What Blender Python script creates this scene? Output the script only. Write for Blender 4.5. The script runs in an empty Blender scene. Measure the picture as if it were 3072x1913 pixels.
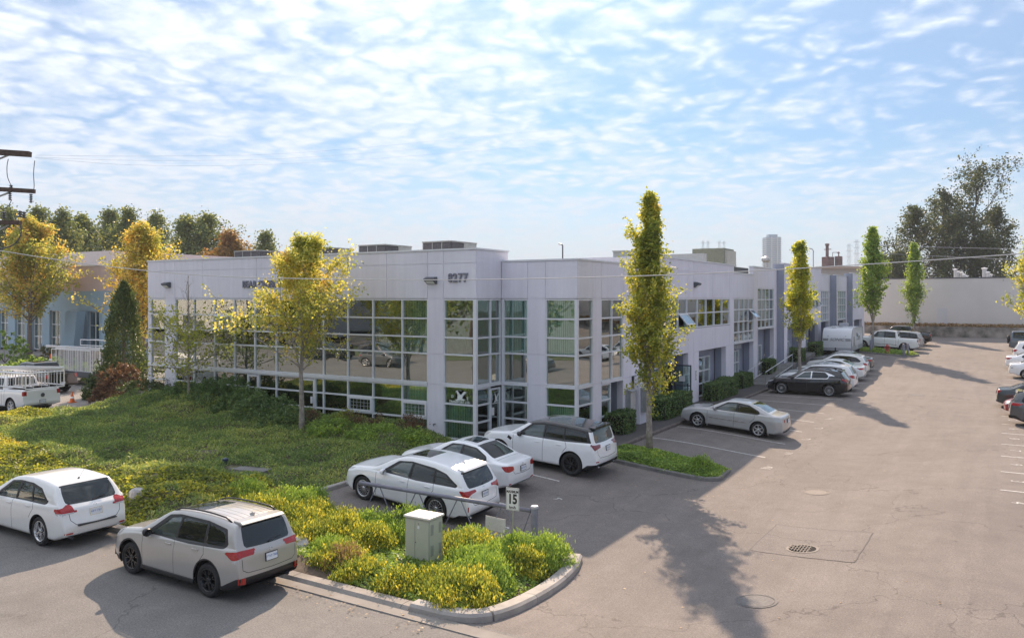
import bpy, math, random
import numpy as np
from mathutils import Vector, Matrix, noise as mnoise

R = math.radians
PI = math.pi
rng = np.random.default_rng(7)
random.seed(7)
sc = bpy.context.scene
COL = sc.collection

# ------------------------------------------------------------------ camera
HC = 6.0
TH = R(31.6)
CT, ST = math.cos(TH), math.sin(TH)
cam_d = bpy.data.cameras.new('camera')
cam = bpy.data.objects.new('camera', cam_d)
COL.objects.link(cam)
cam.location = (0, 0, HC)
cam.rotation_euler = (R(90), 0, TH)
cam_d.sensor_width = 36
cam_d.lens = 2400 / 3072 * 36
cam_d.shift_y = -63.5 / 3072
cam_d.clip_start = 0.1
cam_d.clip_end = 9000
sc.camera = cam

# ------------------------------------------------------------------ sun, sky
SHADOW = Vector((0.765, -1.43, -1.0)).normalized()      # direction the light travels
SUN_EL = math.asin(-SHADOW.z)
SUN_AZ = math.atan2(-SHADOW.x, -SHADOW.y)              # clockwise from +Y
sd = bpy.data.lights.new('sun', 'SUN')
sd.energy = 2.0
sd.angle = R(0.55)
sd.color = (1.0, 0.77, 0.57)
so = bpy.data.objects.new('sun', sd)
COL.objects.link(so)
so.location = (0, 0, 60)
so.rotation_euler = SHADOW.to_track_quat('-Z', 'Y').to_euler()

world = bpy.data.worlds.new('World')
sc.world = world
world.use_nodes = True
wn = world.node_tree
wn.nodes.clear()
L = wn.links.new


def WN(t, **k):
    n = wn.nodes.new(t)
    for a, b in k.items():
        setattr(n, a, b)
    return n


def wmath(op, a, b=None, c=None, clamp=False):
    n = WN('ShaderNodeMath', operation=op)
    n.use_clamp = clamp
    for i, v in enumerate((a, b, c)):
        if v is None:
            continue
        if isinstance(v, (int, float)):
            n.inputs[i].default_value = v
        else:
            L(v, n.inputs[i])
    return n.outputs[0]


sky = WN('ShaderNodeTexSky', sky_type='NISHITA')
sky.sun_disc = False
sky.sun_elevation = SUN_EL
sky.sun_rotation = SUN_AZ
sky.air_density = 1.0
sky.dust_density = 0.4
sky.ozone_density = 2.0
tc = WN('ShaderNodeTexCoord')
sep = WN('ShaderNodeSeparateXYZ')
L(tc.outputs['Generated'], sep.inputs[0])
zc = wmath('MAXIMUM', sep.outputs[2], 0.0)
den = wmath('ADD', zc, 0.15)
px = wmath('DIVIDE', sep.outputs[0], den)
py = wmath('DIVIDE', sep.outputs[1], den)
cmb = WN('ShaderNodeCombineXYZ')
L(px, cmb.inputs[0]); L(py, cmb.inputs[1])


def wnoise(scale, detail, rough, dist=0.0, off=(0, 0, 0), stretch=(1, 1, 1), rot=0.0):
    mp = WN('ShaderNodeMapping')
    mp.inputs['Location'].default_value = off
    mp.inputs['Scale'].default_value = stretch
    mp.inputs['Rotation'].default_value = (0, 0, rot)
    L(cmb.outputs[0], mp.inputs[0])
    n = WN('ShaderNodeTexNoise')
    n.inputs['Scale'].default_value = scale
    n.inputs['Detail'].default_value = detail
    n.inputs['Roughness'].default_value = rough
    n.inputs['Distortion'].default_value = dist
    L(mp.outputs[0], n.inputs['Vector'])
    return n.outputs['Fac']


n_big = wnoise(0.9, 3, 0.5, 0.3, (3.1, 1.7, 0))
n_mid = wnoise(3.6, 8, 0.68, 0.2, (0.4, 5.2, 2), (1.0, 1.0, 1), 0.55)
n_puf = wnoise(9.5, 7, 0.70, 0.15, (7.4, 0.2, 5), (1.0, 1.0, 1), 0.55)
# rounded altocumulus cells, warped so that no two are alike
wv = WN('ShaderNodeTexNoise'); wv.inputs['Scale'].default_value = 4.5; wv.inputs['Detail'].default_value = 4
L(cmb.outputs[0], wv.inputs['Vector'])
wsc = WN('ShaderNodeVectorMath', operation='SCALE'); wsc.inputs['Scale'].default_value = 0.36
L(wv.outputs['Color'], wsc.inputs[0])
wad = WN('ShaderNodeVectorMath', operation='ADD')
L(cmb.outputs[0], wad.inputs[0]); L(wsc.outputs[0], wad.inputs[1])
vor = WN('ShaderNodeTexVoronoi', feature='SMOOTH_F1'); vor.inputs['Scale'].default_value = 9.5; vor.inputs['Smoothness'].default_value = 0.7
vor.inputs['Randomness'].default_value = 1.0
L(wad.outputs[0], vor.inputs['Vector'])
vor.inputs['Scale'].default_value = 11.0
cell = wmath('MULTIPLY_ADD', vor.outputs['Distance'], -1.0, 0.62)
cov = wmath('MULTIPLY_ADD', n_big, 0.50, -0.19)
cov = wmath('ADD', cov, wmath('MULTIPLY_ADD', sep.outputs[0], -0.30, -0.05))     # the veil is thicker towards the sun (west, left of the frame)
s1 = wmath('MULTIPLY_ADD', n_mid, 1.0, cov)
s1 = wmath('MULTIPLY_ADD', cell, 0.75, s1)
s1 = wmath('MULTIPLY_ADD', n_puf, 0.38, s1)
rmp = WN('ShaderNodeMapRange')
rmp.interpolation_type = 'SMOOTHSTEP'
rmp.inputs['From Min'].default_value = 0.60
rmp.inputs['From Max'].default_value = 1.38
rmp.inputs['To Min'].default_value = 0.24
rmp.inputs['To Max'].default_value = 0.90
L(s1, rmp.inputs['Value'])
cloud = rmp.outputs[0]
# milky air near the horizon
hz = WN('ShaderNodeMapRange')
hz.interpolation_type = 'SMOOTHSTEP'
hz.inputs['From Min'].default_value = -0.02
hz.inputs['From Max'].default_value = 0.20
hz.inputs['To Min'].default_value = 0.85
hz.inputs['To Max'].default_value = 0.0
L(zc, hz.inputs['Value'])
inv = wmath('MULTIPLY', wmath('SUBTRACT', 1.0, cloud), wmath('SUBTRACT', 1.0, hz.outputs[0]))
fac = wmath('SUBTRACT', 1.0, inv)
# luminance of the cloud layer rises towards the zenith, as under any thin overcast; thick parts a little greyer
elev = wmath('MULTIPLY_ADD', zc, 2.0, 0.80)
shade = wmath('MULTIPLY', wmath('MULTIPLY_ADD', n_mid, -0.10, 1.05), elev)
skyg = WN('ShaderNodeMixRGB', blend_type='MULTIPLY')
skyg.inputs[0].default_value = 1.0
skyg.inputs[2].default_value = (0.38, 0.72, 0.98, 1)
L(sky.outputs[0], skyg.inputs[1])
cloudc = WN('ShaderNodeMixRGB', blend_type='MULTIPLY')
cloudc.inputs[0].default_value = 1.0
cloudc.inputs[1].default_value = (0.350, 0.366, 0.400, 1)
L(shade, cloudc.inputs[2])
bg1 = WN('ShaderNodeBackground'); bg1.inputs[1].default_value = 0.0262
L(skyg.outputs[0], bg1.inputs[0])
bg2 = WN('ShaderNodeBackground'); bg2.inputs[1].default_value = 0.655
L(cloudc.outputs[0], bg2.inputs[0])
mx = WN('ShaderNodeMixShader')
L(fac, mx.inputs[0]); L(bg1.outputs[0], mx.inputs[1]); L(bg2.outputs[0], mx.inputs[2])
wo = WN('ShaderNodeOutputWorld')
L(mx.outputs[0], wo.inputs[0])

sc.view_settings.view_transform = 'Standard'
sc.view_settings.look = 'None'
sc.view_settings.gamma = 1
sc.view_settings.use_curve_mapping = False
sc.view_settings.exposure = 1.92
sc.cycles.max_bounces = 6
sc.cycles.diffuse_bounces = 2
sc.cycles.glossy_bounces = 3
sc.cycles.transparent_max_bounces = 12
sc.cycles.transmission_bounces = 4


# ------------------------------------------------------------------ ground relief
def ss(a, b, t):
    t = max(0., min(1., (t - a) / (b - a)))
    return t * t * (3 - 2 * t)


def gz(x, y):
    """height of the paved ground: it falls from the kerb by the building towards a drain, and climbs to the north"""
    xk = -18.6 + max(0, min(14, y - 18)) * .4
    d = -.42 * ss(0, 6.6, x - xk)
    d *= 1 - ss(-6, 0, x)
    d *= 1 - ss(36, 50, y)
    d *= ss(11, 16, y)
    if y > 50:
        q = min(y, 80) - 50
        d += .001 * q * q
        if y > 80:
            d += .02 * (min(y, 106) - 80)
        if x < -8:
            d += .05 * min(-8 - x, 6) * ss(55, 76, y)
    return d


def at(u, t):
    """a point on the ground plan: picture column u (of 3072) at t metres along the view axis"""
    a = (u - 1536) / 2400
    return (t * (a * CT - ST), t * (a * ST + CT))


def zat(v, t):
    return HC - (v - 893) * t / 2400


# ------------------------------------------------------------------ materials
MATS = {}


class NT:
    def __init__(self, m):
        self.t = m.node_tree
        self.n = self.t.nodes
        self.l = self.t.links.new

    def node(self, ty, **k):
        n = self.n.new(ty)
        for a, b in k.items():
            if a.startswith('i_'):
                n.inputs[a[2:].replace('_', ' ')].default_value = b
            else:
                setattr(n, a, b)
        return n


def mat(name, col, rough=0.6, metal=0.0, spec=0.5, noise=0.0, nscale=6.0, ndetail=4, bump=0.0, bscale=60.0,
        coat=0.0, col2=None, streak=0.0, emit=None, grain=0.0, gscale=200.0, trans=0.0):
    if name in MATS:
        return MATS[name]
    m = bpy.data.materials.new(name)
    m.use_nodes = True
    t = NT(m)
    b = t.n['Principled BSDF']
    b.inputs['Roughness'].default_value = rough
    b.inputs['Metallic'].default_value = metal
    b.inputs['Specular IOR Level'].default_value = spec
    if coat:
        b.inputs['Coat Weight'].default_value = coat
        b.inputs['Coat Roughness'].default_value = 0.03
    c = (*col, 1)
    b.inputs['Base Color'].default_value = c
    tcn = t.node('ShaderNodeTexCoord')
    if noise or col2:
        nz = t.node('ShaderNodeTexNoise')
        nz.inputs['Scale'].default_value = nscale
        nz.inputs['Detail'].default_value = ndetail
        nz.inputs['Roughness'].default_value = 0.6
        t.l(tcn.outputs['Object'], nz.inputs['Vector'])
        r = t.node('ShaderNodeValToRGB')
        c2 = col2 if col2 else tuple(v * (1 - noise) for v in col)
        r.color_ramp.elements[0].position = 0.33
        r.color_ramp.elements[0].color = (*c2, 1)
        r.color_ramp.elements[1].position = 0.67
        r.color_ramp.elements[1].color = tuple(min(1, v * (1 + noise * .5)) for v in col) + (1,)
        t.l(nz.outputs['Fac'], r.inputs[0])
        out = r.outputs[0]
        if grain:
            g = t.node('ShaderNodeTexNoise')
            g.inputs['Scale'].default_value = gscale
            g.inputs['Detail'].default_value = 2
            t.l(tcn.outputs['Object'], g.inputs['Vector'])
            mr = t.node('ShaderNodeMapRange')
            mr.inputs['From Min'].default_value = .25
            mr.inputs['From Max'].default_value = .75
            mr.inputs['To Min'].default_value = 1 - grain
            mr.inputs['To Max'].default_value = 1 + grain
            t.l(g.outputs['Fac'], mr.inputs['Value'])
            mm = t.node('ShaderNodeMixRGB', blend_type='MULTIPLY')
            mm.inputs[0].default_value = 1
            t.l(out, mm.inputs[1]); t.l(mr.outputs[0], mm.inputs[2])
            out = mm.outputs[0]
        if streak:      # rain wash running down the wall
            mp = t.node('ShaderNodeMapping'); mp.inputs['Scale'].default_value = (2.6, 2.6, .16)
            t.l(tcn.outputs['Object'], mp.inputs[0])
            g = t.node('ShaderNodeTexNoise'); g.inputs['Scale'].default_value = 1.6; g.inputs['Detail'].default_value = 6; g.inputs['Roughness'].default_value = .65
            t.l(mp.outputs[0], g.inputs['Vector'])
            mr = t.node('ShaderNodeMapRange')
            mr.inputs['From Min'].default_value = .35; mr.inputs['From Max'].default_value = .72
            mr.inputs['To Min'].default_value = 1.02; mr.inputs['To Max'].default_value = 1 - streak
            t.l(g.outputs['Fac'], mr.inputs['Value'])
            mm = t.node('ShaderNodeMixRGB', blend_type='MULTIPLY'); mm.inputs[0].default_value = 1
            t.l(out, mm.inputs[1]); t.l(mr.outputs[0], mm.inputs[2]); out = mm.outputs[0]
        t.l(out, b.inputs['Base Color'])
    if bump:
        nb = t.node('ShaderNodeTexNoise')
        nb.inputs['Scale'].default_value = bscale
        nb.inputs['Detail'].default_value = 3
        t.l(tcn.outputs['Object'], nb.inputs['Vector'])
        bp = t.node('ShaderNodeBump')
        bp.inputs['Strength'].default_value = bump
        bp.inputs['Distance'].default_value = 0.02
        t.l(nb.outputs['Fac'], bp.inputs['Height'])
        t.l(bp.outputs[0], b.inputs['Normal'])
    if emit:
        b.inputs['Emission Color'].default_value = (*emit[:3], 1)
        b.inputs['Emission Strength'].default_value = emit[3]
    MATS[name] = m
    return m


def leafmat(name, stops, patch=None, pscale=0.7, translucent=0.45, rough=0.5):
    """stops: list of (pos, colour) picked per leaf; patch: (colour, amount) blended in by a large noise"""
    if name in MATS:
        return MATS[name]
    m = bpy.data.materials.new(name)
    m.use_nodes = True
    t = NT(m)
    b = t.n['Principled BSDF']
    out = t.n['Material Output']
    geo = t.node('ShaderNodeNewGeometry')
    tcn = t.node('ShaderNodeTexCoord')
    nz = t.node('ShaderNodeTexNoise')
    nz.inputs['Scale'].default_value = pscale
    nz.inputs['Detail'].default_value = 4
    t.l(tcn.outputs['Object'], nz.inputs['Vector'])
    mr0 = t.node('ShaderNodeMapRange')
    mr0.inputs['From Min'].default_value = .3
    mr0.inputs['From Max'].default_value = .7
    t.l(nz.outputs['Fac'], mr0.inputs['Value'])
    mixf = t.node('ShaderNodeMath', operation='MULTIPLY_ADD')
    mixf.inputs[1].default_value = 0.55
    t.l(geo.outputs['Random Per Island'], mixf.inputs[0])
    h = t.node('ShaderNodeMath', operation='MULTIPLY')
    h.inputs[1].default_value = 0.45
    t.l(mr0.outputs[0], h.inputs[0])
    t.l(h.outputs[0], mixf.inputs[2])
    r = t.node('ShaderNodeValToRGB')
    els = r.color_ramp.elements
    while len(els) < len(stops):
        els.new(0.5)
    for e, (p, c) in zip(els, stops):
        e.position = p
        e.color = (*c, 1)
    t.l(mixf.outputs[0], r.inputs[0])
    colout = r.outputs[0]
    if patch:
        n2 = t.node('ShaderNodeTexNoise')
        n2.inputs['Scale'].default_value = pscale * .8
        n2.inputs['Detail'].default_value = 3
        mp = t.node('ShaderNodeMapping')
        mp.inputs['Location'].default_value = (13, 5, 2)
        t.l(tcn.outputs['Object'], mp.inputs[0])
        t.l(mp.outputs[0], n2.inputs['Vector'])
        m2 = t.node('ShaderNodeMapRange')
        m2.inputs['From Min'].default_value = patch[2]
        m2.inputs['From Max'].default_value = patch[2] + .1
        m2.inputs['To Max'].default_value = patch[1]
        t.l(n2.outputs['Fac'], m2.inputs['Value'])
        mm = t.node('ShaderNodeMixRGB')
        mm.inputs[2].default_value = (*patch[0], 1)
        t.l(m2.outputs[0], mm.inputs[0]); t.l(colout, mm.inputs[1])
        colout = mm.outputs[0]
    t.l(colout, b.inputs['Base Color'])
    b.inputs['Roughness'].default_value = rough
    b.inputs['Specular IOR Level'].default_value = 0.35
    tr = t.node('ShaderNodeBsdfTranslucent')
    br = t.node('ShaderNodeMixRGB', blend_type='MULTIPLY')
    br.inputs[0].default_value = 1
    br.inputs[2].default_value = (1.5, 1.45, 0.95, 1)
    t.l(colout, br.inputs[1])
    t.l(br.outputs[0], tr.inputs['Color'])
    ms = t.node('ShaderNodeMixShader')
    ms.inputs[0].default_value = translucent
    t.l(b.outputs[0], ms.inputs[1]); t.l(tr.outputs[0], ms.inputs[2])
    t.l(ms.outputs[0], out.inputs['Surface'])
    MATS[name] = m
    return m


def glassmat(name, tint, refl=0.25, rough=0.01, dark=False):
    if name in MATS:
        return MATS[name]
    m = bpy.data.materials.new(name)
    m.use_nodes = True
    t = NT(m)
    out = t.n['Material Output']
    t.n.remove(t.n['Principled BSDF'])
    if dark:
        a = t.node('ShaderNodeBsdfDiffuse')
        a.inputs[0].default_value = (*tint, 1)
    else:
        a = t.node('ShaderNodeBsdfTransparent')
        a.inputs[0].default_value = (*tint, 1)
    g = t.node('ShaderNodeBsdfGlossy')
    g.inputs['Color'].default_value = (.92, .97, .95, 1)
    g.inputs['Roughness'].default_value = rough
    # the panes are never quite flat
    tcn = t.node('ShaderNodeTexCoord')
    nz = t.node('ShaderNodeTexNoise')
    nz.inputs['Scale'].default_value = 0.9
    nz.inputs['Detail'].default_value = 1
    t.l(tcn.outputs['Object'], nz.inputs['Vector'])
    bp = t.node('ShaderNodeBump')
    bp.inputs['Strength'].default_value = 0.12
    bp.inputs['Distance'].default_value = 0.03
    t.l(nz.outputs['Fac'], bp.inputs['Height'])
    t.l(bp.outputs[0], g.inputs['Normal'])
    fr = t.node('ShaderNodeFresnel')
    fr.inputs['IOR'].default_value = 1.5
    ad = t.node('ShaderNodeMath', operation='MULTIPLY_ADD')
    ad.use_clamp = True
    ad.inputs[1].default_value = 1.6
    ad.inputs[2].default_value = refl
    t.l(fr.outputs[0], ad.inputs[0])
    ms = t.node('ShaderNodeMixShader')
    t.l(ad.outputs[0], ms.inputs[0]); t.l(a.outputs[0], ms.inputs[1]); t.l(g.outputs[0], ms.inputs[2])
    t.l(ms.outputs[0], out.inputs['Surface'])
    MATS[name] = m
    return m


# ------------------------------------------------------------------ object helpers
def tag(o, label=None, cat=None, group=None, kind=None):
    if label: o['label'] = label
    if cat: o['category'] = cat
    if group: o['group'] = group
    if kind: o['kind'] = kind
    return o


def empty(name, loc=(0, 0, 0), rz=0.0, **k):
    o = bpy.data.objects.new(name, None)
    o.empty_display_size = .3
    COL.objects.link(o)
    o.location = loc
    o.rotation_euler = (0, 0, rz)
    return tag(o, **k)


def link_mesh(name, me, parent=None, mats=(), loc=None):
    for m in mats:
        me.materials.append(m)
    o = bpy.data.objects.new(name, me)
    COL.objects.link(o)
    if parent is not None:
        o.parent = parent
    if loc is not None:
        o.location = loc
    return o


class MB:
    """collects shapes and links them as one mesh object"""

    def __init__(self):
        self.v = []; self.f = []; self.m = []; self.s = []
        self.mi = 0; self.sm = False

    def add(self, vs, fs):
        o = len(self.v)
        self.v += [tuple(p) for p in vs]
        for f in fs:
            self.f.append([i + o for i in f]); self.m.append(self.mi); self.s.append(self.sm)

    def box(self, c, s, rz=0.0, rx=0.0, ry=0.0, taper=1.0):
        hx, hy, hz = s[0] / 2, s[1] / 2, s[2] / 2
        vs = []
        for z in (-1, 1):
            k = taper if z > 0 else 1
            for x, y in ((-1, -1), (1, -1), (1, 1), (-1, 1)):
                vs.append(Vector((x * hx * k, y * hy * k, z * hz)))
        M = Matrix.Rotation(rz, 3, 'Z') @ Matrix.Rotation(ry, 3, 'Y') @ Matrix.Rotation(rx, 3, 'X')
        c = Vector(c)
        self.add([M @ v + c for v in vs], [(0, 3, 2, 1), (4, 5, 6, 7), (0, 1, 5, 4), (1, 2, 6, 5), (2, 3, 7, 6), (3, 0, 4, 7)])
        return self

    def b(self, x0, x1, y0, y1, z0, z1):
        return self.box(((x0 + x1) / 2, (y0 + y1) / 2, (z0 + z1) / 2), (abs(x1 - x0), abs(y1 - y0), abs(z1 - z0)))

    def tube(self, pts, r, n=8, cap=True):
        pts = [Vector(p) for p in pts]
        rs = r if isinstance(r, (list, tuple)) else [r] * len(pts)
        rings = []
        up = None
        for i, p in enumerate(pts):
            if i == 0: d = pts[1] - p
            elif i == len(pts) - 1: d = p - pts[i - 1]
            else: d = (pts[i + 1] - pts[i - 1])
            d.normalize()
            if up is None:
                up = Vector((0, 0, 1)) if abs(d.z) < .9 else Vector((1, 0, 0))
            a = d.cross(up)
            if a.length < 1e-5:
                a = d.cross(Vector((0, 1, 0)))
            a.normalize()
            b2 = a.cross(d).normalized()
            up = b2
            rings.append([p + (a * math.cos(2 * PI * k / n) + b2 * math.sin(2 * PI * k / n)) * rs[i] for k in range(n)])
        vs = [v for g in rings for v in g]
        fs = []
        for i in range(len(pts) - 1):
            for k in range(n):
                fs.append((i * n + k, i * n + (k + 1) % n, (i + 1) * n + (k + 1) % n, (i + 1) * n + k))
        if cap:
            fs.append(tuple(reversed(range(n))))
            fs.append(tuple(range((len(pts) - 1) * n, len(pts) * n)))
        self.add(vs, fs)
        return self

    def lathe(self, prof, c=(0, 0, 0), axis='Z', n=24, closed=False):
        """prof: (r, h) pairs"""
        vs = []
        for r, h in prof:
            for k in range(n):
                a = 2 * PI * k / n
                x, y = r * math.cos(a), r * math.sin(a)
                if axis == 'Z': p = (x, y, h)
                elif axis == 'Y': p = (x, h, y)
                else: p = (h, x, y)
                vs.append((p[0] + c[0], p[1] + c[1], p[2] + c[2]))
        fs = []
        m = len(prof)
        for i in range(m - 1 + (1 if closed else 0)):
            j = (i + 1) % m
            for k in range(n):
                q = (i * n + k, i * n + (k + 1) % n, j * n + (k + 1) % n, j * n + k)
                fs.append(q if axis != 'Y' else tuple(reversed(q)))
        self.add(vs, fs)
        return self

    def prism(self, poly, h0, h1, plane='XY', c=(0, 0, 0)):
        n = len(poly)

        def P(a, b2, h):
            if plane == 'XY': return (a + c[0], b2 + c[1], h + c[2])
            if plane == 'XZ': return (a + c[0], h + c[1], b2 + c[2])
            return (h + c[0], a + c[1], b2 + c[2])
        vs = [P(a, b2, h0) for a, b2 in poly] + [P(a, b2, h1) for a, b2 in poly]
        fs = [tuple(reversed(range(n))), tuple(range(n, 2 * n))]
        for i in range(n):
            j = (i + 1) % n
            fs.append((i, j, n + j, n + i))
        self.add(vs, fs)
        return self

    def quad(self, a, b2, c, d):
        self.add([a, b2, c, d], [(0, 1, 2, 3)])
        return self

    def build(self, name, mats, parent=None, off=None, smooth=None, **k):
        me = bpy.data.meshes.new(name)
        v = self.v
        if off is not None:
            v = [(p[0] - off[0], p[1] - off[1], p[2] - off[2]) for p in v]
        me.from_pydata(v, [], self.f)
        if not isinstance(mats, (list, tuple)): mats = [mats]
        o = link_mesh(name, me, parent, mats)
        if len(mats) > 1:
            me.polygons.foreach_set('material_index', self.m)
        if smooth is None:
            me.polygons.foreach_set('use_smooth', self.s)
        else:
            me.polygons.foreach_set('use_smooth', [smooth] * len(self.f))
        me.update()
        return tag(o, **k)


def bevel(o, w=0.01, seg=2):
    md = o.modifiers.new('bevel', 'BEVEL')
    md.width = w; md.segments = seg; md.limit_method = 'ANGLE'; md.angle_limit = R(40)
    return o


def quads_mesh(name, V, mt, parent=None, loc=None, smooth=False):
    """V: (n,4,3) array, every quad an island"""
    n = len(V)
    me = bpy.data.meshes.new(name)
    me.vertices.add(n * 4)
    me.vertices.foreach_set('co', V.reshape(-1).astype(np.float32))
    me.loops.add(n * 4)
    me.loops.foreach_set('vertex_index', np.arange(n * 4, dtype=np.int32))
    me.polygons.add(n)
    me.polygons.foreach_set('loop_start', np.arange(0, n * 4, 4, dtype=np.int32))
    me.update(calc_edges=True)
    return link_mesh(name, me, parent, [mt], loc)


def text_mesh(name, s, size, mt, parent=None, loc=(0, 0, 0), rot=(0, 0, 0), extrude=0.0, offset=0.0, align='CENTER', sx=1.0, shear=0.0):
    cu = bpy.data.curves.new(name, 'FONT')
    cu.body = s
    cu.size = size
    cu.extrude = extrude
    cu.offset = offset
    cu.shear = shear
    cu.align_x = align
    cu.align_y = 'CENTER'
    cu.resolution_u = 3
    tmp = bpy.data.objects.new('tmp', cu)
    COL.objects.link(tmp)
    dg = bpy.context.evaluated_depsgraph_get()
    me = bpy.data.meshes.new_from_object(tmp.evaluated_get(dg))
    COL.objects.unlink(tmp)
    bpy.data.objects.remove(tmp)
    me.name = name
    me.materials.clear()
    o = link_mesh(name, me, parent, [mt], loc)
    o.rotation_euler = rot
    o.scale = (sx, 1, 1)
    return o


def copy_tree(o, parent=None):
    c = o.copy()
    COL.objects.link(c)
    c.parent = parent
    for ch in o.children:
        copy_tree(ch, c)
    return c
# ------------------------------------------------------------------ palette
M_WALL = mat('lavender_stucco', (0.79, 0.76, 0.825), 0.85, streak=.07, noise=0.05, nscale=0.6, bump=0.25, bscale=45, grain=0.05, gscale=60)
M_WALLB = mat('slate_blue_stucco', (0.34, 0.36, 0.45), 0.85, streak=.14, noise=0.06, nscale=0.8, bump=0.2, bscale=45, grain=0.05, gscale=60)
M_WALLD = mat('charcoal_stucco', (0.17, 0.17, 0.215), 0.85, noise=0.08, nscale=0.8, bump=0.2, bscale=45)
M_COPING = mat('white_metal_coping', (0.74, 0.74, 0.76), 0.4, noise=0.05)
M_FRAME = mat('white_window_frame', (0.74, 0.74, 0.77), 0.4, noise=0.04)
M_GLASS = glassmat('green_tinted_glass', (0.84, 0.96, 0.93), 0.19)
M_GLASSR = glassmat('reflective_side_glass', (0.74, 0.92, 0.89), 0.18)
M_SPAN = glassmat('spandrel_glass', (0.035, 0.05, 0.045), 0.34, dark=True)
M_BLIND = mat('pale_green_vertical_blind', (0.70, 0.90, 0.85), 0.8, noise=0.1, nscale=3)
M_CURTAIN = mat('cream_curtain', (0.80, 0.82, 0.76), 0.8, noise=0.05)
M_ROOM = mat('dim_room', (0.30, 0.29, 0.27), 0.9, noise=0.3)
M_ROOF = mat('roof_membrane', (0.42, 0.42, 0.42), 0.9, noise=0.2)
M_DGREY = mat('dark_grey_metal', (0.09, 0.095, 0.11), 0.5)
M_LETTER = mat('grey_sign_letters', (0.20, 0.20, 0.25), 0.5)
M_WHITE = mat('white_paint', (0.78, 0.78, 0.78), 0.5, noise=0.04)
M_BLACK = mat('black_plastic', (0.018, 0.018, 0.02), 0.45)
M_RUBBER = mat('tyre_rubber', (0.022, 0.022, 0.023), 0.75, noise=0.3, nscale=20)
M_ALLOY = mat('silver_alloy', (0.62, 0.62, 0.63), 0.25, metal=0.85)
M_BLKALLOY = mat('black_alloy', (0.02, 0.02, 0.022), 0.25, metal=0.3, coat=0.4)
M_WELL = mat('wheel_well', (0.008, 0.008, 0.009), 0.9)
M_CARGLASS = glassmat('car_window_glass', (0.012, 0.014, 0.015), 0.0, dark=True)
M_CARGLASSL = glassmat('car_clear_window_glass', (0.05, 0.065, 0.065), 0.04, dark=True)
M_CHROME = mat('chrome', (0.75, 0.75, 0.76), 0.12, metal=1.0)
M_RED = mat('red_lamp_lens', (0.42, 0.012, 0.012), 0.12, coat=0.6, noise=0.3, nscale=25)
M_DRED = mat('dark_red_lamp_lens', (0.20, 0.01, 0.014), 0.12, coat=0.6, noise=0.3, nscale=25)
M_CLEAR = mat('clear_lamp_lens', (0.55, 0.55, 0.55), 0.1, coat=0.6, noise=0.25, nscale=30)
M_PLATE = mat('license_plate_white', (0.74, 0.76, 0.80), 0.5)
M_PLTXT = mat('plate_blue_print', (0.10, 0.20, 0.50), 0.5)
M_STEEL = mat('galvanised_steel', (0.45, 0.46, 0.47), 0.45, metal=0.6, noise=0.15)
M_BARK = mat('grey_brown_bark', (0.25, 0.20, 0.165), 0.9, noise=0.35, nscale=9, bump=0.5, bscale=30)
M_BARKP = mat('pale_birch_like_bark', (0.36, 0.31, 0.27), 0.9, noise=0.4, nscale=7, bump=0.5, bscale=30)
M_BARKD = mat('dark_bark', (0.075, 0.06, 0.055), 0.9, noise=0.3, nscale=6)
M_SOIL = mat('soil', (0.10, 0.075, 0.055), 0.95, noise=0.4, nscale=4, bump=0.5, bscale=30)
M_CONC = mat('concrete', (0.38, 0.35, 0.32), 0.85, noise=0.22, nscale=1.8, bump=0.3, bscale=50, grain=0.10, gscale=90)
M_CONCD = mat('grey_old_concrete', (0.21, 0.20, 0.19), 0.9, noise=0.35, nscale=1.5, bump=0.3, bscale=40, grain=0.12, gscale=70)
M_LINE = mat('worn_white_marking', (0.62, 0.60, 0.57), 0.7, noise=0.3, nscale=14, col2=(0.36, 0.35, 0.33))
M_ROCK = mat('pale_granite', (0.42, 0.41, 0.40), 0.85, noise=0.35, nscale=6, bump=0.7, bscale=18)


def carpaint(name, col, metal=0.0, rough=0.28):
    return mat(name, col, rough, metal=metal, coat=1.0, noise=0.02)


P_WHITE = carpaint('white_car_paint', (0.86, 0.86, 0.86))
P_PEARL = carpaint('pearl_white_car_paint', (0.82, 0.81, 0.785))
P_SILVER = carpaint('silver_car_paint', (0.46, 0.44, 0.415), 0.3, 0.32)
P_SILVER2 = carpaint('light_silver_car_paint', (0.50, 0.495, 0.49), 0.3, 0.32)
P_BLACK = carpaint('black_car_paint', (0.006, 0.006, 0.008), 0.0, 0.12)
P_DGREY = carpaint('dark_grey_car_paint', (0.10, 0.105, 0.11), 0.3)
P_DGREEN = carpaint('dark_green_grey_car_paint', (0.035, 0.045, 0.048), 0.2)
P_RED = carpaint('red_car_paint', (0.32, 0.035, 0.04))
P_BLUEG = carpaint('blue_grey_car_paint', (0.10, 0.14, 0.18), 0.3)
P_PALE = carpaint('pale_blue_silver_car_paint', (0.50, 0.56, 0.60), 0.3)


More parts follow.
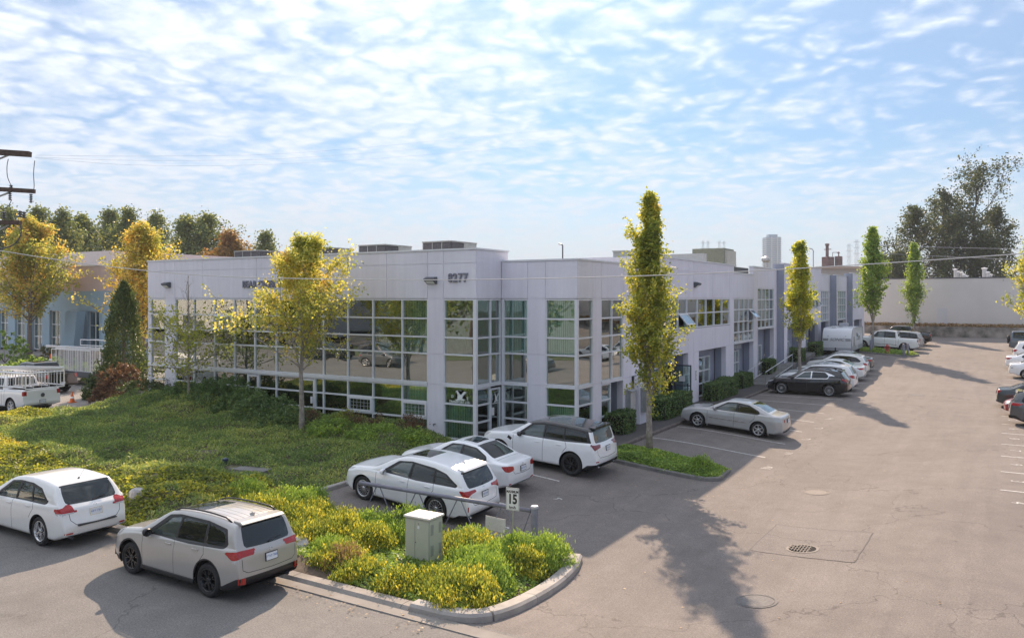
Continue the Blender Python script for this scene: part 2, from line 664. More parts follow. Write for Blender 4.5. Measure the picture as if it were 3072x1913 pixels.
def asphalt(name, lo, hi, streak=0.5):
    m = bpy.data.materials.new(name)
    m.use_nodes = True
    t = NT(m)
    b = t.n['Principled BSDF']
    b.inputs['Roughness'].default_value = 0.88
    b.inputs['Specular IOR Level'].default_value = 0.25
    tcn = t.node('ShaderNodeTexCoord')

    def nz(scale, detail, rough=.6, dist=0., sc_=(1, 1, 1)):
        mp = t.node('ShaderNodeMapping')
        mp.inputs['Scale'].default_value = sc_
        t.l(tcn.outputs['Object'], mp.inputs[0])
        n = t.node('ShaderNodeTexNoise')
        n.inputs['Scale'].default_value = scale
        n.inputs['Detail'].default_value = detail
        n.inputs['Roughness'].default_value = rough
        n.inputs['Distortion'].default_value = dist
        t.l(mp.outputs[0], n.inputs['Vector'])
        return n.outputs['Fac']

    def mr(v, a, b2, c, d, smooth=False):
        n = t.node('ShaderNodeMapRange')
        if smooth: n.interpolation_type = 'SMOOTHSTEP'
        n.inputs['From Min'].default_value = a; n.inputs['From Max'].default_value = b2
        n.inputs['To Min'].default_value = c; n.inputs['To Max'].default_value = d
        t.l(v, n.inputs['Value'])
        return n.outputs[0]

    def mul(a, b2):
        n = t.node('ShaderNodeMath', operation='MULTIPLY')
        t.l(a, n.inputs[0]); t.l(b2, n.inputs[1])
        return n.outputs[0]
    r = t.node('ShaderNodeValToRGB')
    r.color_ramp.elements[0].position = .3; r.color_ramp.elements[0].color = (*lo, 1)
    r.color_ramp.elements[1].position = .72; r.color_ramp.elements[1].color = (*hi, 1)
    t.l(nz(0.22, 6, .62, .6), r.inputs[0])
    f = mr(nz(34, 3, .75), .25, .75, .58, 1.42)                 # stone grain
    f = mul(f, mr(nz(120, 1, .5), .3, .7, .84, 1.16))
    f = mul(f, mr(nz(1.3, 5, .65, .4), .3, .7, .90, 1.08))     # mottling
    f = mul(f, mr(nz(.35, 4, .6, 1.0, (3.5, .35, 1)), .35, .62, 1.0 - .13 * streak, 1.03, True))   # wheel-worn streaks
    f = mul(f, mr(nz(.55, 6, .7, .8), .62, .76, 1.0, .66, True))   # oil stains
    # hairline cracks
    vo = t.node('ShaderNodeTexVoronoi', feature='DISTANCE_TO_EDGE')
    vo.inputs['Scale'].default_value = 0.16
    ad = t.node('ShaderNodeVectorMath', operation='ADD')
    nv = t.node('ShaderNodeTexNoise'); nv.inputs['Scale'].default_value = .9; nv.inputs['Detail'].default_value = 5
    t.l(tcn.outputs['Object'], nv.inputs['Vector'])
    scl = t.node('ShaderNodeVectorMath', operation='SCALE'); scl.inputs['Scale'].default_value = 2.2
    t.l(nv.outputs['Color'], scl.inputs[0])
    t.l(tcn.outputs['Object'], ad.inputs[0]); t.l(scl.outputs[0], ad.inputs[1])
    t.l(ad.outputs[0], vo.inputs['Vector'])
    f = mul(f, mr(vo.outputs['Distance'], .0, .0050, .60, 1.0))
    mm = t.node('ShaderNodeMixRGB', blend_type='MULTIPLY'); mm.inputs[0].default_value = 1
    t.l(r.outputs[0], mm.inputs[1]); t.l(f, mm.inputs[2])
    t.l(mm.outputs[0], b.inputs['Base Color'])
    bp = t.node('ShaderNodeBump'); bp.inputs['Strength'].default_value = .45; bp.inputs['Distance'].default_value = .012
    t.l(nz(70, 3, .7), bp.inputs['Height'])
    t.l(bp.outputs[0], b.inputs['Normal'])
    MATS[name] = m
    return m


M_ASPH = asphalt('worn_asphalt', (0.180, 0.158, 0.145), (0.226, 0.199, 0.182))
M_ROAD = asphalt('street_asphalt', (0.175, 0.165, 0.155), (0.225, 0.210, 0.195), .2)
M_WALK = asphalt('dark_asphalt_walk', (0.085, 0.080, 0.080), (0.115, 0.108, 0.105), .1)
M_LOTW = asphalt('pale_lot_surface', (0.22, 0.205, 0.19), (0.30, 0.28, 0.26), .2)
# ------------------------------------------------------------------ numpy noise
_tab = np.random.default_rng(3).random((256, 256))


def vn(x, y, s, seed=0):
    x = np.asarray(x) * s + 37.3 * seed + 1000; y = np.asarray(y) * s + 11.7 * seed + 1000
    xi = np.floor(x).astype(int); yi = np.floor(y).astype(int)
    fx = x - xi; fy = y - yi
    fx = fx * fx * (3 - 2 * fx); fy = fy * fy * (3 - 2 * fy)
    a = _tab[xi & 255, yi & 255]; b = _tab[(xi + 1) & 255, yi & 255]
    c = _tab[xi & 255, (yi + 1) & 255]; d = _tab[(xi + 1) & 255, (yi + 1) & 255]
    return a * (1 - fx) * (1 - fy) + b * fx * (1 - fy) + c * (1 - fx) * fy + d * fx * fy


def fbm(x, y, s, seed=0, n=4):
    v = 0; a = .5
    for i in range(n):
        v = v + a * vn(x, y, s * 2 ** i, seed + i); a *= .5
    return v / .94


def inpoly(x, y, poly):
    x = np.asarray(x); y = np.asarray(y)
    r = np.zeros(x.shape, bool)
    n = len(poly)
    for i in range(n):
        x1, y1 = poly[i]; x2, y2 = poly[(i + 1) % n]
        c = ((y1 > y) != (y2 > y)) & (x < (x2 - x1) * (y - y1) / (y2 - y1 + 1e-12) + x1)
        r ^= c
    return r


def edgedist(x, y, poly):
    x = np.asarray(x, float); y = np.asarray(y, float)
    d = np.full(x.shape, 1e9)
    n = len(poly)
    for i in range(n):
        x1, y1 = poly[i]; x2, y2 = poly[(i + 1) % n]
        dx, dy = x2 - x1, y2 - y1
        t = np.clip(((x - x1) * dx + (y - y1) * dy) / (dx * dx + dy * dy + 1e-12), 0, 1)
        d = np.minimum(d, np.hypot(x - x1 - t * dx, y - y1 - t * dy))
    return d


gzv = np.vectorize(gz, otypes=[float])


def sheet(name, x0, x1, y0, y1, step, dz, mt, zf=gz, **k):
    nx = max(1, int(round((x1 - x0) / step))); ny = max(1, int(round((y1 - y0) / step)))
    vs = []
    for j in range(ny + 1):
        for i in range(nx + 1):
            x = x0 + (x1 - x0) * i / nx; y = y0 + (y1 - y0) * j / ny
            vs.append((x, y, zf(x, y) + dz))
    fs = [(j * (nx + 1) + i, j * (nx + 1) + i + 1, (j + 1) * (nx + 1) + i + 1, (j + 1) * (nx + 1) + i) for j in range(ny) for i in range(nx)]
    mb = MB(); mb.add(vs, fs)
    return mb.build(name, mt, smooth=True, **k)


# far ground out to the horizon
tm = mat('far_ground', (0.10, 0.11, 0.075), 0.95, noise=0.4, nscale=0.02, col2=(0.16, 0.15, 0.13))
mbt = MB(); S_ = 4500
mbt.add([(-S_, -S_, -.75), (S_, -S_, -.75), (S_, S_, -.75), (-S_, S_, -.75)], [(0, 1, 2, 3)])
mbt.build('terrain', tm, kind='structure')
sheet('parking_lot', -16.9, 60, 12.2, 112, 0.9, 0.0, M_ASPH, kind='structure')
sheet('parking_lot_apron', -22.0, -16.9, 12.2, 28.0, 0.9, 0.0, M_ASPH, kind='structure')
sheet('street', -130, 90, -22, 12.3, 2.2, 0.004, M_ROAD, kind='structure')
sheet('neighbour_lot', -130, -22, 12.3, 62, 3.0, -0.01, M_LOTW, kind='structure')
sheet('far_lot', -60, 90, 112, 150, 6.0, -0.03, M_ASPH, zf=lambda x, y: gz(0, 106), kind='structure')


def strip(mb, path, w, z0, z1, zf=gz, rnd=0.03):
    """a kerb: closed section swept along a ground path"""
    n = len(path)
    L_, R_ = [], []
    for i, (x, y) in enumerate(path):
        if i == 0: d = (path[1][0] - x, path[1][1] - y)
        elif i == n - 1: d = (x - path[i - 1][0], y - path[i - 1][1])
        else:
            a = Vector((x - path[i - 1][0], y - path[i - 1][1])).normalized(); b2 = Vector((path[i + 1][0] - x, path[i + 1][1] - y)).normalized()
            d = a + b2
        l = math.hypot(*d[:2]) if not isinstance(d, Vector) else d.length
        nx, ny = -d[1] / l, d[0] / l
        L_.append((x + nx * w / 2, y + ny * w / 2)); R_.append((x - nx * w / 2, y - ny * w / 2))
    vs = []
    for i, (x, y) in enumerate(path):
        g = zf(x, y)
        l_, r_ = L_[i], R_[i]

        def mixp(k): return (l_[0] * (1 - k) + r_[0] * k, l_[1] * (1 - k) + r_[1] * k)
        e = rnd / w
        for k, z in ((0, z0), (0, z1 - rnd), (e, z1), (1 - e, z1), (1, z1 - rnd), (1, z0)):
            p = mixp(k); vs.append((p[0], p[1], g + z))
    fs = []
    for i in range(n - 1):
        for k in range(5):
            fs.append((i * 6 + k, i * 6 + k + 1, (i + 1) * 6 + k + 1, (i + 1) * 6 + k))
    fs.append(tuple(range(6))); fs.append(tuple(reversed(range((n - 1) * 6, n * 6))))
    mb.add(vs, fs)


def dense(path, step=0.5):
    out = []
    for (x1, y1), (x2, y2) in zip(path[:-1], path[1:]):
        n = max(1, int(math.hypot(x2 - x1, y2 - y1) / step))
        for i in range(n):
            out.append((x1 + (x2 - x1) * i / n, y1 + (y2 - y1) * i / n))
    out.append(path[-1])
    return out


def chaikin(p, it=2, closed=False):
    for _ in range(it):
        q = [] if closed else [p[0]]
        rngi = range(len(p)) if closed else range(len(p) - 1)
        for i in rngi:
            a = p[i]; b2 = p[(i + 1) % len(p)]
            q.append(tuple(a[k] * .75 + b2[k] * .25 for k in range(len(a))))
            q.append(tuple(a[k] * .25 + b2[k] * .75 for k in range(len(a))))
        if not closed: q.append(p[-1])
        p = q
    return p


# street kerb with cast lengths, each length a piece
M_KERBS = mat('street_kerb_concrete', (.32, .285, .25), .9, noise=.25, nscale=1.5, bump=.3, bscale=50, grain=.15, gscale=70)
kerb = empty('street_kerb', (-20, 12.3, 0), kind='structure')
xs = -9.8
kmesh = None
x = -76.0
while x < xs - .1:
    x2 = min(x + 3.0, xs)
    mb = MB(); strip(mb, [(x + .006, 12.28), (x2 - .006, 12.28)], .36, -.1, .10, rnd=.06)
    mb.build('kerb_length', M_KERBS, kerb, off=kerb.location)
    x = x2
crv = chaikin([(-9.79, 12.28), (-8.55, 12.32), (-8.30, 13.1), (-8.42, 14.6), (-8.62, 16.6), (-8.95, 17.5)], 3)
# cut the curved kerb into lengths
acc = [0.]
for a, b2 in zip(crv[:-1], crv[1:]): acc.append(acc[-1] + math.hypot(b2[0] - a[0], b2[1] - a[1]))


def at_len(s):
    s = max(0, min(acc[-1], s))
    for i in range(len(acc) - 1):
        if s <= acc[i + 1]:
            k = (s - acc[i]) / (acc[i + 1] - acc[i] + 1e-9)
            return (crv[i][0] * (1 - k) + crv[i + 1][0] * k, crv[i][1] * (1 - k) + crv[i + 1][1] * k)
    return crv[-1]


nn = 4
for i in range(nn):
    a, b2 = acc[-1] * i / nn + .008, acc[-1] * (i + 1) / nn - .008
    mb = MB(); strip(mb, [at_len(a + (b2 - a) * k / 8) for k in range(9)], .36, -.2, .17, rnd=.05)
    mb.build('kerb_length', M_CONC, kerb, off=kerb.location)
mb = MB(); strip(mb, [(-76, 11.92), (-30, 11.97), (-20, 11.97), (-14, 11.97), (-8.2, 11.97), (-5, 11.97), (0, 11.97), (5, 11.97), (10, 11.97), (40, 11.97)], .34, -.1, .010, rnd=.002)
mb.build('gutter', mat('gutter_concrete', (.27, .245, .22), .9, noise=.2, nscale=1.5, grain=.12, gscale=80), kerb, off=kerb.location)

# kerbs of the parking lot
pk = empty('parking_kerb', (-17.9, 18, 0), kind='structure')
for seg in ([(-17.6, 16.75), (-17.95, 17.15), (-18.0, 19.0)], [(-18.0, 19.02), (-18.1, 21.5), (-18.2, 24)], [(-18.2, 24.02), (-18.2, 26.6)],
            [(-17.58, 16.73), (-14.5, 16.9), (-11.0, 17.15)]):
    mb = MB(); strip(mb, dense(seg, .6), .17, -.3, .13); mb.build('kerb_length', M_CONC, pk, off=pk.location)

wk = empty('walkway', (-14, 40, 0), kind='structure')


def walkz(x, y):
    base = max(gz(x, y), gz(-13.2, y)) if y < 50 else gz(-12.8, y)
    return base


mb = MB()
NY = 60


def slab(mb, x0, x1, y0, y1, zt, n=30, zb=-.6):
    vs = []
    for j in range(n + 1):
        y = y0 + (y1 - y0) * j / n
        z = zt(y)
        vs += [(x0, y, z), (x1, y, z), (x1, y, z + zb), (x0, y, z + zb)]
    fs = []
    for j in range(n):
        o = j * 4
        for k in range(4):
            fs.append((o + k, o + (k + 1) % 4, o + 4 + (k + 1) % 4, o + 4 + k))
    fs += [(0, 3, 2, 1), (n * 4, n * 4 + 1, n * 4 + 2, n * 4 + 3)]
    fs = [tuple(reversed(f)) for f in fs]
    mb.add(vs, fs)


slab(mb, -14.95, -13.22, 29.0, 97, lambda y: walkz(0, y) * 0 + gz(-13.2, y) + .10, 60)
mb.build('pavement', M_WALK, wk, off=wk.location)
mb = MB()
slab(mb, -14.95, -13.6, 54.6, 60.8, lambda y: gz(-13.6, y) + .13 + .58 * (y - 54.6) / 6.2, 12)
slab(mb, -14.95, -13.62, 60.8, 97, lambda y: gz(-13.6, y) + .71, 20)
mb.build('ramp', M_CONCD, wk, off=wk.location)
y = 29.2
while y < 96:
    mb = MB(); strip(mb, dense([(-13.12, y + .01), (-13.12, y + 2.38)], 1.2), .17, -.3, .13)
    mb.build('kerb_length', mat('brown_weathered_kerb', (0.17, 0.14, 0.125), .9, noise=.35, nscale=3, bump=.4), wk, off=wk.location)
    y += 2.4

# painted stall lines and numerals
pm = empty('parking_markings', (-8, 36, 0), kind='structure')


def line_on_ground(name, a, b2, w=.10, parent=pm, dz=.007):
    mb = MB()
    n = 8
    dx, dy = b2[0] - a[0], b2[1] - a[1]; l = math.hypot(dx, dy); nx, ny = -dy / l * w / 2, dx / l * w / 2
    vs = []
    for i in range(n + 1):
        x, y = a[0] + dx * i / n, a[1] + dy * i / n
        for s in (1, -1):
            vs.append((x + s * nx, y + s * ny, gz(x, y) + dz))
    mb.add(vs, [(2 * i, 2 * i + 1, 2 * i + 3, 2 * i + 2) for i in range(n)])
    return mb.build(name, M_LINE, parent, off=parent.location)


for y in (32.4, 35.8, 39.2, 41.95, 44.65, 47.5, 50.3, 53.7, 56.8, 59.8, 62.8, 65.8, 68.8):
    line_on_ground('stall_line', (-13.0, y), (-8.1, y))
line_on_ground('stall_line', (-17.6, 23.95), (-12.85, 23.95))
line_on_ground('stall_line', (-17.6, 20.75), (-12.6, 20.75))
for y in (26.6, 29.3, 32.4, 35.6, 38.5, 41.6, 44.6, 47.6, 50.6, 54, 57, 60, 63, 66, 69, 72, 75, 78, 81, 84):
    if y > 28: line_on_ground('stall_line', (-.1, y), (5.2, y))


def numeral(s, x, y, rz, size=.55):
    o = text_mesh('stall_number', s, size, M_LINE, pm, (x + 8, y - 36, gz(x, y) + .009 - 0), (0, 0, rz))
    return o


for i, (s, y) in enumerate((('4', 27.7), ('3', 30.9), ('9', 34.0), ('7', 37.1), ('8', 40.2), ('6', 43.2), ('2', 46.2))):
    numeral(s, .35, y, -PI / 2)
for s, p in (('11', (-7.55, 33.9)), ('10', (-7.6, 30.7)), ('12', (-7.6, 37.6)), ('13', (-7.6, 40.6)), ('14', (-7.6, 43.3)), ('9', (-12.0, 22.3)), ('8', (-11.9, 18.9))):
    numeral(s, p[0], p[1], PI / 2)


def disc_on_ground(mb, x, y, r, dz, n=28, r0=0):
    g = gz(x, y)
    vs = []
    for k in range(n):
        a = 2 * PI * k / n
        for rr in ((r, r0) if r0 else (r,)):
            px_, py_ = x + rr * math.cos(a), y + rr * math.sin(a)
            vs.append((px_, py_, gz(px_, py_) + dz))
    if r0:
        mb.add(vs, [(2 * k, 2 * ((k + 1) % n), 2 * ((k + 1) % n) + 1, 2 * k + 1) for k in range(n)])
    else:
        mb.add(vs, [tuple(range(n))])


M_IRON = mat('cast_iron', (0.13, 0.11, 0.10), .7, noise=.4, nscale=25)
M_IRONP = mat('asphalt_covered_iron', (0.165, 0.155, 0.15), .85, noise=.25, nscale=18)
M_PIT = mat('drain_pit', (0.006, 0.006, 0.006), 1)
for (x, y, r, lab, m_) in ((-5.26, 27.7, .36, 'round iron manhole cover in the asphalt between the island and the drain grate', M_IRON),
                           (-4.42, 16.95, .36, 'worn round cover sunk in the asphalt nearest the camera, ringed by a crack', M_IRONP),
                           (-.65, 63.0, .40, 'small dark manhole cover far down the aisle near the white cars', M_IRON),
                           (-4.6, 55.0, .42, 'faint round cover patched into the pale aisle opposite the black crossover', M_IRONP)):
    e = empty('manhole_cover', (x, y, gz(x, y)), label=lab, cat='manhole cover')
    mb = MB(); disc_on_ground(mb, x, y, r, .010); mb.build('lid', m_, e, off=e.location)
    mb = MB(); disc_on_ground(mb, x, y, r + .07, .012, r0=r + .02); mb.build('rim', M_IRON if m_ is M_IRON else M_IRONP, e, off=e.location)
# drain grate in its square of newer concrete
qp = [(-5.52, 20.5), (-5.48, 23.2), (-2.95, 23.0), (-3.0, 20.2)]
mb = MB()
N_ = 6
vs = []
for j in range(N_ + 1):
    for i in range(N_ + 1):
        u, v = i / N_, j / N_
        x_ = (qp[0][0] * (1 - u) + qp[3][0] * u) * (1 - v) + (qp[1][0] * (1 - u) + qp[2][0] * u) * v
        y_ = (qp[0][1] * (1 - u) + qp[3][1] * u) * (1 - v) + (qp[1][1] * (1 - u) + qp[2][1] * u) * v
        vs.append((x_, y_, gz(x_, y_) + .006))
mb.add(vs, [(j * 7 + i, j * 7 + i + 1, j * 7 + i + 8, j * 7 + i + 7) for j in range(N_) for i in range(N_)])
mb.build('asphalt_patch', asphalt('patched_asphalt', (0.176, 0.156, 0.145), (0.215, 0.190, 0.176), .1), kind='structure')
sj = empty('patch_seam', (-4.3, 21.7, -.4), kind='structure')
for a, b2 in zip(qp, qp[1:] + qp[:1]):
    mb = MB()
    dx, dy = b2[0] - a[0], b2[1] - a[1]; l = math.hypot(dx, dy); nx, ny = -dy / l * .012, dx / l * .012
    vs = []
    for i in range(13):
        x_, y_ = a[0] + dx * i / 12 + random.uniform(-.012, .012), a[1] + dy * i / 12 + random.uniform(-.012, .012)
        for s in (1, -1): vs.append((x_ + s * nx, y_ + s * ny, gz(x_, y_) + .010))
    mb.add(vs, [(2 * i, 2 * i + 1, 2 * i + 3, 2 * i + 2) for i in range(12)])
    mb.build('tar_joint', mat('tar', (.105, .095, .09), .8), sj, off=sj.location)
gx, gy = -4.34, 21.06
e = empty('drain_grate', (gx, gy, gz(gx, gy)), label='round iron storm drain grate in the square asphalt patch', cat='drain grate')
mb = MB(); disc_on_ground(mb, gx, gy, .33, .008); mb.build('pit', M_PIT, e, off=e.location)
mb = MB(); disc_on_ground(mb, gx, gy, .40, .014, r0=.33); mb.build('grate_rim', M_IRON, e, off=e.location)
for i in range(-4, 5):
    h = math.sqrt(max(0, .33 ** 2 - (i * .074) ** 2))
    if h < .05: continue
    mb = MB(); mb.box((gx + i * .074, gy, gz(gx, gy) + .016), (.026, 2 * h, .012)); mb.build('grate_bar', M_IRON, e, off=e.location)
for j in (-.16, 0, .16):
    mb = MB(); mb.box((gx, gy + j, gz(gx, gy) + .019), (2 * math.sqrt(.33 ** 2 - j * j), .03, .012)); mb.build('grate_bar', M_IRON, e, off=e.location)


# ------------------------------------------------------------------ planted ground
def leaf_quads(C, size, up=0.6, asp=0.62, seed=0, droop=None):
    """rhombic leaves at C (n,3); up: how much they face the sky"""
    g = np.random.default_rng(seed)
    n = len(C)
    nrm = g.normal(size=(n, 3)); nrm /= np.linalg.norm(nrm, axis=1)[:, None] + 1e-9
    nrm = nrm * (1 - up) + np.array([0, 0, 1.]) * up
    nrm /= np.linalg.norm(nrm, axis=1)[:, None] + 1e-9
    a = g.normal(size=(n, 3))
    a -= (a * nrm).sum(1)[:, None] * nrm
    a /= np.linalg.norm(a, axis=1)[:, None] + 1e-9
    b2 = np.cross(nrm, a)
    s = (size * g.uniform(.65, 1.3, n))[:, None] if np.isscalar(size) else (size * g.uniform(.75, 1.25, n))[:, None]
    V = np.stack([C - a * s * .5, C + b2 * s * .5 * asp + nrm * s * .08, C + a * s * .5, C - b2 * s * .5 * asp + nrm * s * .08], 1)
    return V


def blade_quads(C, size, lean=.35, w=.22, seed=0):
    """upright narrow leaves"""
    g = np.random.default_rng(seed)
    n = len(C)
    d = g.normal(size=(n, 3)) * lean; d[:, 2] = 1
    d /= np.linalg.norm(d, axis=1)[:, None]
    a = g.normal(size=(n, 3)); a -= (a * d).sum(1)[:, None] * d; a /= np.linalg.norm(a, axis=1)[:, None]
    s = (size * g.uniform(.6, 1.3, n))[:, None]
    return np.stack([C, C + d * s * .55 + a * s * w * .5, C + d * s, C + d * s * .55 - a * s * w * .5], 1)


M_LAWN = leafmat('juniper_and_ivy_leaves', [(0.0, (0.070, 0.120, 0.045)), (.32, (0.150, 0.230, 0.075)), (.6, (0.280, 0.350, 0.110)), (.82, (0.46, 0.49, 0.15)), (1., (0.54, 0.47, 0.20))], pscale=.35, translucent=.40,
                 patch=((0.16, 0.12, 0.07), .5, .68))
M_IVY = leafmat('bright_yellow_green_leaves', [(0.0, (0.066, 0.110, 0.033)), (.38, (0.176, 0.220, 0.044)), (.62, (0.374, 0.385, 0.066)), (.85, (0.638, 0.572, 0.088)), (1., (0.550, 0.396, 0.088))], pscale=.6, translucent=.5)
M_SHRUBY = leafmat('yellow_green_shrub_leaves', [(0.0, (0.055, 0.088, 0.033)), (.35, (0.132, 0.187, 0.044)), (.58, (0.297, 0.330, 0.061)), (.80, (0.572, 0.506, 0.077)), (1., (0.660, 0.462, 0.110))], pscale=1.3, translucent=.5)
M_SHRUBG = leafmat('fresh_green_shrub_leaves', [(0.0, (0.091, 0.156, 0.043)), (.4, (0.195, 0.299, 0.069)), (.75, (0.364, 0.494, 0.094)), (1., (0.703, 0.720, 0.130))], pscale=1.2, translucent=.38)
M_HEDGE = leafmat('dark_hedge_leaves', [(0.0, (0.047, 0.084, 0.034)), (.5, (0.117, 0.189, 0.063)), (1., (0.262, 0.340, 0.117))], pscale=1.5, translucent=.25)
M_RUST = leafmat('rust_red_leaves', [(0.0, (0.06, 0.05, 0.03)), (.4, (0.14, 0.085, 0.055)), (.75, (0.25, 0.13, 0.08)), (1., (0.15, 0.16, 0.06))], pscale=1.5, translucent=.35)
M_DRY = leafmat('dry_straw_leaves', [(0.0, (0.156, 0.104, 0.058)), (.5, (0.338, 0.221, 0.130)), (1., (0.468, 0.351, 0.182))], pscale=2, translucent=.3)

LAWN = [(-42.6, 12.5), (-18.4, 12.5), (-17.3, 14.6), (-17.9, 16.7), (-18.15, 17.3), (-18.35, 24.5), (-18.4, 26.3), (-20.0, 27.3), (-40.9, 27.3), (-41.6, 24.6), (-42.2, 20.0)]


def lawn_h(x, y):
    e = edgedist(x, y, LAWN)
    k = np.clip(e / 1.4, 0, 1); k = k * k * (3 - 2 * k)
    m = .10 + .42 * k * (.35 + .9 * fbm(x, y, .16, 5, 3)) + .62 * k * (fbm(x, y, .62, 9, 3) - .38) + .22 * k * (vn(x, y, 1.7, 15) - .5)
    # shrubs bank up against the building
    bank = np.clip((np.asarray(y) - 23.6) / 2.6, 0, 1) * np.clip((-np.asarray(x) - 19.5) / 4, 0, 1)
    m = m + k ** .3 * bank * .55 * (.5 + fbm(x, y, .9, 21, 3))
    return m


nx_, ny_ = 120, 76
gxs = np.linspace(-42.7, -17.2, nx_); gys = np.linspace(12.45, 27.35, ny_)
GX, GY = np.meshgrid(gxs, gys)
Hh = lawn_h(GX, GY) - .07
IN = inpoly(GX, GY, LAWN) & (edgedist(GX, GY, LAWN) > .12)
Hh = np.where(IN, Hh, .012) + gzv(GX, GY)
fs = []
for j in range(ny_ - 1):
    for i in range(nx_ - 1):
        if IN[j, i] or IN[j + 1, i] or IN[j, i + 1] or IN[j + 1, i + 1]:
            fs.append((j * nx_ + i, j * nx_ + i + 1, (j + 1) * nx_ + i + 1, (j + 1) * nx_ + i))
mb = MB(); mb.add(np.stack([GX, GY, Hh], -1).reshape(-1, 3).tolist(), fs)
mb.build('lawn_bank', mat('soil_and_litter', (0.13, 0.12, 0.07), .95, noise=.5, nscale=5), smooth=True, kind='structure')  # mottled brown soil and litter below the leaves


def scatter(poly, n, seed, hf, jit):
    g = np.random.default_rng(seed)
    xs_ = [p[0] for p in poly]; ys_ = [p[1] for p in poly]
    x = g.uniform(min(xs_), max(xs_), n * 2); y = g.uniform(min(ys_), max(ys_), n * 2)
    k = inpoly(x, y, poly); x, y = x[k][:n], y[k][:n]
    z = hf(x, y) + gzv(x, y) + g.uniform(-jit, jit * .55, len(x))
    return np.stack([x, y, z], 1)


C_ = scatter(LAWN, 215000, 11, lawn_h, .085)
# bare, twiggy scars
bare = (fbm(C_[:, 0], C_[:, 1], .55, 31, 3) > .74) | (np.hypot((C_[:, 0] + 20.9) / .95, (C_[:, 1] - 17.65) / .42) < 1 + .3 * vn(C_[:, 0], C_[:, 1], 2.))
C_ = C_[~bare]
# street side euonymus, its yellow extended to paint the sunlit part; juniper the rest
sun_yel = (C_[:, 1] + 1.5 * (fbm(C_[:, 0], C_[:, 1], .35, 41, 3) - .5) * 3 < 16.2 + 0.0 * C_[:, 0]) & (fbm(C_[:, 0], C_[:, 1], 1.1, 43, 2) > .22)
sun_yel |= (np.hypot((C_[:, 0] + 41) / 3.2, (C_[:, 1] - 20.0) / 1.6) < 1)
Cg, Cy = C_[~sun_yel], C_[sun_yel]
tag(quads_mesh('ground_cover', np.concatenate([leaf_quads(Cg[::2], .085, .5, .6, 1), blade_quads(Cg[1::2] - [0, 0, .03], .13, .9, .28, 2)]), M_LAWN),
    'dark green juniper and ivy covering the bank before the lavender building', 'ground cover', kind='stuff')
tag(quads_mesh('sun_yellow_ivy', leaf_quads(Cy, .10, .5, .75, 3), M_IVY), 'ivy along the street edge of the bank, coloured yellow green as if in sun', 'ground cover', kind='stuff')

PLANTER = [(-18.6, 12.5), (-9.7, 12.5), (-8.85, 12.75), (-8.6, 13.3), (-8.7, 14.8), (-8.9, 16.6), (-9.2, 17.25), (-11.2, 17.05), (-14.5, 16.8), (-17.5, 16.6), (-18.3, 15.8)]


def plant_h(x, y):
    e = edgedist(x, y, PLANTER); k = np.clip(e / .6, 0, 1)
    return .10 + .16 * k * (.4 + fbm(x, y, .8, 51, 3))


mb = MB()
gxs = np.linspace(-18.8, -8.4, 60); gys = np.linspace(12.4, 17.4, 34)
GX, GY = np.meshgrid(gxs, gys)
IN = inpoly(GX, GY, PLANTER)
Hh = np.where(IN, plant_h(GX, GY) - .05, .02) + gzv(GX, GY)
fs = [(j * 60 + i, j * 60 + i + 1, (j + 1) * 60 + i + 1, (j + 1) * 60 + i) for j in range(33) for i in range(59) if IN[j, i] or IN[j + 1, i + 1] or IN[j, i + 1] or IN[j + 1, i]]
mb.add(np.stack([GX, GY, Hh], -1).reshape(-1, 3).tolist(), fs)
mb.build('planter_soil', M_SOIL, smooth=True, kind='structure')
Cp = scatter(PLANTER, 26000, 12, plant_h, .07)
e_ = edgedist(Cp[:, 0], Cp[:, 1], PLANTER)
keep = ~((Cp[:, 1] < 13.1) & (Cp[:, 0] < -12.2) & (fbm(Cp[:, 0], Cp[:, 1], 1.2, 61, 3) > .38))
Cp = Cp[keep]
tag(quads_mesh('creeping_ivy', leaf_quads(Cp, .085, .5, .75, 5), M_SHRUBG), 'green ivy creeping between the shrubs of the planter', 'ground cover', kind='stuff')


def shrub_mesh(name, r, h, n, seed, style, mt, size=.085):
    if style == 'blade': size *= .68; n = int(n * 1.9)
    """rounded mound; tufts of leaves over a lumpy shell"""
    g = np.random.default_rng(seed)
    nt = max(8, int(n / 26))
    th = g.uniform(0, 2 * PI, nt); ph = np.arccos(g.uniform(.02, 1, nt))
    rr = 1 + .25 * (vn(np.cos(th) * 2 + 5, np.sin(th) * 2 + ph * 2, 1.3, seed) - .5) * 2
    T = np.stack([np.cos(th) * np.sin(ph) * r * rr, np.sin(th) * np.sin(ph) * r * rr, np.cos(ph) * h * rr], 1)
    T *= g.uniform(.72, 1.0, nt)[:, None] ** .5
    idx = g.integers(0, nt, n)
    C = T[idx] + g.normal(size=(n, 3)) * [.075, .075, .07]
    C[:, 2] = np.maximum(C[:, 2], .02)
    if style == 'blade':
        V = blade_quads(C - [0, 0, size * .4], size * 1.45, .42, .34, seed)
    else:
        V = leaf_quads(C, size, .35, .62, seed)
    return V


def shrub(name, x, y, r, h, n, seed, style, mt, label, cat='shrub', group=None, size=.085, z=None):
    z = (gz(x, y) + .08) if z is None else z
    e = empty(name, (x, y, z), label=label, cat=cat, group=group)
    V = shrub_mesh(name, r, h, n, seed, style, mt, size)
    quads_mesh('foliage', V, mt, e)
    mb = MB(); g = np.random.default_rng(seed)
    for k in range(6):
        a = g.uniform(0, 2 * PI); mb.tube([(0, 0, 0), (math.cos(a) * r * .35, math.sin(a) * r * .35, h * .4), (math.cos(a) * r * .6, math.sin(a) * r * .6, h * .75)], [.02, .014, .006], 5)
    mb.build('stem', M_BARKD, e)
    return e


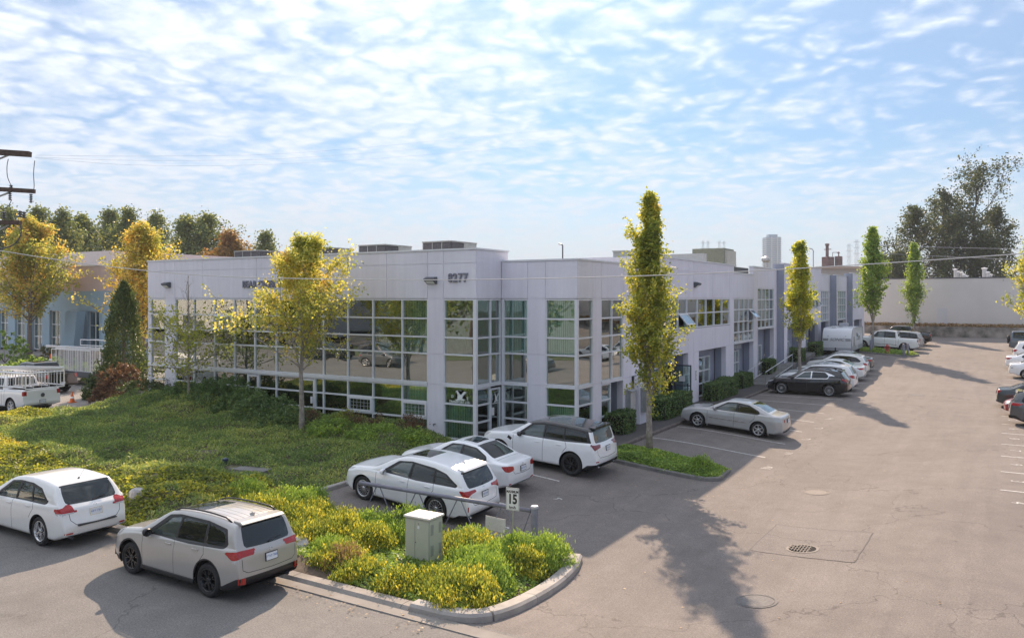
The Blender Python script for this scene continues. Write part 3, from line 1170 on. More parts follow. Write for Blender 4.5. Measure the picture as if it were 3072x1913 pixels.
gsh = 'yellow-green shrubs filling the planter'
spots = []
gp = np.random.default_rng(77)
tries = 0
while len(spots) < 30 and tries < 4000:
    tries += 1
    x, y = gp.uniform(-17.8, -9.2), gp.uniform(13.0, 16.9)
    if not inpoly(np.array([x]), np.array([y]), PLANTER)[0]: continue
    if edgedist(np.array([x]), np.array([y]), PLANTER)[0] < .32: continue
    if x < -13 and y < 13.7: continue
    r = gp.uniform(.55, .85)
    if -12.7 - r * .3 < x < -10.8 + r * .3 and 13.3 < y < 15.7 + r * .2: continue
    if all(math.hypot(x - a, y - b2) > (r + c) * .66 for a, b2, c in spots): spots.append((x, y, r))
ORD = ['first', 'second', 'third', 'fourth', 'fifth', 'sixth', 'seventh', 'eighth', 'ninth', 'tenth', 'eleventh', 'twelfth', 'thirteenth', 'fourteenth']
rows_ = [[q for q in spots if q[1] < 14.35], [q for q in spots if 14.35 <= q[1] < 15.75], [q for q in spots if q[1] >= 15.75]]
for q in rows_: q.sort()
for i, (x, y, r) in enumerate(spots):
    ri = [k for k in range(3) if (x, y, r) in rows_[k]][0]
    lab_ = ORD[rows_[ri].index((x, y, r))] + ' yellow green shrub from the left in the ' + ('street side row of the planter', 'middle row of the planter', 'gate side row of the planter')[ri]
    green = (y > 16.0 and x < -12.5) or gp.random() < .22
    shrub('planter_shrub', x, y, r, r * gp.uniform(.60, .95) * (.8 if y < 14.3 else 1), int(3300 * r / .7), 100 + i, 'blade', M_SHRUBG if green else M_SHRUBY,
          lab_, group=gsh)
shrub('dry_shrub', -12.6, 13.3, .42, .5, 900, 301, 'blade', M_DRY, 'dry straw coloured bush at the foot of the green utility cabinet')
shrub('dry_shrub', -17.6, 16.0, .30, .45, 600, 302, 'blade', M_DRY, 'dead brown grass tuft by the corner of the stall kerb')
shrub('heather_clump', -17.0, 16.55, .55, .5, 1700, 303, 'blade', M_SHRUBG, 'green feathery heather clump in front of the white crossover wheel')
shrub('heather_clump', -18.9, 15.9, .62, .5, 1700, 304, 'blade', M_SHRUBG, 'round green heather clump at the lawn end, left of the dry grass tuft')


def rock(x, y, s, label, seed, z=.1):
    g = np.random.default_rng(seed)
    import bmesh
    bm = bmesh.new(); bmesh.ops.create_icosphere(bm, subdivisions=3, radius=1)
    for v in bm.verts:
        p = v.co
        d = 1 + .22 * (mnoise.noise(p * 1.3 + Vector((seed, 0, 0)))) + .08 * mnoise.noise(p * 3.7)
        v.co = Vector((p.x * s[0] * d, p.y * s[1] * d, max(-.2, p.z) * s[2] * d))
    me = bpy.data.meshes.new('rock'); bm.to_mesh(me); bm.free()
    o = link_mesh('rock', me, None, [M_ROCK], (x, y, gz(x, y) + z))
    return tag(o, label, 'rock')


rock(-20.7, 13.6, (.33, .30, .42), 'pale upright boulder beside the tail of the white hatchback', 2, .3)
rock(-14.6, 13.75, (.42, .3, .22), 'flat grey stone lying among the shrubs behind the silver crossover', 3, .16)
mb = MB(); mb.box((-21.2, 17.9, .34), (1.5, .55, .1), rz=.25)
tag(bevel(mb.build('concrete_slab', M_CONCD), .015), 'long concrete slab half buried in the ivy bank', 'slab')
mb = MB(); mb.lathe([(0, .0), (.06, .02), (.07, .3), (.10, .33), (.10, .40), (0, .44)], (-22.1, 17.7, .25), n=12)
tag(mb.build('irrigation_marker', mat('navy_plastic', (.02, .035, .09), .4)), 'small dark blue capped marker at the end of the concrete slab', 'marker')

# litter: fallen leaves along the kerbs and under the trees
g = np.random.default_rng(88)
n = 900
cx_ = np.concatenate([g.normal(-12.6, .5, 250), g.normal(-11.3, 1.6, 200), g.uniform(-22, -9, 250), g.uniform(-13, 0, 200)])
cy_ = np.concatenate([g.uniform(29, 52, 250), g.normal(26.4, 1.0, 200), g.normal(11.85, .35, 250), g.uniform(13, 60, 200)])
Cl = np.stack([cx_, cy_, gzv(cx_, cy_) + .012], 1)
tag(quads_mesh('fallen_leaves', leaf_quads(Cl, .06, .93, .7, 9), M_DRY), 'scattered dry leaves lying on the asphalt and along the kerbs', 'fallen leaves', kind='stuff')
# ------------------------------------------------------------------ the lavender office building
class Fr:
    """a wall plane; u runs along it, d points outwards"""

    def __init__(self, kind, c):
        self.k = kind; self.c = c

    def p(self, u, z, d):
        if self.k == 'F': return (u, self.c - d, z)
        if self.k == 'S': return (self.c + d, u, z)
        if self.k == 'N': return (u, self.c + d, z)
        return (self.c - d, u, z)          # 'W'

    def box(self, mb, u0, u1, z0, z1, d0, d1):
        a = self.p(u0, z0, d0); b2 = self.p(u1, z1, d1)
        mb.b(a[0], b2[0], a[1], b2[1], a[2], b2[2])
        return mb


BLD = empty('office_building', (-28, 45, 0), label='long two storey lavender grey office building with green glass, number 8277 on its corner', cat='building')
BO = (-28, 45, 0)


def panel(fr, u0, u1, z0, z1, m_=None, d=0.0, par=None, off=None, name='wall_panel', j=.011):
    mb = MB()
    fr.box(mb, u0, u1, z0, z1, d - .30, d - .022)
    fr.box(mb, u0 + j, u1 - j, z0 + j, z1 - j, d - .022, d)
    return mb.build(name, m_ or M_WALL, par or BLD, off=off or BO)


def coping(fr, u0, u1, z, d=0.0, par=None, off=None):
    mb = MB(); fr.box(mb, u0, u1, z, z + .07, d - .34, d + .035)
    return mb.build('coping', M_COPING, par or BLD, off=off or BO)


def blinds(fr, u0, u1, z0, z1, par, off, d=-.20, m_=None, w=.085, name='blind'):
    mb = MB(); n = max(1, int((u1 - u0) / w)); w = (u1 - u0) / n
    for i in range(n):
        a = u0 + i * w
        dd = random.uniform(.018, .045)
        p = [fr.p(a, z0, d), fr.p(a + w * .92, z0, d + dd), fr.p(a + w * .92, z1, d + dd), fr.p(a, z1, d)]
        mb.add(p, [(0, 1, 2, 3)])
    return mb.build(name, m_ or M_BLIND, par, off=off)


def window(fr, us, zs, par=None, off=None, d=-.06, bw=.065, gl=None, span=(), skip=(), bl=(), thick=(), cur=(), gl_span=None, name='window'):
    """us, zs: bar centres. span: rows of spandrel glass; skip: cells left open; bl: (col0, col1, row0, row1) with blinds; cur: the same with curtains"""
    par = par or BLD; off = off or BO
    gl = gl or M_GLASS
    mb = MB()
    for i, u in enumerate(us):
        w = bw * (1.0 if 0 < i < len(us) - 1 else .8)
        fr.box(mb, u - w / 2, u + w / 2, zs[0], zs[-1], d - .07, d + .045)
    for i, z in enumerate(zs):
        w = bw if z not in thick else .15
        fr.box(mb, us[0] - .02, us[-1] + .02, z - w / 2, z + w / 2, d - .068, d + (.05 if w < .1 else .09))
    wo_ = mb.build(name, M_FRAME, par, off=off)
    for i in range(len(us) - 1):
        for j in range(len(zs) - 1):
            if (i, j) in skip: continue
            a, b2, c, e_ = us[i] + .01, us[i + 1] - .01, zs[j] + .01, zs[j + 1] - .01
            q = MB()
            tilt = random.uniform(-.004, .004); tz = random.uniform(-.003, .003)
            vs = []
            for dd in (d - .035, d - .02):
                vs += [fr.p(a, c, dd - tilt - tz), fr.p(b2, c, dd + tilt - tz), fr.p(b2, e_, dd + tilt + tz), fr.p(a, e_, dd - tilt + tz)]
            q.add(vs, [(3, 2, 1, 0), (4, 5, 6, 7), (0, 1, 5, 4), (1, 2, 6, 5), (2, 3, 7, 6), (3, 0, 4, 7)])
            q.build('pane', (gl_span or M_SPAN) if j in span else gl, wo_, off=off)
    for (i0, i1, j0, j1) in bl:
        blinds(fr, us[i0] + .03, us[i1] - .03, zs[j0], zs[j1], wo_, off)
    for (i0, i1, j0, j1) in cur:
        blinds(fr, us[i0] + .03, us[i1] - .03, zs[j0], zs[j1], wo_, off, m_=M_CURTAIN, w=.16, name='curtain')
    return wo_


ZT, ZL, ZH = 8.0, 7.55, 5.97
F1 = Fr('F', 27.4); S1 = Fr('S', -18.6); F2 = Fr('F', 29.35); S2 = Fr('S', -14.9)
J1 = [-40.75, -39.2, -38.36, -36.02, -31.86, -27.49, -23.41, -21.12, -20.28, -18.6]
for a, b2 in zip(J1[:-1], J1[1:]):
    panel(F1, a, b2, ZH, 7.45); panel(F1, a, b2, 7.45, ZT)
coping(F1, -40.8, -18.56, ZT)
for u0, u1 in ((-39.2, -38.33), (-21.12, -20.28)):
    for z0, z1 in ((-.1, 2.31), (2.31, 3.6), (3.6, ZH)):
        panel(F1, u0, u1, z0, z1)
ZR = [.06, .80, 1.52, 2.31, 3.60, 4.32, 5.11, 5.92]
U0 = [-40.68, -39.22]
UM = [-38.31, -36.77, -35.11, -33.56, -32.03, -30.49, -28.88, -27.3, -25.76, -24.24, -22.55, -21.14]
U2 = [-20.26, -18.70]
window(F1, U0, ZR, span=(3,), bl=[(0, 1, 4, 5)], thick=(2.31,))
# upper storey glazing, then the ground floor with its two doors
window(F1, UM, ZR[3:], span=(0,), thick=(2.31,), bl=[(0, 1, 1, 2), (2, 3, 1, 3), (4, 6, 1, 4), (8, 9, 1, 4), (10, 11, 1, 4)],
       cur=[(1, 2, 2, 4), (2, 4, 3, 4), (3, 4, 1, 3), (6, 7, 1, 4)], skip=((2, 2),))
lowu = [-38.31, -36.77, -35.11, -33.56, -32.55, -31.75, -30.49, -28.75, -27.85, -27.3, -25.76, -24.24, -22.55, -21.14]
skip_ = set()
for j in range(3): skip_.add((4, j)); skip_.add((7, j))
skip_ |= {(10, 1), (12, 1)}
gw = window(F1, lowu, ZR[:3] + [2.2], bl=[(0, 4, 0, 3), (8, 11, 0, 3), (12, 13, 0, 3)], skip=skip_)
for (u0, u1) in ((-25.76, -24.24), (-22.55, -21.14)):      # small barred hopper windows
    mb = MB(); a, b2, c, e_ = u0 + .03, u1 - .03, .83, 1.49
    for (p, q, r_, s_) in ((a, a + .09, c, e_), (b2 - .09, b2, c, e_), (a + .09, b2 - .09, c, c + .09), (a + .09, b2 - .09, e_ - .09, e_)):
        F1.box(mb, p, q, r_, s_, -.07, .03)
    hw = mb.build('hopper_window', M_FRAME, BLD, off=BO)
    mb = MB(); F1.box(mb, a + .09, b2 - .09, c + .09, e_ - .09, -.06, -.05); mb.build('pane', M_GLASS, hw, off=BO)
    mb = MB()
    for k in range(1, 6): F1.box(mb, a + .09 + (b2 - a - .18) * k / 6 - .004, a + .09 + (b2 - a - .18) * k / 6 + .004, c + .09, e_ - .09, -.048, -.04)
    for k in range(1, 3): F1.box(mb, a + .09, b2 - .09, c + .09 + (e_ - c - .18) * k / 3 - .004, c + .09 + (e_ - c - .18) * k / 3 + .004, -.046, -.038)
    mb.build('muntin', M_FRAME, hw, off=BO)


def door(fr, u0, u1, z1, d=-.02, z0=.06, par=None, off=None, handle=1):
    par = par or BLD; off = off or BO
    mb = MB(); s = .075
    for (a, b2, c, e_) in ((u0, u0 + s, z0, z1), (u1 - s, u1, z0, z1), (u0 + s, u1 - s, z1 - s, z1), (u0 + s, u1 - s, z0, z0 + .2)):
        fr.box(mb, a + .001, b2 - .001, c, e_, d - .05, d + .02)
    dr = mb.build('door', M_FRAME, par, off=off)
    mb = MB(); fr.box(mb, u0 + s, u1 - s, z0 + .2, z1 - s, d - .03, d - .015); mb.build('door_glass', M_GLASS, dr, off=off)
    mb = MB(); hu = u0 + .12 if handle > 0 else u1 - .12
    fr.box(mb, hu - .05, hu + .05, 1.0, 1.32, d + .025, d + .09); mb.build('door_handle', M_WHITE, dr, off=off)
    return dr


door(F1, -32.5, -31.78, 2.14); door(F1, -28.72, -27.88, 2.14, handle=-1)
# the corner: bay on the front, return with the entrance, second front, then the long east side
window(F1, U2, ZR, span=(3,), bl=[(0, 1, 0, 2)], thick=(2.31,))
mb = MB(); F1.box(mb, -18.76, -18.6, 0, ZH - .02, -.13, .0); mb.build('corner_post', M_FRAME, BLD, off=BO)
mb = MB(); S1.box(mb, 27.41, 27.53, 0, ZH - .02, -.12, .002); mb.build('corner_post', M_FRAME, BLD, off=BO)
mb = MB(); F2.box(mb, -18.58, -18.48, 0, ZH - .02, -.14, .02); mb.build('corner_post', M_FRAME, BLD, off=BO)
window(S1, [27.5, 28.55, 29.33], ZR[3:], span=(0,), bl=[(0, 2, 1, 4)], thick=(2.31,), gl=M_GLASSR)
window(S1, [27.5, 28.50], ZR[:3] + [2.2], gl=M_GLASSR)
door(S1, 28.52, 29.30, 2.14, d=-.03)
panel(S1, 27.412, 29.9, ZH, ZT, d=.001); coping(S1, 27.36, 29.95, ZT, d=.002)
panel(Fr('N', 29.9), -40.4, -18.62, 7.0, ZT, d=.0); coping(Fr('N', 29.9), -40.4, -18.9, ZT)
for a, b2 in ((-18.58, -17.27), (-17.27, -16.41), (-16.41, -14.9)):
    panel(F2, a, b2, ZH, ZL)
coping(F2, -18.55, -14.86, ZL)
for z0, z1 in ((-.3, 2.31), (2.31, 3.6), (3.6, ZH)):
    panel(F2, -17.27, -16.41, z0, z1)
window(F2, [-18.5, -17.29], ZR, span=(3,), bl=[(0, 1, 4, 7)], thick=(2.31,))
window(F2, [-16.39, -15.0], ZR, span=(3,), bl=[(0, 1, 4, 7), (0, 1, 0, 2)], thick=(2.31,))
mb = MB(); F2.box(mb, -15.04, -14.9, -.3, ZH - .02, -.12, .0); mb.build('corner_post', M_FRAME, BLD, off=BO)
mb = MB(); S2.box(mb, 29.36, 29.47, -.3, ZH - .02, -.12, .002); mb.build('corner_post', M_FRAME, BLD, off=BO)
window(S2, [29.46, 30.79], ZR, span=(3,), thick=(2.31,), gl=M_GLASSR)
for a, b2 in ((29.362, 30.79), (30.79, 31.64), (31.64, 33.96), (33.96, 37.2)):
    panel(S2, a, b2, ZH, ZL, d=.001)
coping(S2, 29.32, 37.2, ZL, d=.002)
for z0, z1 in ((-.3, 2.31), (2.31, 3.6), (3.6, ZH)):
    panel(S2, 30.79, 31.64, z0, z1)
window(S2, [31.66, 32.78, 33.94], ZR[3:], span=(0,), thick=(2.31,), gl=M_GLASSR)
window(S2, [31.66, 32.62], [.06, .8, 1.52, 2.2], gl=M_GLASSR)
for z0, z1 in ((2.31, ZH),): panel(S2, 33.96, 37.2, z0, z1)
panel(S2, 33.96, 34.96, -.3, 2.31); panel(S2, 34.96, 35.75, -.3, 2.31, d=.42); panel(S2, 35.75, 37.2, -.3, 2.31)
D1 = Fr('F', 34.0)                                    # reveal of the side doorway


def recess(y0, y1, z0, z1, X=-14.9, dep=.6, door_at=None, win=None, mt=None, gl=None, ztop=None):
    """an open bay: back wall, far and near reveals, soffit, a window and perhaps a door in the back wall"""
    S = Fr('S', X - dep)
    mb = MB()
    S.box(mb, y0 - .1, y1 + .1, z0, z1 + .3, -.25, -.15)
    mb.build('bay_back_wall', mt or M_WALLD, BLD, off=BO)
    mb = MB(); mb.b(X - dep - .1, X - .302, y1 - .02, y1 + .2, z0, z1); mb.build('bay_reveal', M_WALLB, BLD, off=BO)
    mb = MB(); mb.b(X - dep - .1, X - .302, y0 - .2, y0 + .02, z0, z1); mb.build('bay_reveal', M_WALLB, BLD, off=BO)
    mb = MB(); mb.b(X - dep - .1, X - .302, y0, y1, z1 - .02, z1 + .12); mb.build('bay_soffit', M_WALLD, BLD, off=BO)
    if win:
        us, zs = win
        window(S, us, zs, gl=gl or M_GLASSR, bl=[(0, len(us) - 1, 0, len(zs) - 1)] if random.random() < .6 else [])
    if door_at:
        door(S, door_at[0], door_at[1], z0 + 2.2, d=-.02, z0=z0 + .06)
    return S


recess(32.64, 33.96, -.3, 2.25, dep=.9)
# section two: taller parapet, strip of windows, two recessed bays
T2 = 8.06
for a, b2 in ((37.2, 40.1), (40.1, 42.9), (42.9, 43.75), (43.75, 47.2), (47.2, 50.72), (50.72, 51.65)):
    panel(S2, a, b2, ZH, 7.45); panel(S2, a, b2, 7.45, T2)
coping(S2, 37.15, 51.7, T2)
panel(Fr('F', 37.2), -22, -14.92, ZL, T2)
for a, b2, c in ((37.2, 37.75, 4.27), (50.72, 51.65, 2.95)): panel(S2, a, b2, c, ZH)
MU = [37.78, 38.6, 39.93, 41.31, 42.7, 44.48, 46.07, 47.59, 49.18, 50.7]
window(S2, MU, [4.33, 5.13, 5.93], gl=M_GLASSR, skip=((3, 0),), bl=[(4, 7, 0, 2)])
for a, b2 in ((37.2, 40.1), (40.1, 42.9), (42.9, 43.75), (43.75, 47.2), (47.2, 50.72)):
    panel(S2, a, b2, 2.95, 4.27)
for a, b2 in ((42.86, 43.75), (43.75, 44.66), (49.9, 51.65)): panel(S2, a, b2, -.3, 2.95)
panel(S2, 37.2, 37.6, -.3, 2.95)
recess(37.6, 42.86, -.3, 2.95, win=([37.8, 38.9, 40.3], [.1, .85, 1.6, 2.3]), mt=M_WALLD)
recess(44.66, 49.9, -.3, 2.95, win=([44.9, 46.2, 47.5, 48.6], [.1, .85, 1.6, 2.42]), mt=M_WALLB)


def open_sash(fr, u0, u1, z0, z1, ang=38, par=None):
    """top hung sash pushed open"""
    par = par or BLD
    h = z1 - z0
    mb = MB(); a = R(ang)

    def P(u, s, t):       # s down the sash, t thickness
        return fr.p(u, z1 - s * math.cos(a) + t * math.sin(a), s * math.sin(a) + t * math.cos(a))

    def bar(ua, ub, sa, sb, t0=-.02, t1=.03):
        vs = [P(ua, sa, t0), P(ub, sa, t0), P(ub, sb, t0), P(ua, sb, t0), P(ua, sa, t1), P(ub, sa, t1), P(ub, sb, t1), P(ua, sb, t1)]
        mb.add(vs, [(0, 1, 2, 3), (7, 6, 5, 4), (0, 4, 5, 1), (1, 5, 6, 2), (2, 6, 7, 3), (3, 7, 4, 0)])
    w = .06
    bar(u0, u0 + w, 0, h); bar(u1 - w, u1, 0, h); bar(u0 + w, u1 - w, 0, w); bar(u0 + w, u1 - w, h - w, h)
    s_ = mb.build('open_sash', M_FRAME, par, off=BO)
    mb = MB(); bar(u0 + w, u1 - w, w, h - w, .0, .008); mb.build('pane', M_GLASSR, s_, off=BO)
    mb = MB()
    for u in (u0 + .03, u1 - .03): mb.tube([fr.p(u, z0 + .05, -.02), P(u, h - .1, 0)], .012, 5)
    mb.build('stay', M_STEEL, s_, off=BO)


open_sash(S2, 41.36, 42.66, 4.36, 5.10, 40)
open_sash(F1, -35.08, -33.59, 4.35, 5.08, 14)
# the propped open glass entrance door
mb = MB()
dx0, dx1, dy = -15.42, -14.45, 42.05
for (a, b2, c, e_) in ((dx0, dx0 + .07, .0, 2.25), (dx1 - .07, dx1, .0, 2.25), (dx0 + .07, dx1 - .07, 2.18, 2.25), (dx0 + .07, dx1 - .07, .0, .14), (dx0 + .07, dx1 - .07, 1.1, 1.15)):
    mb.b(a, b2, dy - .025, dy + .025, c + .1, e_ + .1)
dr = mb.build('open_entrance_door', M_DGREY, BLD, off=BO)
mb = MB(); mb.b(dx0 + .07, dx1 - .07, dy - .006, dy + .006, .24, 2.28); mb.build('door_glass', M_GLASS, dr, off=BO)
mb = MB(); mb.b(dx0 + .28, dx0 + .62, dy - .032, dy - .026, 1.45, 1.75); mb.build('door_notice', M_WHITE, dr, off=BO)
mb = MB(); mb.b(dx1 - .2, dx1 - .16, dy - .09, dy - .03, .9, 1.35); mb.build('door_handle', M_BLACK, dr, off=BO)
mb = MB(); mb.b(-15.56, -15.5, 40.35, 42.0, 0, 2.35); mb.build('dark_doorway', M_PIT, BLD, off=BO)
mb = MB(); mb.b(-15.49, -15.40, 37.9, 42.2, 2.42, 2.88); mb.build('blue_fascia', mat('blue_sign_panel', (.05, .11, .34), .4, noise=.3, nscale=3), BLD, off=BO)
for i, (y, s_, w) in enumerate(((43.1, '103', .2), (43.98, '104', .2))):
    mb = MB(); mb.b(-14.898, -14.885, y - .05, y + .28, 1.3, 1.95)
    wn_ = mb.build('wall_notice', M_WHITE, BLD, off=BO)
    mb = MB()
    for k in range(5): mb.b(-14.885, -14.882, y, y + .23 - .05 * (k % 2), 1.85 - k * .11, 1.80 - k * .11)
    mb.build('notice_print', M_DGREY, wn_, off=BO)
# section three
T3 = 7.58
panel(S2, 51.65, 56.4, ZH, T3); coping(S2, 51.68, 56.4, T3)
window(S2, [51.68, 52.9, 54.1, 55.2, 56.35], [3.06, 3.73, 4.42, 5.22, 5.93], gl=M_GLASSR, skip=((3, 2),), bl=[(1, 2, 2, 4)], thick=(3.06,))
open_sash(S2, 55.23, 56.3, 4.47, 5.18, 42)
panel(S2, 56.4, 57.5, -.2, T3 - .001)
recess(51.66, 56.4, -.3, 2.98, win=([51.9, 53.0, 54.2, 55.0], [.1, .85, 1.6, 2.4]), mt=M_WALLB)
mb = MB(); mb.b(-15.49, -15.44, 51.9, 55.3, 2.5, 2.85); fs_ = mb.build('tenant_sign', mat('grey_sign_panel', (.33, .33, .38), .6), BLD, off=BO)
mb = MB(); gl_ = np.random.default_rng(5); y_ = 52.1
while y_ < 55.1:
    w_ = gl_.uniform(.10, .17)
    for q in range(2): mb.b(-15.44, -15.43, y_ + q * w_ * .55, y_ + q * w_ * .55 + .03, 2.58, 2.77)
    mb.b(-15.44, -15.431, y_, y_ + w_ * .8, 2.74 if gl_.random() < .6 else 2.66, 2.77 if gl_.random() < .6 else 2.69)
    y_ += w_ + .07 + (.12 if gl_.random() < .2 else 0)
mb.build('sign_print', M_WHITE, fs_, off=BO)
# section four
T4 = 8.15
panel(S2, 56.41, 57.5, T3, T4); panel(S2, 57.5, 62.2, 6.7, T4); panel(S2, 62.2, 63.1, .2, T4)
coping(S2, 56.36, 63.1, T4)
window(S2, [57.53, 58.7, 59.85, 61.0, 62.17], [3.81, 4.4, 5.14, 5.87, 6.66], gl=M_GLASSR, bl=[(0, 2, 2, 4), (2, 4, 1, 4)], thick=(3.81,))
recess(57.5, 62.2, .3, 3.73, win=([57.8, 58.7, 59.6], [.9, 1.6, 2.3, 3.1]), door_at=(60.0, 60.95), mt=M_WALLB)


def step_face(y, xa, xb, z1):
    """slate painted face where the wall steps forward"""
    f = Fr('F', y)
    panel(f, xa - .3, xb - .004, .2, z1, M_WALLB, d=.001)


# section five
S5 = Fr('S', -14.35); T5 = 8.6
step_face(63.1, -14.9, -14.35, T5)
for a, b2 in ((63.11, 64.2), (64.2, 69.0), (69.0, 73.6), (73.6, 77.6)): panel(S5, a, b2, 6.68, T5)
coping(S5, 63.08, 77.65, T5)
panel(S5, 63.11, 64.2, .2, 6.68); panel(S5, 76.3, 77.6, .3, 6.68); panel(S5, 64.2, 69.0, 3.7, 5.1); panel(S5, 69.0, 76.3, 3.7, 5.1); panel(S5, 69.4, 70.9, .3, 3.7)
window(S5, [64.23, 65.6, 67.0, 68.4, 69.8, 71.2, 72.6, 74.0, 75.2, 76.27], [5.14, 5.88, 6.65], gl=M_GLASSR, bl=[(5, 9, 0, 2)], skip=((8, 0),))
open_sash(S5, 75.22, 76.25, 5.17, 5.85, 40)
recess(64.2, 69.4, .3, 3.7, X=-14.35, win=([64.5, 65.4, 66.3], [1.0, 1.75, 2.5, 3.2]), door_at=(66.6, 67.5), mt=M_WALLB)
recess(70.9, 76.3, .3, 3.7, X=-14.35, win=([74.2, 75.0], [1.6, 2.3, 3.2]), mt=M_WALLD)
# section six
panel(S5, 77.6, 82.0, 6.66, 8.17); coping(S5, 77.66, 82.0, 8.17); panel(S5, 81.4, 82.0, .5, 6.66)
window(S5, [77.65, 78.6, 79.5, 80.5, 81.38], [3.85, 4.55, 5.25, 5.95, 6.63], gl=M_GLASSR, bl=[(0, 4, 0, 4)], thick=(3.85,))
recess(77.6, 81.4, .5, 3.78, X=-14.35, mt=M_WALLD)
# section seven
S7 = Fr('S', -13.75)
step_face(82.0, -14.35, -13.75, 8.17)
panel(S7, 82.01, 88.0, 6.7, 8.17); coping(S7, 81.96, 88.0, 8.17); panel(S7, 82.01, 82.7, .6, 6.7); panel(S7, 87.4, 88.0, .6, 6.7)
window(S7, [82.73, 83.9, 85.05, 86.2, 87.37], [3.88, 4.6, 5.28, 5.95, 6.67], gl=M_GLASSR, bl=[(1, 3, 0, 4)], thick=(3.88,))
recess(82.7, 87.4, .6, 3.8, X=-13.75, mt=M_WALLB)
# section eight, the far end
S8 = Fr('S', -13.2)
step_face(88.0, -13.75, -13.2, 8.5)
panel(S8, 88.01, 96.0, 6.68, 8.5); coping(S8, 87.96, 96.0, 8.5)
panel(S8, 88.01, 88.8, .7, 6.68); panel(S8, 94.3, 96.0, .7, 6.68); panel(S8, 88.8, 94.3, 3.7, 5.2)
window(S8, [88.83, 90.2, 91.5, 92.9, 94.27], [5.24, 5.95, 6.65], gl=M_GLASSR, bl=[(0, 4, 0, 2)])
recess(88.8, 94.3, .7, 3.7, X=-13.2, win=([89.0, 90.2], [1.6, 2.4, 3.3]), mt=M_WALLB)
# rear and west walls, roof, rooms
mb = MB(); mb.b(-40.75, -40.45, 27.42, 95.9, -.1, 7.6); mb.build('west_wall', M_WALL, BLD, off=BO)
mb = MB(); mb.b(-40.45, -13.25, 95.6, 95.9, -.1, 7.6); mb.build('north_wall', M_WALL, BLD, off=BO)
mb = MB(); mb.b(-40.5, -18.95, 27.75, 95.6, 7.02, 7.12); mb.b(-18.94, -15.25, 29.7, 95.6, 7.02, 7.12); mb.build('roof', M_ROOF, BLD, off=BO)
mb = MB()
mb.b(-40.4, -19.0, 27.78, 95, 3.05, 3.30); mb.b(-18.99, -15.3, 29.75, 50, 3.05, 3.30)
mb.b(-40.4, -19.0, 27.78, 95, 5.99, 6.1); mb.b(-18.99, -15.3, 29.75, 95, 5.99, 6.1)
mb.b(-40.4, -22.0, 31.4, 31.5, 0, 6); mb.b(-21.9, -21.8, 31.5, 95, 0, 6)
for x_ in (-35.1, -30.5, -24.2): mb.b(x_ - .05, x_ + .05, 27.75, 31.3, 3.3, 6)
for y_ in (34, 40, 46, 52, 57.5): mb.b(-21.7, -15.3, y_ - .05, y_ + .05, 3.3, 6)
mb.build('interior', M_ROOM, BLD, off=BO)
mb = MB()
for x_ in (-36.2, -34.3, -32.7, -29.6, -26.3):
    mb.box((x_, 29.3, 3.68), (1.2, .6, .05)); mb.box((x_ - .5, 29.3, 3.48), (.05, .5, .36)); mb.box((x_ + .5, 29.3, 3.48), (.05, .5, .36))
    mb.box((x_ + .2, 29.35, 3.95), (.5, .05, .34)); mb.box((x_, 28.8, 3.9), (.45, .08, .6)); mb.box((x_, 28.9, 3.6), (.45, .42, .08))
mb.build('office_furniture', M_DGREY, BLD, off=BO)
# sills and base
mb = MB(); F1.box(mb, -40.7, -18.58, -.15, .03, -.3, .05); mb.build('plinth', M_CONC, BLD, off=BO)
mb = MB(); F2.box(mb, -18.5, -14.9, -.3, .03, -.3, .03); mb.build('plinth', M_CONC, BLD, off=BO)

# lettering, one mesh per character
FW = {}


def letters(s, x0, x1, z, cap, y, par, off, m_, name='letter'):
    cu_w = []
    size = cap / .70
    objs = []
    for ch in s:
        if ch == ' ': objs.append(None); cu_w.append(size * .28); continue
        o = text_mesh(name, ch, size, m_, par, (0, 0, 0), (R(90), 0, 0), extrude=.03, offset=.012)
        b_ = [v.co.x for v in o.data.vertices]; objs.append(o); cu_w.append(max(b_) - min(b_) + size * .10)
    tot = sum(cu_w); k = (x1 - x0) / tot; x_ = x0
    for o, w in zip(objs, cu_w):
        if o: o.location = (x_ + w * k / 2 - off[0], y - off[1], z - off[2]); o.scale = (k, 1, 1)
        x_ += w * k


letters('BEAR CREEK BUSINESS PARK', -32.87, -27.35, 6.66, .33, 27.36, BLD, BO, M_LETTER, 'sign_letter')
letters('8277', -20.02, -18.98, 6.82, .36, 27.36, BLD, BO, M_LETTER, 'house_numeral')

EAGLE = [(285, 440), (300, 425), (320, 410), (335, 400), (350, 450), (370, 490), (388, 505), (402, 490), (425, 450), (452, 425), (490, 440), (478, 462), (440, 500), (420, 545), (405, 580), (440, 588), (472, 600),
         (430, 620), (380, 612), (350, 618), (300, 632), (275, 615), (300, 600), (325, 592), (308, 582), (288, 570), (284, 545), (300, 530), (330, 540), (320, 510), (300, 480)]


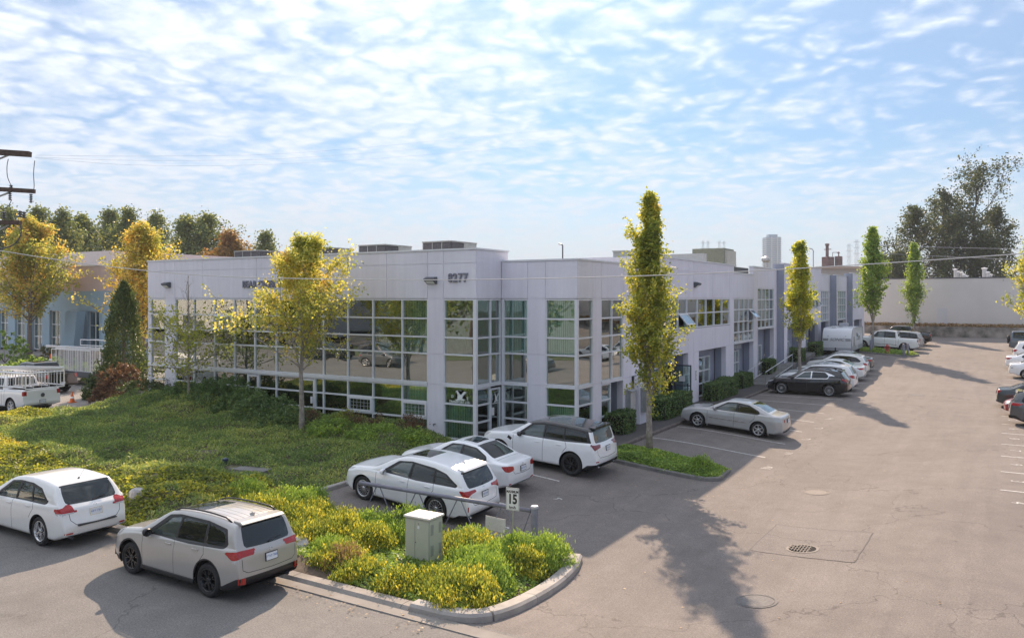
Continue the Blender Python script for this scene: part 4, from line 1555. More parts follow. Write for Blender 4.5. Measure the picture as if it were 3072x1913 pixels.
def decal(fr, u0, u1, z0, z1, d, par, sc_=1.0, zoff=0):
    def U(px_): return u0 + (px_ - 95) / 510 * (u1 - u0)
    def Z(py_): return z1 - (py_ - 370) / 320 * (z1 - z0) + zoff
    M_DEC = mat('white_vinyl_decal', (.78, .82, .79), .6)
    mb = MB(); c = [fr.p(U(a), Z(b2), d) for a, b2 in EAGLE]
    cc = fr.p(U(370), Z(545), d)
    import bmesh
    bm = bmesh.new(); vs = [bm.verts.new(p) for p in c]; f_ = bm.faces.new(vs); bmesh.ops.triangulate(bm, faces=[f_])
    me = bpy.data.meshes.new('eagle_emblem'); bm.to_mesh(me); bm.free()
    me.transform(Matrix.Translation(-Vector(BO)))
    eg = link_mesh('eagle_emblem', me, par, [M_DEC])
    rz_ = 0 if fr.k == 'F' else R(90)
    for s_, (a, b2), sz in (('T', (378, 440), .16), ('D', (228, 548), .16), ('E', (508, 570), .16)):
        p = fr.p(U(a), Z(b2), d)
        text_mesh('decal_letter', s_, sz * sc_, M_DEC, par, tuple(Vector(p) - Vector(BO)), (R(90), 0, rz_), offset=.004)
    p = fr.p(U(365), Z(655), d)
    text_mesh('decal_text', 'TRANSPORT LTD.', .125 * sc_, M_DEC, par, tuple(Vector(p) - Vector(BO)), (R(90), 0, rz_), offset=.003, sx=1.1)


decal(F1, -20.2, -18.79, 1.56, 2.2, -.035, BLD)
decal(S1, 28.45, 29.38, 1.42, 2.0, -.012, BLD, .55)


def wall_light(fr, u, z, label, w=.42):
    p = fr.p(u, z, 0)
    e = empty('wall_light', p, label=label, cat='wall light')
    mb = MB()
    pr = [(0, .17), (.10, .17), (.32, .10), (.32, .03), (.06, -.14), (0, -.14)]
    n = len(pr); vs = []
    for du in (-w / 2, w / 2):
        for d_, z_ in pr: vs.append(fr.p(u + du, z + z_, d_))
    mb.add(vs, [tuple(range(n)), tuple(reversed(range(n, 2 * n)))] + [(i, i + n, (i + 1) % n + n, (i + 1) % n) for i in range(n)])
    mb.build('housing', M_DGREY, e, off=p)
    mb = MB()
    a = [(.30, .025), (.07, -.13)]
    vs = [fr.p(u - w * .42, z + a[0][1], a[0][0] + .008), fr.p(u + w * .42, z + a[0][1], a[0][0] + .008), fr.p(u + w * .42, z + a[1][1], a[1][0] + .02), fr.p(u - w * .42, z + a[1][1], a[1][0] + .02)]
    mb.add(vs, [(0, 1, 2, 3)]); mb.build('lens', mat('lamp_lens', (.75, .75, .7), .3), e, off=p)


wall_light(F1, -38.9, 6.68, 'black wedge wall light near the left end of the lavender front')
wall_light(F1, -20.85, 6.72, 'black wedge wall light just left of the number 8277', .5)
wall_light(S2, 43.95, 6.72, 'black wedge wall light high on the east side above the strip windows')
for i, x_ in enumerate((-20.7,)):
    mb = MB(); mb.tube([(x_, 27.38, .62), (x_, 27.28, .62), (x_ + .05, 27.2, .58)], .025, 6); mb.box((x_, 27.3, .62), (.12, .03, .03))
    tag(mb.build('hose_bib', M_DGREY), 'small wall tap low on the pillar right of the barred window', 'wall tap')


def hvac(x, y, w, dth, h, label, z=7.12, rz=0.0):
    e = empty('rooftop_unit', (x, y, z), rz, label=label, cat='air conditioner')
    mb = MB(); mb.b(-w / 2, w / 2, -dth / 2, dth / 2, .0, .12); mb.build('curb', mat('unit_grey', (.36, .37, .36), .6, noise=.2), e); mb = MB(); mb.b(-w / 2 - .02, w / 2 + .02, -dth / 2 - .02, dth / 2 + .02, h - .06, h); mb.build('top_panel', mat('unit_grey', (.36, .37, .36), .6, noise=.2), e)
    g = mat('coil_grille', (.10, .10, .11), .7, noise=.4, nscale=12)
    pnl = mat('unit_panel', (.42, .44, .42), .6, noise=.15)
    n = 3
    for k in range(n):
        a = -w / 2 + w * k / n; b2 = a + w / n
        mb = MB(); mb.b(a + .04, b2 - .04, -dth / 2 + .02, -dth / 2 + .06, .14, h - .08); mb.build('grille', g, e)
        mb = MB(); mb.b(a, a + .04, -dth / 2, -dth / 2 + .05, .12, h - .06); mb.build('post', pnl, e)
    mb = MB(); mb.b(w / 2 - .06, w / 2 - .02, -dth / 2 + .1, 0, .14, h - .08); mb.build('grille', g, e)
    mb = MB(); mb.b(w / 2 - .05, w / 2, 0.01, dth / 2, .12, h - .06); mb.b(-w / 2, w / 2 - .06, -dth / 2 + .08, dth / 2, .12, h - .065); mb.build('side_panel', pnl, e)
    return e


def hv(u0, u1, vtop, t, label, dth=2.2):
    a = at(u0, t); b2 = at(u1, t)
    w = (u1 - u0) * t / 2400 * .86
    xm, ym = at((u0 + u1) / 2, t)
    return hvac(xm, ym, w, dth, zat(vtop, t) - 7.12, label)


hv(1289, 1410, 727, 40, 'rooftop air conditioner directly above the number 8277, rightmost on the front roof')
hv(1097, 1215, 737, 43, 'rooftop air conditioner, second from the right above the front parapet')
hv(949, 1030, 744, 46, 'rooftop air conditioner partly hidden by the top of the maple')
hv(719, 845, 754, 50, 'leftmost rooftop air conditioner above the word BEAR')
# lower roof: hood, vent, beige plant, black duct
x_, y_ = at(1868, 52)
e = empty('roof_hood', (x_, y_, 7.12), 0, label='grey metal intake hood on the roof left of the tall narrow tree', cat='roof vent')
mb = MB(); mb.b(-.45, .45, -.5, .9, 0, 1.85); mb.b(-.5, .5, -.56, .96, 1.85, 1.92); mb.build('casing', mat('unit_panel', (.42, .44, .42), .6), e)
mb = MB(); mb.prism([(-.5, 1.55), (-1.0, 1.15), (-1.0, 1.05), (-.5, 1.05)], -.45, .45, 'YZ'); mb.build('hood', M_STEEL, e)
mb = MB(); mb.b(-.4, .4, -.53, -.51, .4, .95); mb.build('louvre', M_DGREY, e)
x_, y_ = at(1653, 45)
mb = MB(); mb.b(-.3, .3, -.3, .3, 0, .75); o = mb.build('roof_vent', M_STEEL); o.location = (x_, y_, 7.12); tag(o, 'small square roof vent between the numbered corner block and the lamp pole', 'roof vent')
x_, y_ = at(2146, 78)
e = empty('beige_roof_plant', (x_, y_, 7.12), 0, label='beige boxy rooftop plant with a darker green band, right of the tallest narrow tree', cat='rooftop unit')
mb = MB(); mb.b(-1.6, 1.6, -1.5, 1.5, 0, 3.4); mb.build('housing', mat('beige_metal', (.42, .41, .37), .7, noise=.15), e)
mb = MB(); mb.b(-1.75, 1.35, -1.65, 1.6, 1.9, 3.6); mb.build('green_band', mat('olive_metal', (.24, .25, .19), .7, noise=.2), e)
x_, y_ = at(2000 + 45, 74)
mb = MB(); mb.b(-2.2, 2.2, -.5, .5, 0, 2.9); o = mb.build('pale_roof_plant', mat('pale_grey_metal', (.50, .50, .49), .7, noise=.1)); o.location = (x_, y_, 7.12)
tag(o, 'long pale grey rooftop housing left of the beige plant', 'rooftop unit')
mb = MB(); mb.b(-15.9, -15.2, 51.9, 56.2, 7.12, 8.05)
o = mb.build('roof_screen', mat('black_screen_metal', (.05, .052, .058), .5)); tag(o, 'low black duct screen behind the parapet of the third section', 'rooftop unit')
x_, y_ = at(1688, 60)
mb = MB(); mb.tube([(0, 0, -7), (0, 0, 2.8), (-.05, -.05, 2.9), (-.3, -.05, 2.95)], .05, 6); o = mb.build('lamp_pole', M_DGREY); o.location = (x_, y_, 7.1)
tag(o, 'thin dark lamp pole rising behind the lower parapet', 'lamp pole')
# ------------------------------------------------------------------ vehicles
# A body is a swept half shell (stations along the length, points round the section), cut along
# exact curves into panels, glass, lamps and wheel openings, then mirrored.
class Shell:
    def __init__(self, V, N, F_):
        self.V = [tuple(p) for p in V]; self.N = [tuple(p) for p in N]; self.F = F_

    def cut(self, fn, mask=None):
        A = np.array(self.V); vals = fn(A)
        ok = np.ones(len(A), bool) if mask is None else mask(A)
        vals = np.where(np.abs(vals) < 1e-4, 1e-4, vals)
        new = {}
        out = []
        vl = vals.tolist(); okl = ok.tolist()
        V, N = self.V, self.N
        for f in self.F:
            s = [vl[i] > 0 for i in f]
            if all(s) or not any(s) or not all(okl[i] for i in f):
                out.append(f); continue
            n = len(f); loop = []; cross = []
            for k in range(n):
                a, b2 = f[k], f[(k + 1) % n]
                loop.append(a)
                if (vl[a] > 0) != (vl[b2] > 0):
                    key = (min(a, b2), max(a, b2))
                    if key not in new:
                        t = vl[a] / (vl[a] - vl[b2])
                        V.append(tuple(V[a][q] * (1 - t) + V[b2][q] * t for q in range(3)))
                        N.append(tuple(N[a][q] * (1 - t) + N[b2][q] * t for q in range(3)))
                        new[key] = len(V) - 1
                    cross.append(len(loop)); loop.append(new[key])
            if len(cross) != 2:
                out.append(f); continue
            i, j = cross
            out.append(loop[i:j + 1]); out.append(loop[j:] + loop[:i + 1])
        self.F = out
        # keep loops valid where a neighbour's edge was split
        self.F = [f for f in self.F if len(f) > 2]


def sdpoly(px_, py_, poly):
    """signed distance to a polygon, negative inside"""
    d = edgedist(px_, py_, poly)
    return np.where(inpoly(px_, py_, poly), -d, d)


def rpoly(p, it=2, r=.035):
    """polygon with its corners rounded by about r"""
    out = []
    n = len(p)
    for i in range(n):
        a, b2, c = Vector(p[i - 1]), Vector(p[i]), Vector(p[(i + 1) % n])
        u, v = a - b2, c - b2
        ru = min(r, u.length * .4) / u.length; rv = min(r, v.length * .4) / v.length
        p0, p1 = b2 + u * ru, b2 + v * rv
        for k in range(4):
            t = k / 3
            out.append(tuple(p0 * (1 - t) ** 2 + b2 * 2 * t * (1 - t) + p1 * t * t))
    return out


M_SEAM = mat('dark_panel_gap', (.05, .05, .052), .9)  # narrow dark strips mark the gaps between body panels
WHEELS = {}


def wheel_meshes(style, Rw, w):
    key = (style, Rw, w)
    if key in WHEELS: return WHEELS[key]
    rim_r = Rw * .70
    mb = MB(); mb.sm = True
    mb.lathe([(rim_r, -w / 2 + .02), (rim_r + .015, -w / 2), (Rw - .05, -w / 2), (Rw - .012, -w / 2 + .025), (Rw, -w / 2 + .06), (Rw, w / 2 - .06), (Rw - .012, w / 2 - .025), (Rw - .05, w / 2), (rim_r + .015, w / 2), (rim_r, w / 2 - .02)], axis='Y', n=36)
    me_t = mb.build('tyre', M_RUBBER)
    tyre = me_t.data; bpy.data.objects.remove(me_t)
    # rim: outer face is at -Y
    mb = MB(); mb.sm = True
    y0 = -w / 2 + .012
    mb.mi = 0
    mb.lathe([(rim_r, y0 + .0), (rim_r - .012, y0 - .008), (rim_r - .03, y0 + .006), (rim_r - .035, y0 + .09)], axis='Y', n=36)
    mb.lathe([(rim_r, y0), (rim_r, w / 2 - .02)], axis='Y', n=36)
    mb.sm = False
    mb.mi = 1
    mb.lathe([(rim_r - .01, y0 + .085), (0.001, y0 + .08)], axis='Y', n=24)
    mb.mi = 0
    spec = {'y5': (5, .052, True, 0), 'multi': (15, .022, False, 0), 'six': (6, .085, False, 0), 'seven': (7, .05, True, 0), 'mesh': (10, .03, True, .06), 'five': (5, .09, False, 0)}[style]
    ns, sw, fork, tw = spec
    for k in range(ns):
        a = 2 * PI * k / ns + .3
        hub, end = .05, rim_r - .02

        def pt(r, t, y): return (r * math.cos(a) - t * math.sin(a), y, r * math.sin(a) + t * math.cos(a))

        def spoke(r0, t0, r1, t1, w0, w1):
            vs = []
            for (r, t, ww, yy) in ((r0, t0, w0, y0 + .022), (r1, t1, w1, y0 + .004)):
                vs += [pt(r, t - ww, yy + .03), pt(r, t - ww * .7, yy), pt(r, t + ww * .7, yy), pt(r, t + ww, yy + .03)]
            mb.add(vs, [(0, 1, 5, 4), (1, 2, 6, 5), (2, 3, 7, 6), (3, 0, 4, 7)])
        if fork:
            m_ = end * .45
            spoke(hub * .6, 0, m_, 0, sw * .62, sw * .5)
            spoke(m_ * .9, 0, end, end * .17, sw * .42, sw * .36); spoke(m_ * .9, 0, end, -end * .17, sw * .42, sw * .36)
        else:
            spoke(hub * .6, 0, end, tw, sw * .55, sw * (.42 if style != 'five' else .6))
    mb.lathe([(.001, y0 + .004), (.035, y0 + .006), (.055, y0 + .02), (.06, y0 + .07)], axis='Y', n=16)
    tmp = mb.build('rim', [M_ALLOY, M_BLKALLOY]); rim = tmp.data; bpy.data.objects.remove(tmp)
    rimb = rim.copy(); rimb.materials[0] = M_BLKALLOY
    WHEELS[key] = (tyre, rim, rimb)
    return WHEELS[key]


def half_shell(sp):
    Lc, W = sp['L'], sp['W']
    prof = chaikin(sp['prof'], 2)
    # resample by arc length
    P_ = np.array(prof, float); seg = np.hypot(*np.diff(P_, axis=0).T); s = np.r_[0, np.cumsum(seg)]
    n = int(s[-1] / sp.get('cell', .05)); S_ = np.linspace(0, s[-1], n)
    X = np.interp(S_, s, P_[:, 0]); Z = np.interp(S_, s, P_[:, 1])
    bx, bz = zip(*sp['belt']); tx, tz = zip(*sp.get('bottom', [(0, .30), (.35, .22), (Lc - .4, .22), (Lc, .34)]))
    fr, fa = sp.get('front_round', (.75, .20)); rr, ra = sp.get('rear_round', (.50, .13))
    tum = sp.get('tumble', .34); crown = sp.get('crown', .05)
    rows = []; yg = []
    for x, zt in zip(X, Z):
        w = W
        if x < fr: w *= 1 - fa * ((fr - x) / fr) ** 2.6
        if x > Lc - rr: w *= 1 - ra * ((x - Lc + rr) / rr) ** 2.4
        z0 = np.interp(x, tx, tz); zt = max(zt, z0 + .03)
        zb = np.interp(x, bx, bz)
        H_ = zt - z0
        zs = min(zb, zt - .045)
        zs = max(zs, z0 + H_ * .55)
        k = min(1, H_ / .5)
        pts = []
        for q in range(4): pts.append((q / 4 * (w - .12), z0))
        pts.append((w - .12, z0)); pts.append((w - .045 , z0 + .025 * k)); pts.append((w - .02, z0 + .08 * k))
        za = z0 + .08 * k; zm = za + .62 * (zs - za)
        ns = 12
        for q in range(1, ns + 1):
            z = za + (zs - za) * q / ns
            u = (z - zm) / (za - zm) if z < zm else (z - zm) / (zs - zm)
            y = w - (.022 * u * u if z < zm else .040 * u ** 2)
            # a pressed character line
            y -= sp.get('crease', .010) * math.exp(-((z - (zs - .10)) / .035) ** 2) * min(1, H_ / .6)
            pts.append((y, z))
        gh = max(0., zt - .03 - zs)
        kk = min(1., gh / .18)
        shy = w - .040
        pts.append((shy - .018 * (1) - .02 * kk, zs + min(.018, gh * .3)))
        zf = zs + .02 * kk + (gh - .02) * (1 - .14 * kk) if gh > .03 else zs + gh * .6
        yf = shy - .045 - tum * max(0, zf - zs) - (1 - kk) * .02
        ng = 8
        y1, z1 = pts[-1]
        for q in range(1, ng + 1):
            t = q / ng
            pts.append((y1 + (yf - y1) * t + .018 * math.sin(PI * t) * kk, z1 + (zf - z1) * t))
        cw = .10
        yG = max(.05, yf - cw)
        zG = zt - crown * (yG / W) ** 2 * .35 - .008
        for t in (.3, .62, .85, 1.):
            # rounded cant rail
            a = t * PI / 2
            pts.append((yf - cw * (1 - math.cos(a)) if False else yf + (yG - yf) * (1 - math.cos(a)) * .6 + (yG - yf) * t * .4, zf + (zG - zf) * math.sin(a)))
        for q in range(1, 9):
            t = q / 8; y = yG * (1 - t)
            pts.append((y, zt - (zt - zG) * (y / yG) ** 2))
        rows.append([(x, max(0, y), z) for y, z in pts]); yg.append(yG)
    A = np.array(rows)
    # bow the nose and tail in plan
    bf, br = sp.get('bow', (.16, .09))
    yy = A[..., 1] / W
    kf = np.clip(1 - A[..., 0] / .8, 0, 1) ** 1.5; kr = np.clip(1 - (Lc - A[..., 0]) / .7, 0, 1) ** 1.5
    A[..., 0] += bf * yy ** 2 * kf - br * yy ** 2 * kr
    ns_, nr = A.shape[:2]
    V = A.reshape(-1, 3)
    F_ = [[i * nr + k, i * nr + k + 1, (i + 1) * nr + k + 1, (i + 1) * nr + k] for i in range(ns_ - 1) for k in range(nr - 1)]
    # vertex normals
    Nn = np.zeros_like(V)
    Fa = np.array(F_)
    d1 = V[Fa[:, 2]] - V[Fa[:, 0]]; d2 = V[Fa[:, 3]] - V[Fa[:, 1]]
    fn = np.cross(d1, d2)
    for c in range(4): np.add.at(Nn, Fa[:, c], fn)
    mid = V[:, 1] < 1e-4; Nn[mid, 1] = 0
    Nn /= np.linalg.norm(Nn, axis=1)[:, None] + 1e-12
    # outward?
    ctr = V - np.array([Lc / 2, 0, .7])
    if (Nn * ctr).sum() < 0:
        Nn = -Nn; F_ = [list(reversed(f)) for f in F_]
    return Shell(V, Nn, F_), (X, Z, np.array(yg))


def emit(sh, ids, name, mt, parent, off, side=0, push=0.0):
    """link faces ids of the half shell (mirrored: side 0 both, 1 left, -1 right) as one mesh"""
    if not ids: return None
    V, N = sh.V, sh.N
    vs = []; ns = []; fs = []
    for sg in ((1, -1) if side == 0 else (side,)):
        mp = {}
        for i in ids:
            f = sh.F[i]; g = []
            for v in f:
                if v not in mp:
                    mp[v] = len(vs)
                    p, n = V[v], N[v]
                    vs.append((p[0] + n[0] * push - off[0], (p[1] + n[1] * push) * sg, p[2] + n[2] * push)); ns.append((n[0], n[1] * sg, n[2]))
                g.append(mp[v])
            fs.append(g if sg == 1 else g[::-1])
    me = bpy.data.meshes.new(name)
    me.from_pydata(vs, [], fs)
    me.polygons.foreach_set('use_smooth', [True] * len(fs))
    me.update()
    me.normals_split_custom_set_from_vertices([Vector(n).normalized() for n in ns])
    return link_mesh(name, me, parent, [mt])


def build_vehicle(name, sp, paint, label, cat='car', group=None):
    Lc, W = sp['L'], sp['W']
    root = empty(name, (0, 0, 0), label=label, cat=cat, group=group)
    sh, (X, Z, yg) = half_shell(sp)
    cx = Lc / 2
    xf, xr = sp['axles']; Rw = sp['Rw']; Ra = Rw + sp.get('gap', .055)
    cells = []          # (tag, field, mask) highest priority first

    def sidemask(A): return A[:, 1] > W * .52

    def side_only(A): return (A[:, 1] > W * .50) & (A[:, 2] > .3)
    zc = Rw + .01
    arch = lambda A: np.minimum(np.hypot(A[:, 0] - xf, A[:, 2] - zc), np.hypot(A[:, 0] - xr, A[:, 2] - zc)) - Ra
    am = lambda A: A[:, 1] > W - .34
    cells.append(('hole', arch, am))
    # glass
    sw = [rpoly(p, 2) for p in sp['side_windows']]
    for i, p in enumerate(sw):
        cells.append(('sw%d' % i, (lambda A, p=p: sdpoly(A[:, 0], A[:, 2], p)), side_only))
    dlo = sp.get('dlo')
    if dlo:
        dl = rpoly(dlo, 2)
        cells.append(('trim', (lambda A: sdpoly(A[:, 0], A[:, 2], dl)), side_only))
    x0, x1 = sp['windshield']
    Xs = X; ygx = lambda x: np.interp(x, X, yg)
    o_ = np.argsort(Z[len(Z) // 2:]); Zr = Z[len(Z) // 2:][o_]; Gr = yg[len(Z) // 2:][o_]; Xr = X[len(Z) // 2:][o_]
    topm = lambda A: A[:, 2] > .8
    cells.append(('ws', lambda A: np.maximum.reduce([A[:, 1] - ygx(A[:, 0] - .0) + .015, x0 + .05 * (A[:, 1] / W) ** 2 - A[:, 0], A[:, 0] - x1]), topm))
    rg = sp['rear_glass']
    if rg[0] == 'x':      # sloping backlight
        cells.append(('rw', lambda A: np.maximum.reduce([A[:, 1] - ygx(A[:, 0]) + .03, rg[1] - A[:, 0], A[:, 0] - rg[2] + .04 * (A[:, 1] / W) ** 2]), topm))
    elif rg[0] == 'z':
        xm = rg[3]
        cells.append(('rw', lambda A: np.maximum.reduce([A[:, 1] - np.interp(A[:, 2], Zr, Gr) + rg[4], rg[1] + .03 * (A[:, 1] / W) ** 2 - A[:, 2], A[:, 2] - rg[2]]), lambda A: A[:, 0] > xm))
    if 'sunroof' in sp:
        a, b2, c = sp['sunroof']
        cells.append(('sunroof', lambda A: np.maximum.reduce([A[:, 1] - c, a - A[:, 0], A[:, 0] - b2]), topm))

    def U(A): return A[:, 1] + (Lc - A[:, 0]) - W

    def Uf(A): return A[:, 1] + A[:, 0] - W
    for i, (p, mname) in enumerate(sp.get('tail', [])):
        pp = rpoly(p, 1)
        cells.append(('tail%d' % i, (lambda A, pp=pp: sdpoly(U(A), A[:, 2], pp)), lambda A: (A[:, 0] > Lc - 1.1) & (A[:, 1] > .05)))
    for i, p in enumerate(sp.get('head', [])):
        pp = rpoly(p, 1)
        cells.append(('head%d' % i, (lambda A, pp=pp: sdpoly(Uf(A), A[:, 2], pp)), lambda A: (A[:, 0] < 1.3) & (A[:, 1] > .1)))
    if 'grille' in sp:
        gp_ = sp['grille']
        cells.append(('grille', lambda A: np.maximum.reduce([A[:, 1] - gp_[0], gp_[1] - A[:, 2], A[:, 2] - gp_[2]]), lambda A: A[:, 0] < .35))
    if 'clad' in sp:
        cxs, czs = zip(*sp['clad'])
        cells.append(('clad', lambda A: A[:, 2] - np.interp(A[:, 0], cxs, czs), None))
    if 'arch_clad' in sp:
        cells.append(('clad', lambda A: arch(A) - sp['arch_clad'], am))
    if 'recess' in sp:      # number plate recess panel etc.
        pass
    # shut lines
    def polydist(px_, py_, path):
        d = np.full(px_.shape, 9.)
        for (a, b2), (c, e) in zip(path[:-1], path[1:]):
            dx, dy = c - a, e - b2
            t = np.clip(((px_ - a) * dx + (py_ - b2) * dy) / (dx * dx + dy * dy), 0, 1)
            d = np.minimum(d, np.hypot(px_ - a - t * dx, py_ - b2 - t * dy))
        return d
    SW = .0062
    pre = []

    def add_seam(path, ia, ib, mk):
        for (a, b2), (c, e) in zip(path[:-1], path[1:]):
            dx, dy = c - a, e - b2; l = math.hypot(dx, dy); nx, ny = -dy / l, dx / l
            for sg in (-1, 1):
                pre.append((lambda A, a=a, b2=b2, nx=nx, ny=ny, sg=sg: (A[:, ia] - a) * nx + (A[:, ib] - b2) * ny - sg * SW,
                            lambda A, a=a, b2=b2, c=c, e=e: mk(A) & (polydist(A[:, ia], A[:, ib], [(a, b2), (c, e)]) < .13)))
        cells.append(('seam', (lambda A, path=path: polydist(A[:, ia], A[:, ib], path) - SW * 1.15), mk))
    for path in sp.get('seams', []): add_seam(path, 0, 2, lambda A: A[:, 1] > W * .55)
    for path in sp.get('rear_seams', []): add_seam(path, 1, 2, lambda A: A[:, 0] > Lc - .55)
    for path in sp.get('top_seams', []): add_seam(path, 0, 1, topm)
    if 'bed' in sp:
        b0, b1, byw = sp['bed']
        cells.insert(0, ('hole', lambda A: np.maximum.reduce([A[:, 1] - byw, b0 - A[:, 0], A[:, 0] - b1]), topm))
    if 'black_roof' in sp:
        cells.append(('roofb', lambda A: -(A[:, 2] - sp['black_roof']), topm))
    for t_, fn, mk in cells:
        if t_ != 'seam': sh.cut(fn, mk)
    for fn, mk in pre: sh.cut(fn, mk)
    A = np.array(sh.V)
    C = np.array([A[f].mean(0) for f in sh.F])
    tags = np.array(['body'] * len(sh.F), dtype=object)
    done = np.zeros(len(C), bool)
    for t_, fn, mk in cells:
        s = fn(C) < 0
        if mk is not None: s &= mk(C)
        s &= ~done
        if t_ != 'hole' or True: tags[s] = t_
        done |= s
    ids = {t: np.nonzero(tags == t)[0].tolist() for t in set(tags)}
    off = (cx, 0)
    body = emit(sh, ids.get('body', []), 'body', paint, root, off)
    for sd_ in (1, -1):
        o_s = emit(sh, ids.get('seam', []), 'shut_line', M_SEAM, root, off, sd_)
        if o_s: o_s['kind'] = 'stuff'
        emit(sh, ids.get('trim', []), 'window_trim', sp.get('trim_mat', M_BLACK), root, off, sd_)
    emit(sh, ids.get('clad', []), 'lower_cladding', sp.get('clad_mat', M_BLACK), root, off)
    emit(sh, ids.get('roofb', []), 'black_roof', P_BLACK, root, off)
    for i in range(len(sw)):
        for sd_ in (1, -1):
            emit(sh, ids.get('sw%d' % i, []), 'side_window', M_CARGLASSL if (i == 0) else M_CARGLASS, root, off, sd_, -.006)
    emit(sh, ids.get('ws', []), 'windshield', M_CARGLASSL, root, off, 0, -.004)
    emit(sh, ids.get('rw', []), 'rear_window', M_CARGLASS, root, off, 0, -.006)
    emit(sh, ids.get('sunroof', []), 'sunroof', M_CARGLASS, root, off, 0, -.002)
    emit(sh, ids.get('grille', []), 'grille', M_BLACK, root, off)
    for i, (p, mname) in enumerate(sp.get('tail', [])):
        for sd_ in (1, -1):
            emit(sh, ids.get('tail%d' % i, []), 'tail_light' if mname in ('r', 'd') else 'reverse_light', {'r': M_RED, 'd': M_DRED, 'c': M_CLEAR, 'k': M_CHROME}[mname], root, off, sd_, .004)
    for i in range(len(sp.get('head', []))):
        for sd_ in (1, -1): emit(sh, ids.get('head%d' % i, []), 'headlight', M_CLEAR, root, off, sd_, .004)
    # wheels and wells
    tw = sp.get('tw', .235)
    tyre, rim, rimb = wheel_meshes(sp['wheel'], Rw, tw)
    for x in (xf, xr):
        for s_ in (-1, 1):
            w = bpy.data.objects.new('wheel', tyre); COL.objects.link(w); w.parent = root
            w.location = (x - cx, s_ * (W - tw / 2 - .025), Rw)
            w.rotation_euler = (0, random.uniform(0, 2), PI if s_ > 0 else 0)
            r_ = bpy.data.objects.new('rim', rimb if sp.get('black_rim') else rim); COL.objects.link(r_); r_.parent = w
    for x in (xf, xr):
        for s_ in (-1, 1):
            mb = MB()
            pr = [(Ra + .002, W - .045), (Ra + .002, W - .42), (.02, W - .42)]
            pts = [(r, s_ * h) for r, h in pr]
            n = 28; vs = []
            for r, h in pts:
                for k in range(n + 1):
                    a = PI * (-.12 + 1.24 * k / n)
                    vs.append((x - cx + r * math.cos(a), h, zc + r * math.sin(a)))
            mb.add(vs, [(i * (n + 1) + k, i * (n + 1) + k + 1, (i + 1) * (n + 1) + k + 1, (i + 1) * (n + 1) + k) for i in range(2) for k in range(n)])
            mb.build('wheel_well', M_WELL, root)
    mb = MB(); mb.b(.5 - cx, Lc - .5 - cx, -W + .3, W - .3, .17, .24); mb.build('underbody', M_WELL, root)

    def ysurf(x, z):
        d = (A[:, 0] - x) ** 2 + (A[:, 2] - z) ** 2
        d = np.where(A[:, 1] > W * .4, d, 9)
        return A[d.argmin(), 1]

    def xrear(y, z):
        d = (A[:, 1] - y) ** 2 + (A[:, 2] - z) ** 2
        d = np.where(A[:, 0] > Lc - 1.2, d, 9)
        return A[d.argmin(), 0]

    def ztop(x, y):
        d = (A[:, 0] - x) ** 2 + (A[:, 1] - abs(y)) ** 2 - .02 * A[:, 2]
        return A[d.argmin(), 2]
    mcol = sp.get('mirror_mat', paint)
    mx_, mz_ = sp.get('mirror', (1.55, 1.02))
    for s_ in (1, -1):
        y = ysurf(mx_, mz_)
        mb = MB(); mb.sm = True
        n = 10
        prm = []
        for (dx, sx_, sz_) in ((-.09, .02, .03), (-.06, .07, .075), (.0, .105, .09), (.05, .105, .09), (.062, .09, .075)):
            prm.append([((mx_ + dx) - cx, s_ * (y + .13 + sx_ * math.cos(2 * PI * k / n)), mz_ + .04 + sz_ * math.sin(2 * PI * k / n)) for k in range(n)])
        vs = [v for r_ in prm for v in r_]
        fs = [(i * n + k, i * n + (k + 1) % n, (i + 1) * n + (k + 1) % n, (i + 1) * n + k) for i in range(4) for k in range(n)] + [tuple(range(n)), tuple(reversed(range(4 * n, 5 * n)))]
        if s_ < 0: fs = [tuple(reversed(f)) for f in fs]
        mb.add(vs, fs)
        mb.box((mx_ - cx, s_ * (y + .03), mz_), (.06, .12, .03))
        mb.build('mirror', mcol, root)
    for hx, hz_ in sp.get('handles', []):
        for s_ in (1, -1):
            y = ysurf(hx, hz_)
            mb = MB(); mb.box((hx - cx, s_ * (y + .018), hz_), (.19, .022, .03)); mb.box((hx - cx - .08, s_ * (y + .005), hz_), (.03, .03, .028)); mb.box((hx - cx + .08, s_ * (y + .005), hz_), (.03, .03, .028))
            bevel(mb.build('door_handle', sp.get('handle_mat', paint), root), .006)
    if 'rails' in sp:
        a, b2, m_ = sp['rails']
        for s_ in (1, -1):
            pts = []
            for k in range(11):
                t = k / 10; x = a + (b2 - a) * t
                yy_ = np.interp(x, X, yg) + .015
                pts.append((x - cx, s_ * yy_, ztop(x, yy_) + (.045 if 0 < k < 10 else -.01)))
            mb = MB(); mb.sm = True; mb.tube(pts, .019, 6); mb.build('roof_rail', m_, root)
    if 'fin' in sp:
        x = sp['fin']; z = ztop(x, 0)
        mb = MB(); mb.prism([(-.09, 0), (.07, 0), (.075, .055), (.03, .06)], -.018, .018, 'XZ', (x - cx, 0, z - .005)); mb.build('antenna', sp.get('fin_mat', M_BLACK), root)
    if 'whip' in sp:
        x = sp['whip']; z = ztop(x, 0)
        mb = MB(); mb.tube([(x - cx, 0, z), (x - cx + .04, 0, z + .03)], [.03, .012], 8); mb.tube([(x - cx + .03, 0, z + .02), (x - cx + .3, 0, z + .32)], .004, 5); mb.build('antenna', M_BLACK, root)
    if 'wiper' in sp:
        z = sp['wiper']
        pts = [(xrear(y, z + dz) + .02 - cx, y * s_, z + dz) for y, dz, s_ in ((.0, .0, 1), (.18, .03, 1), (.36, .05, 1))]
        mb = MB(); mb.tube(pts, [.016, .011, .008], 5); mb.build('wiper', M_BLACK, root)
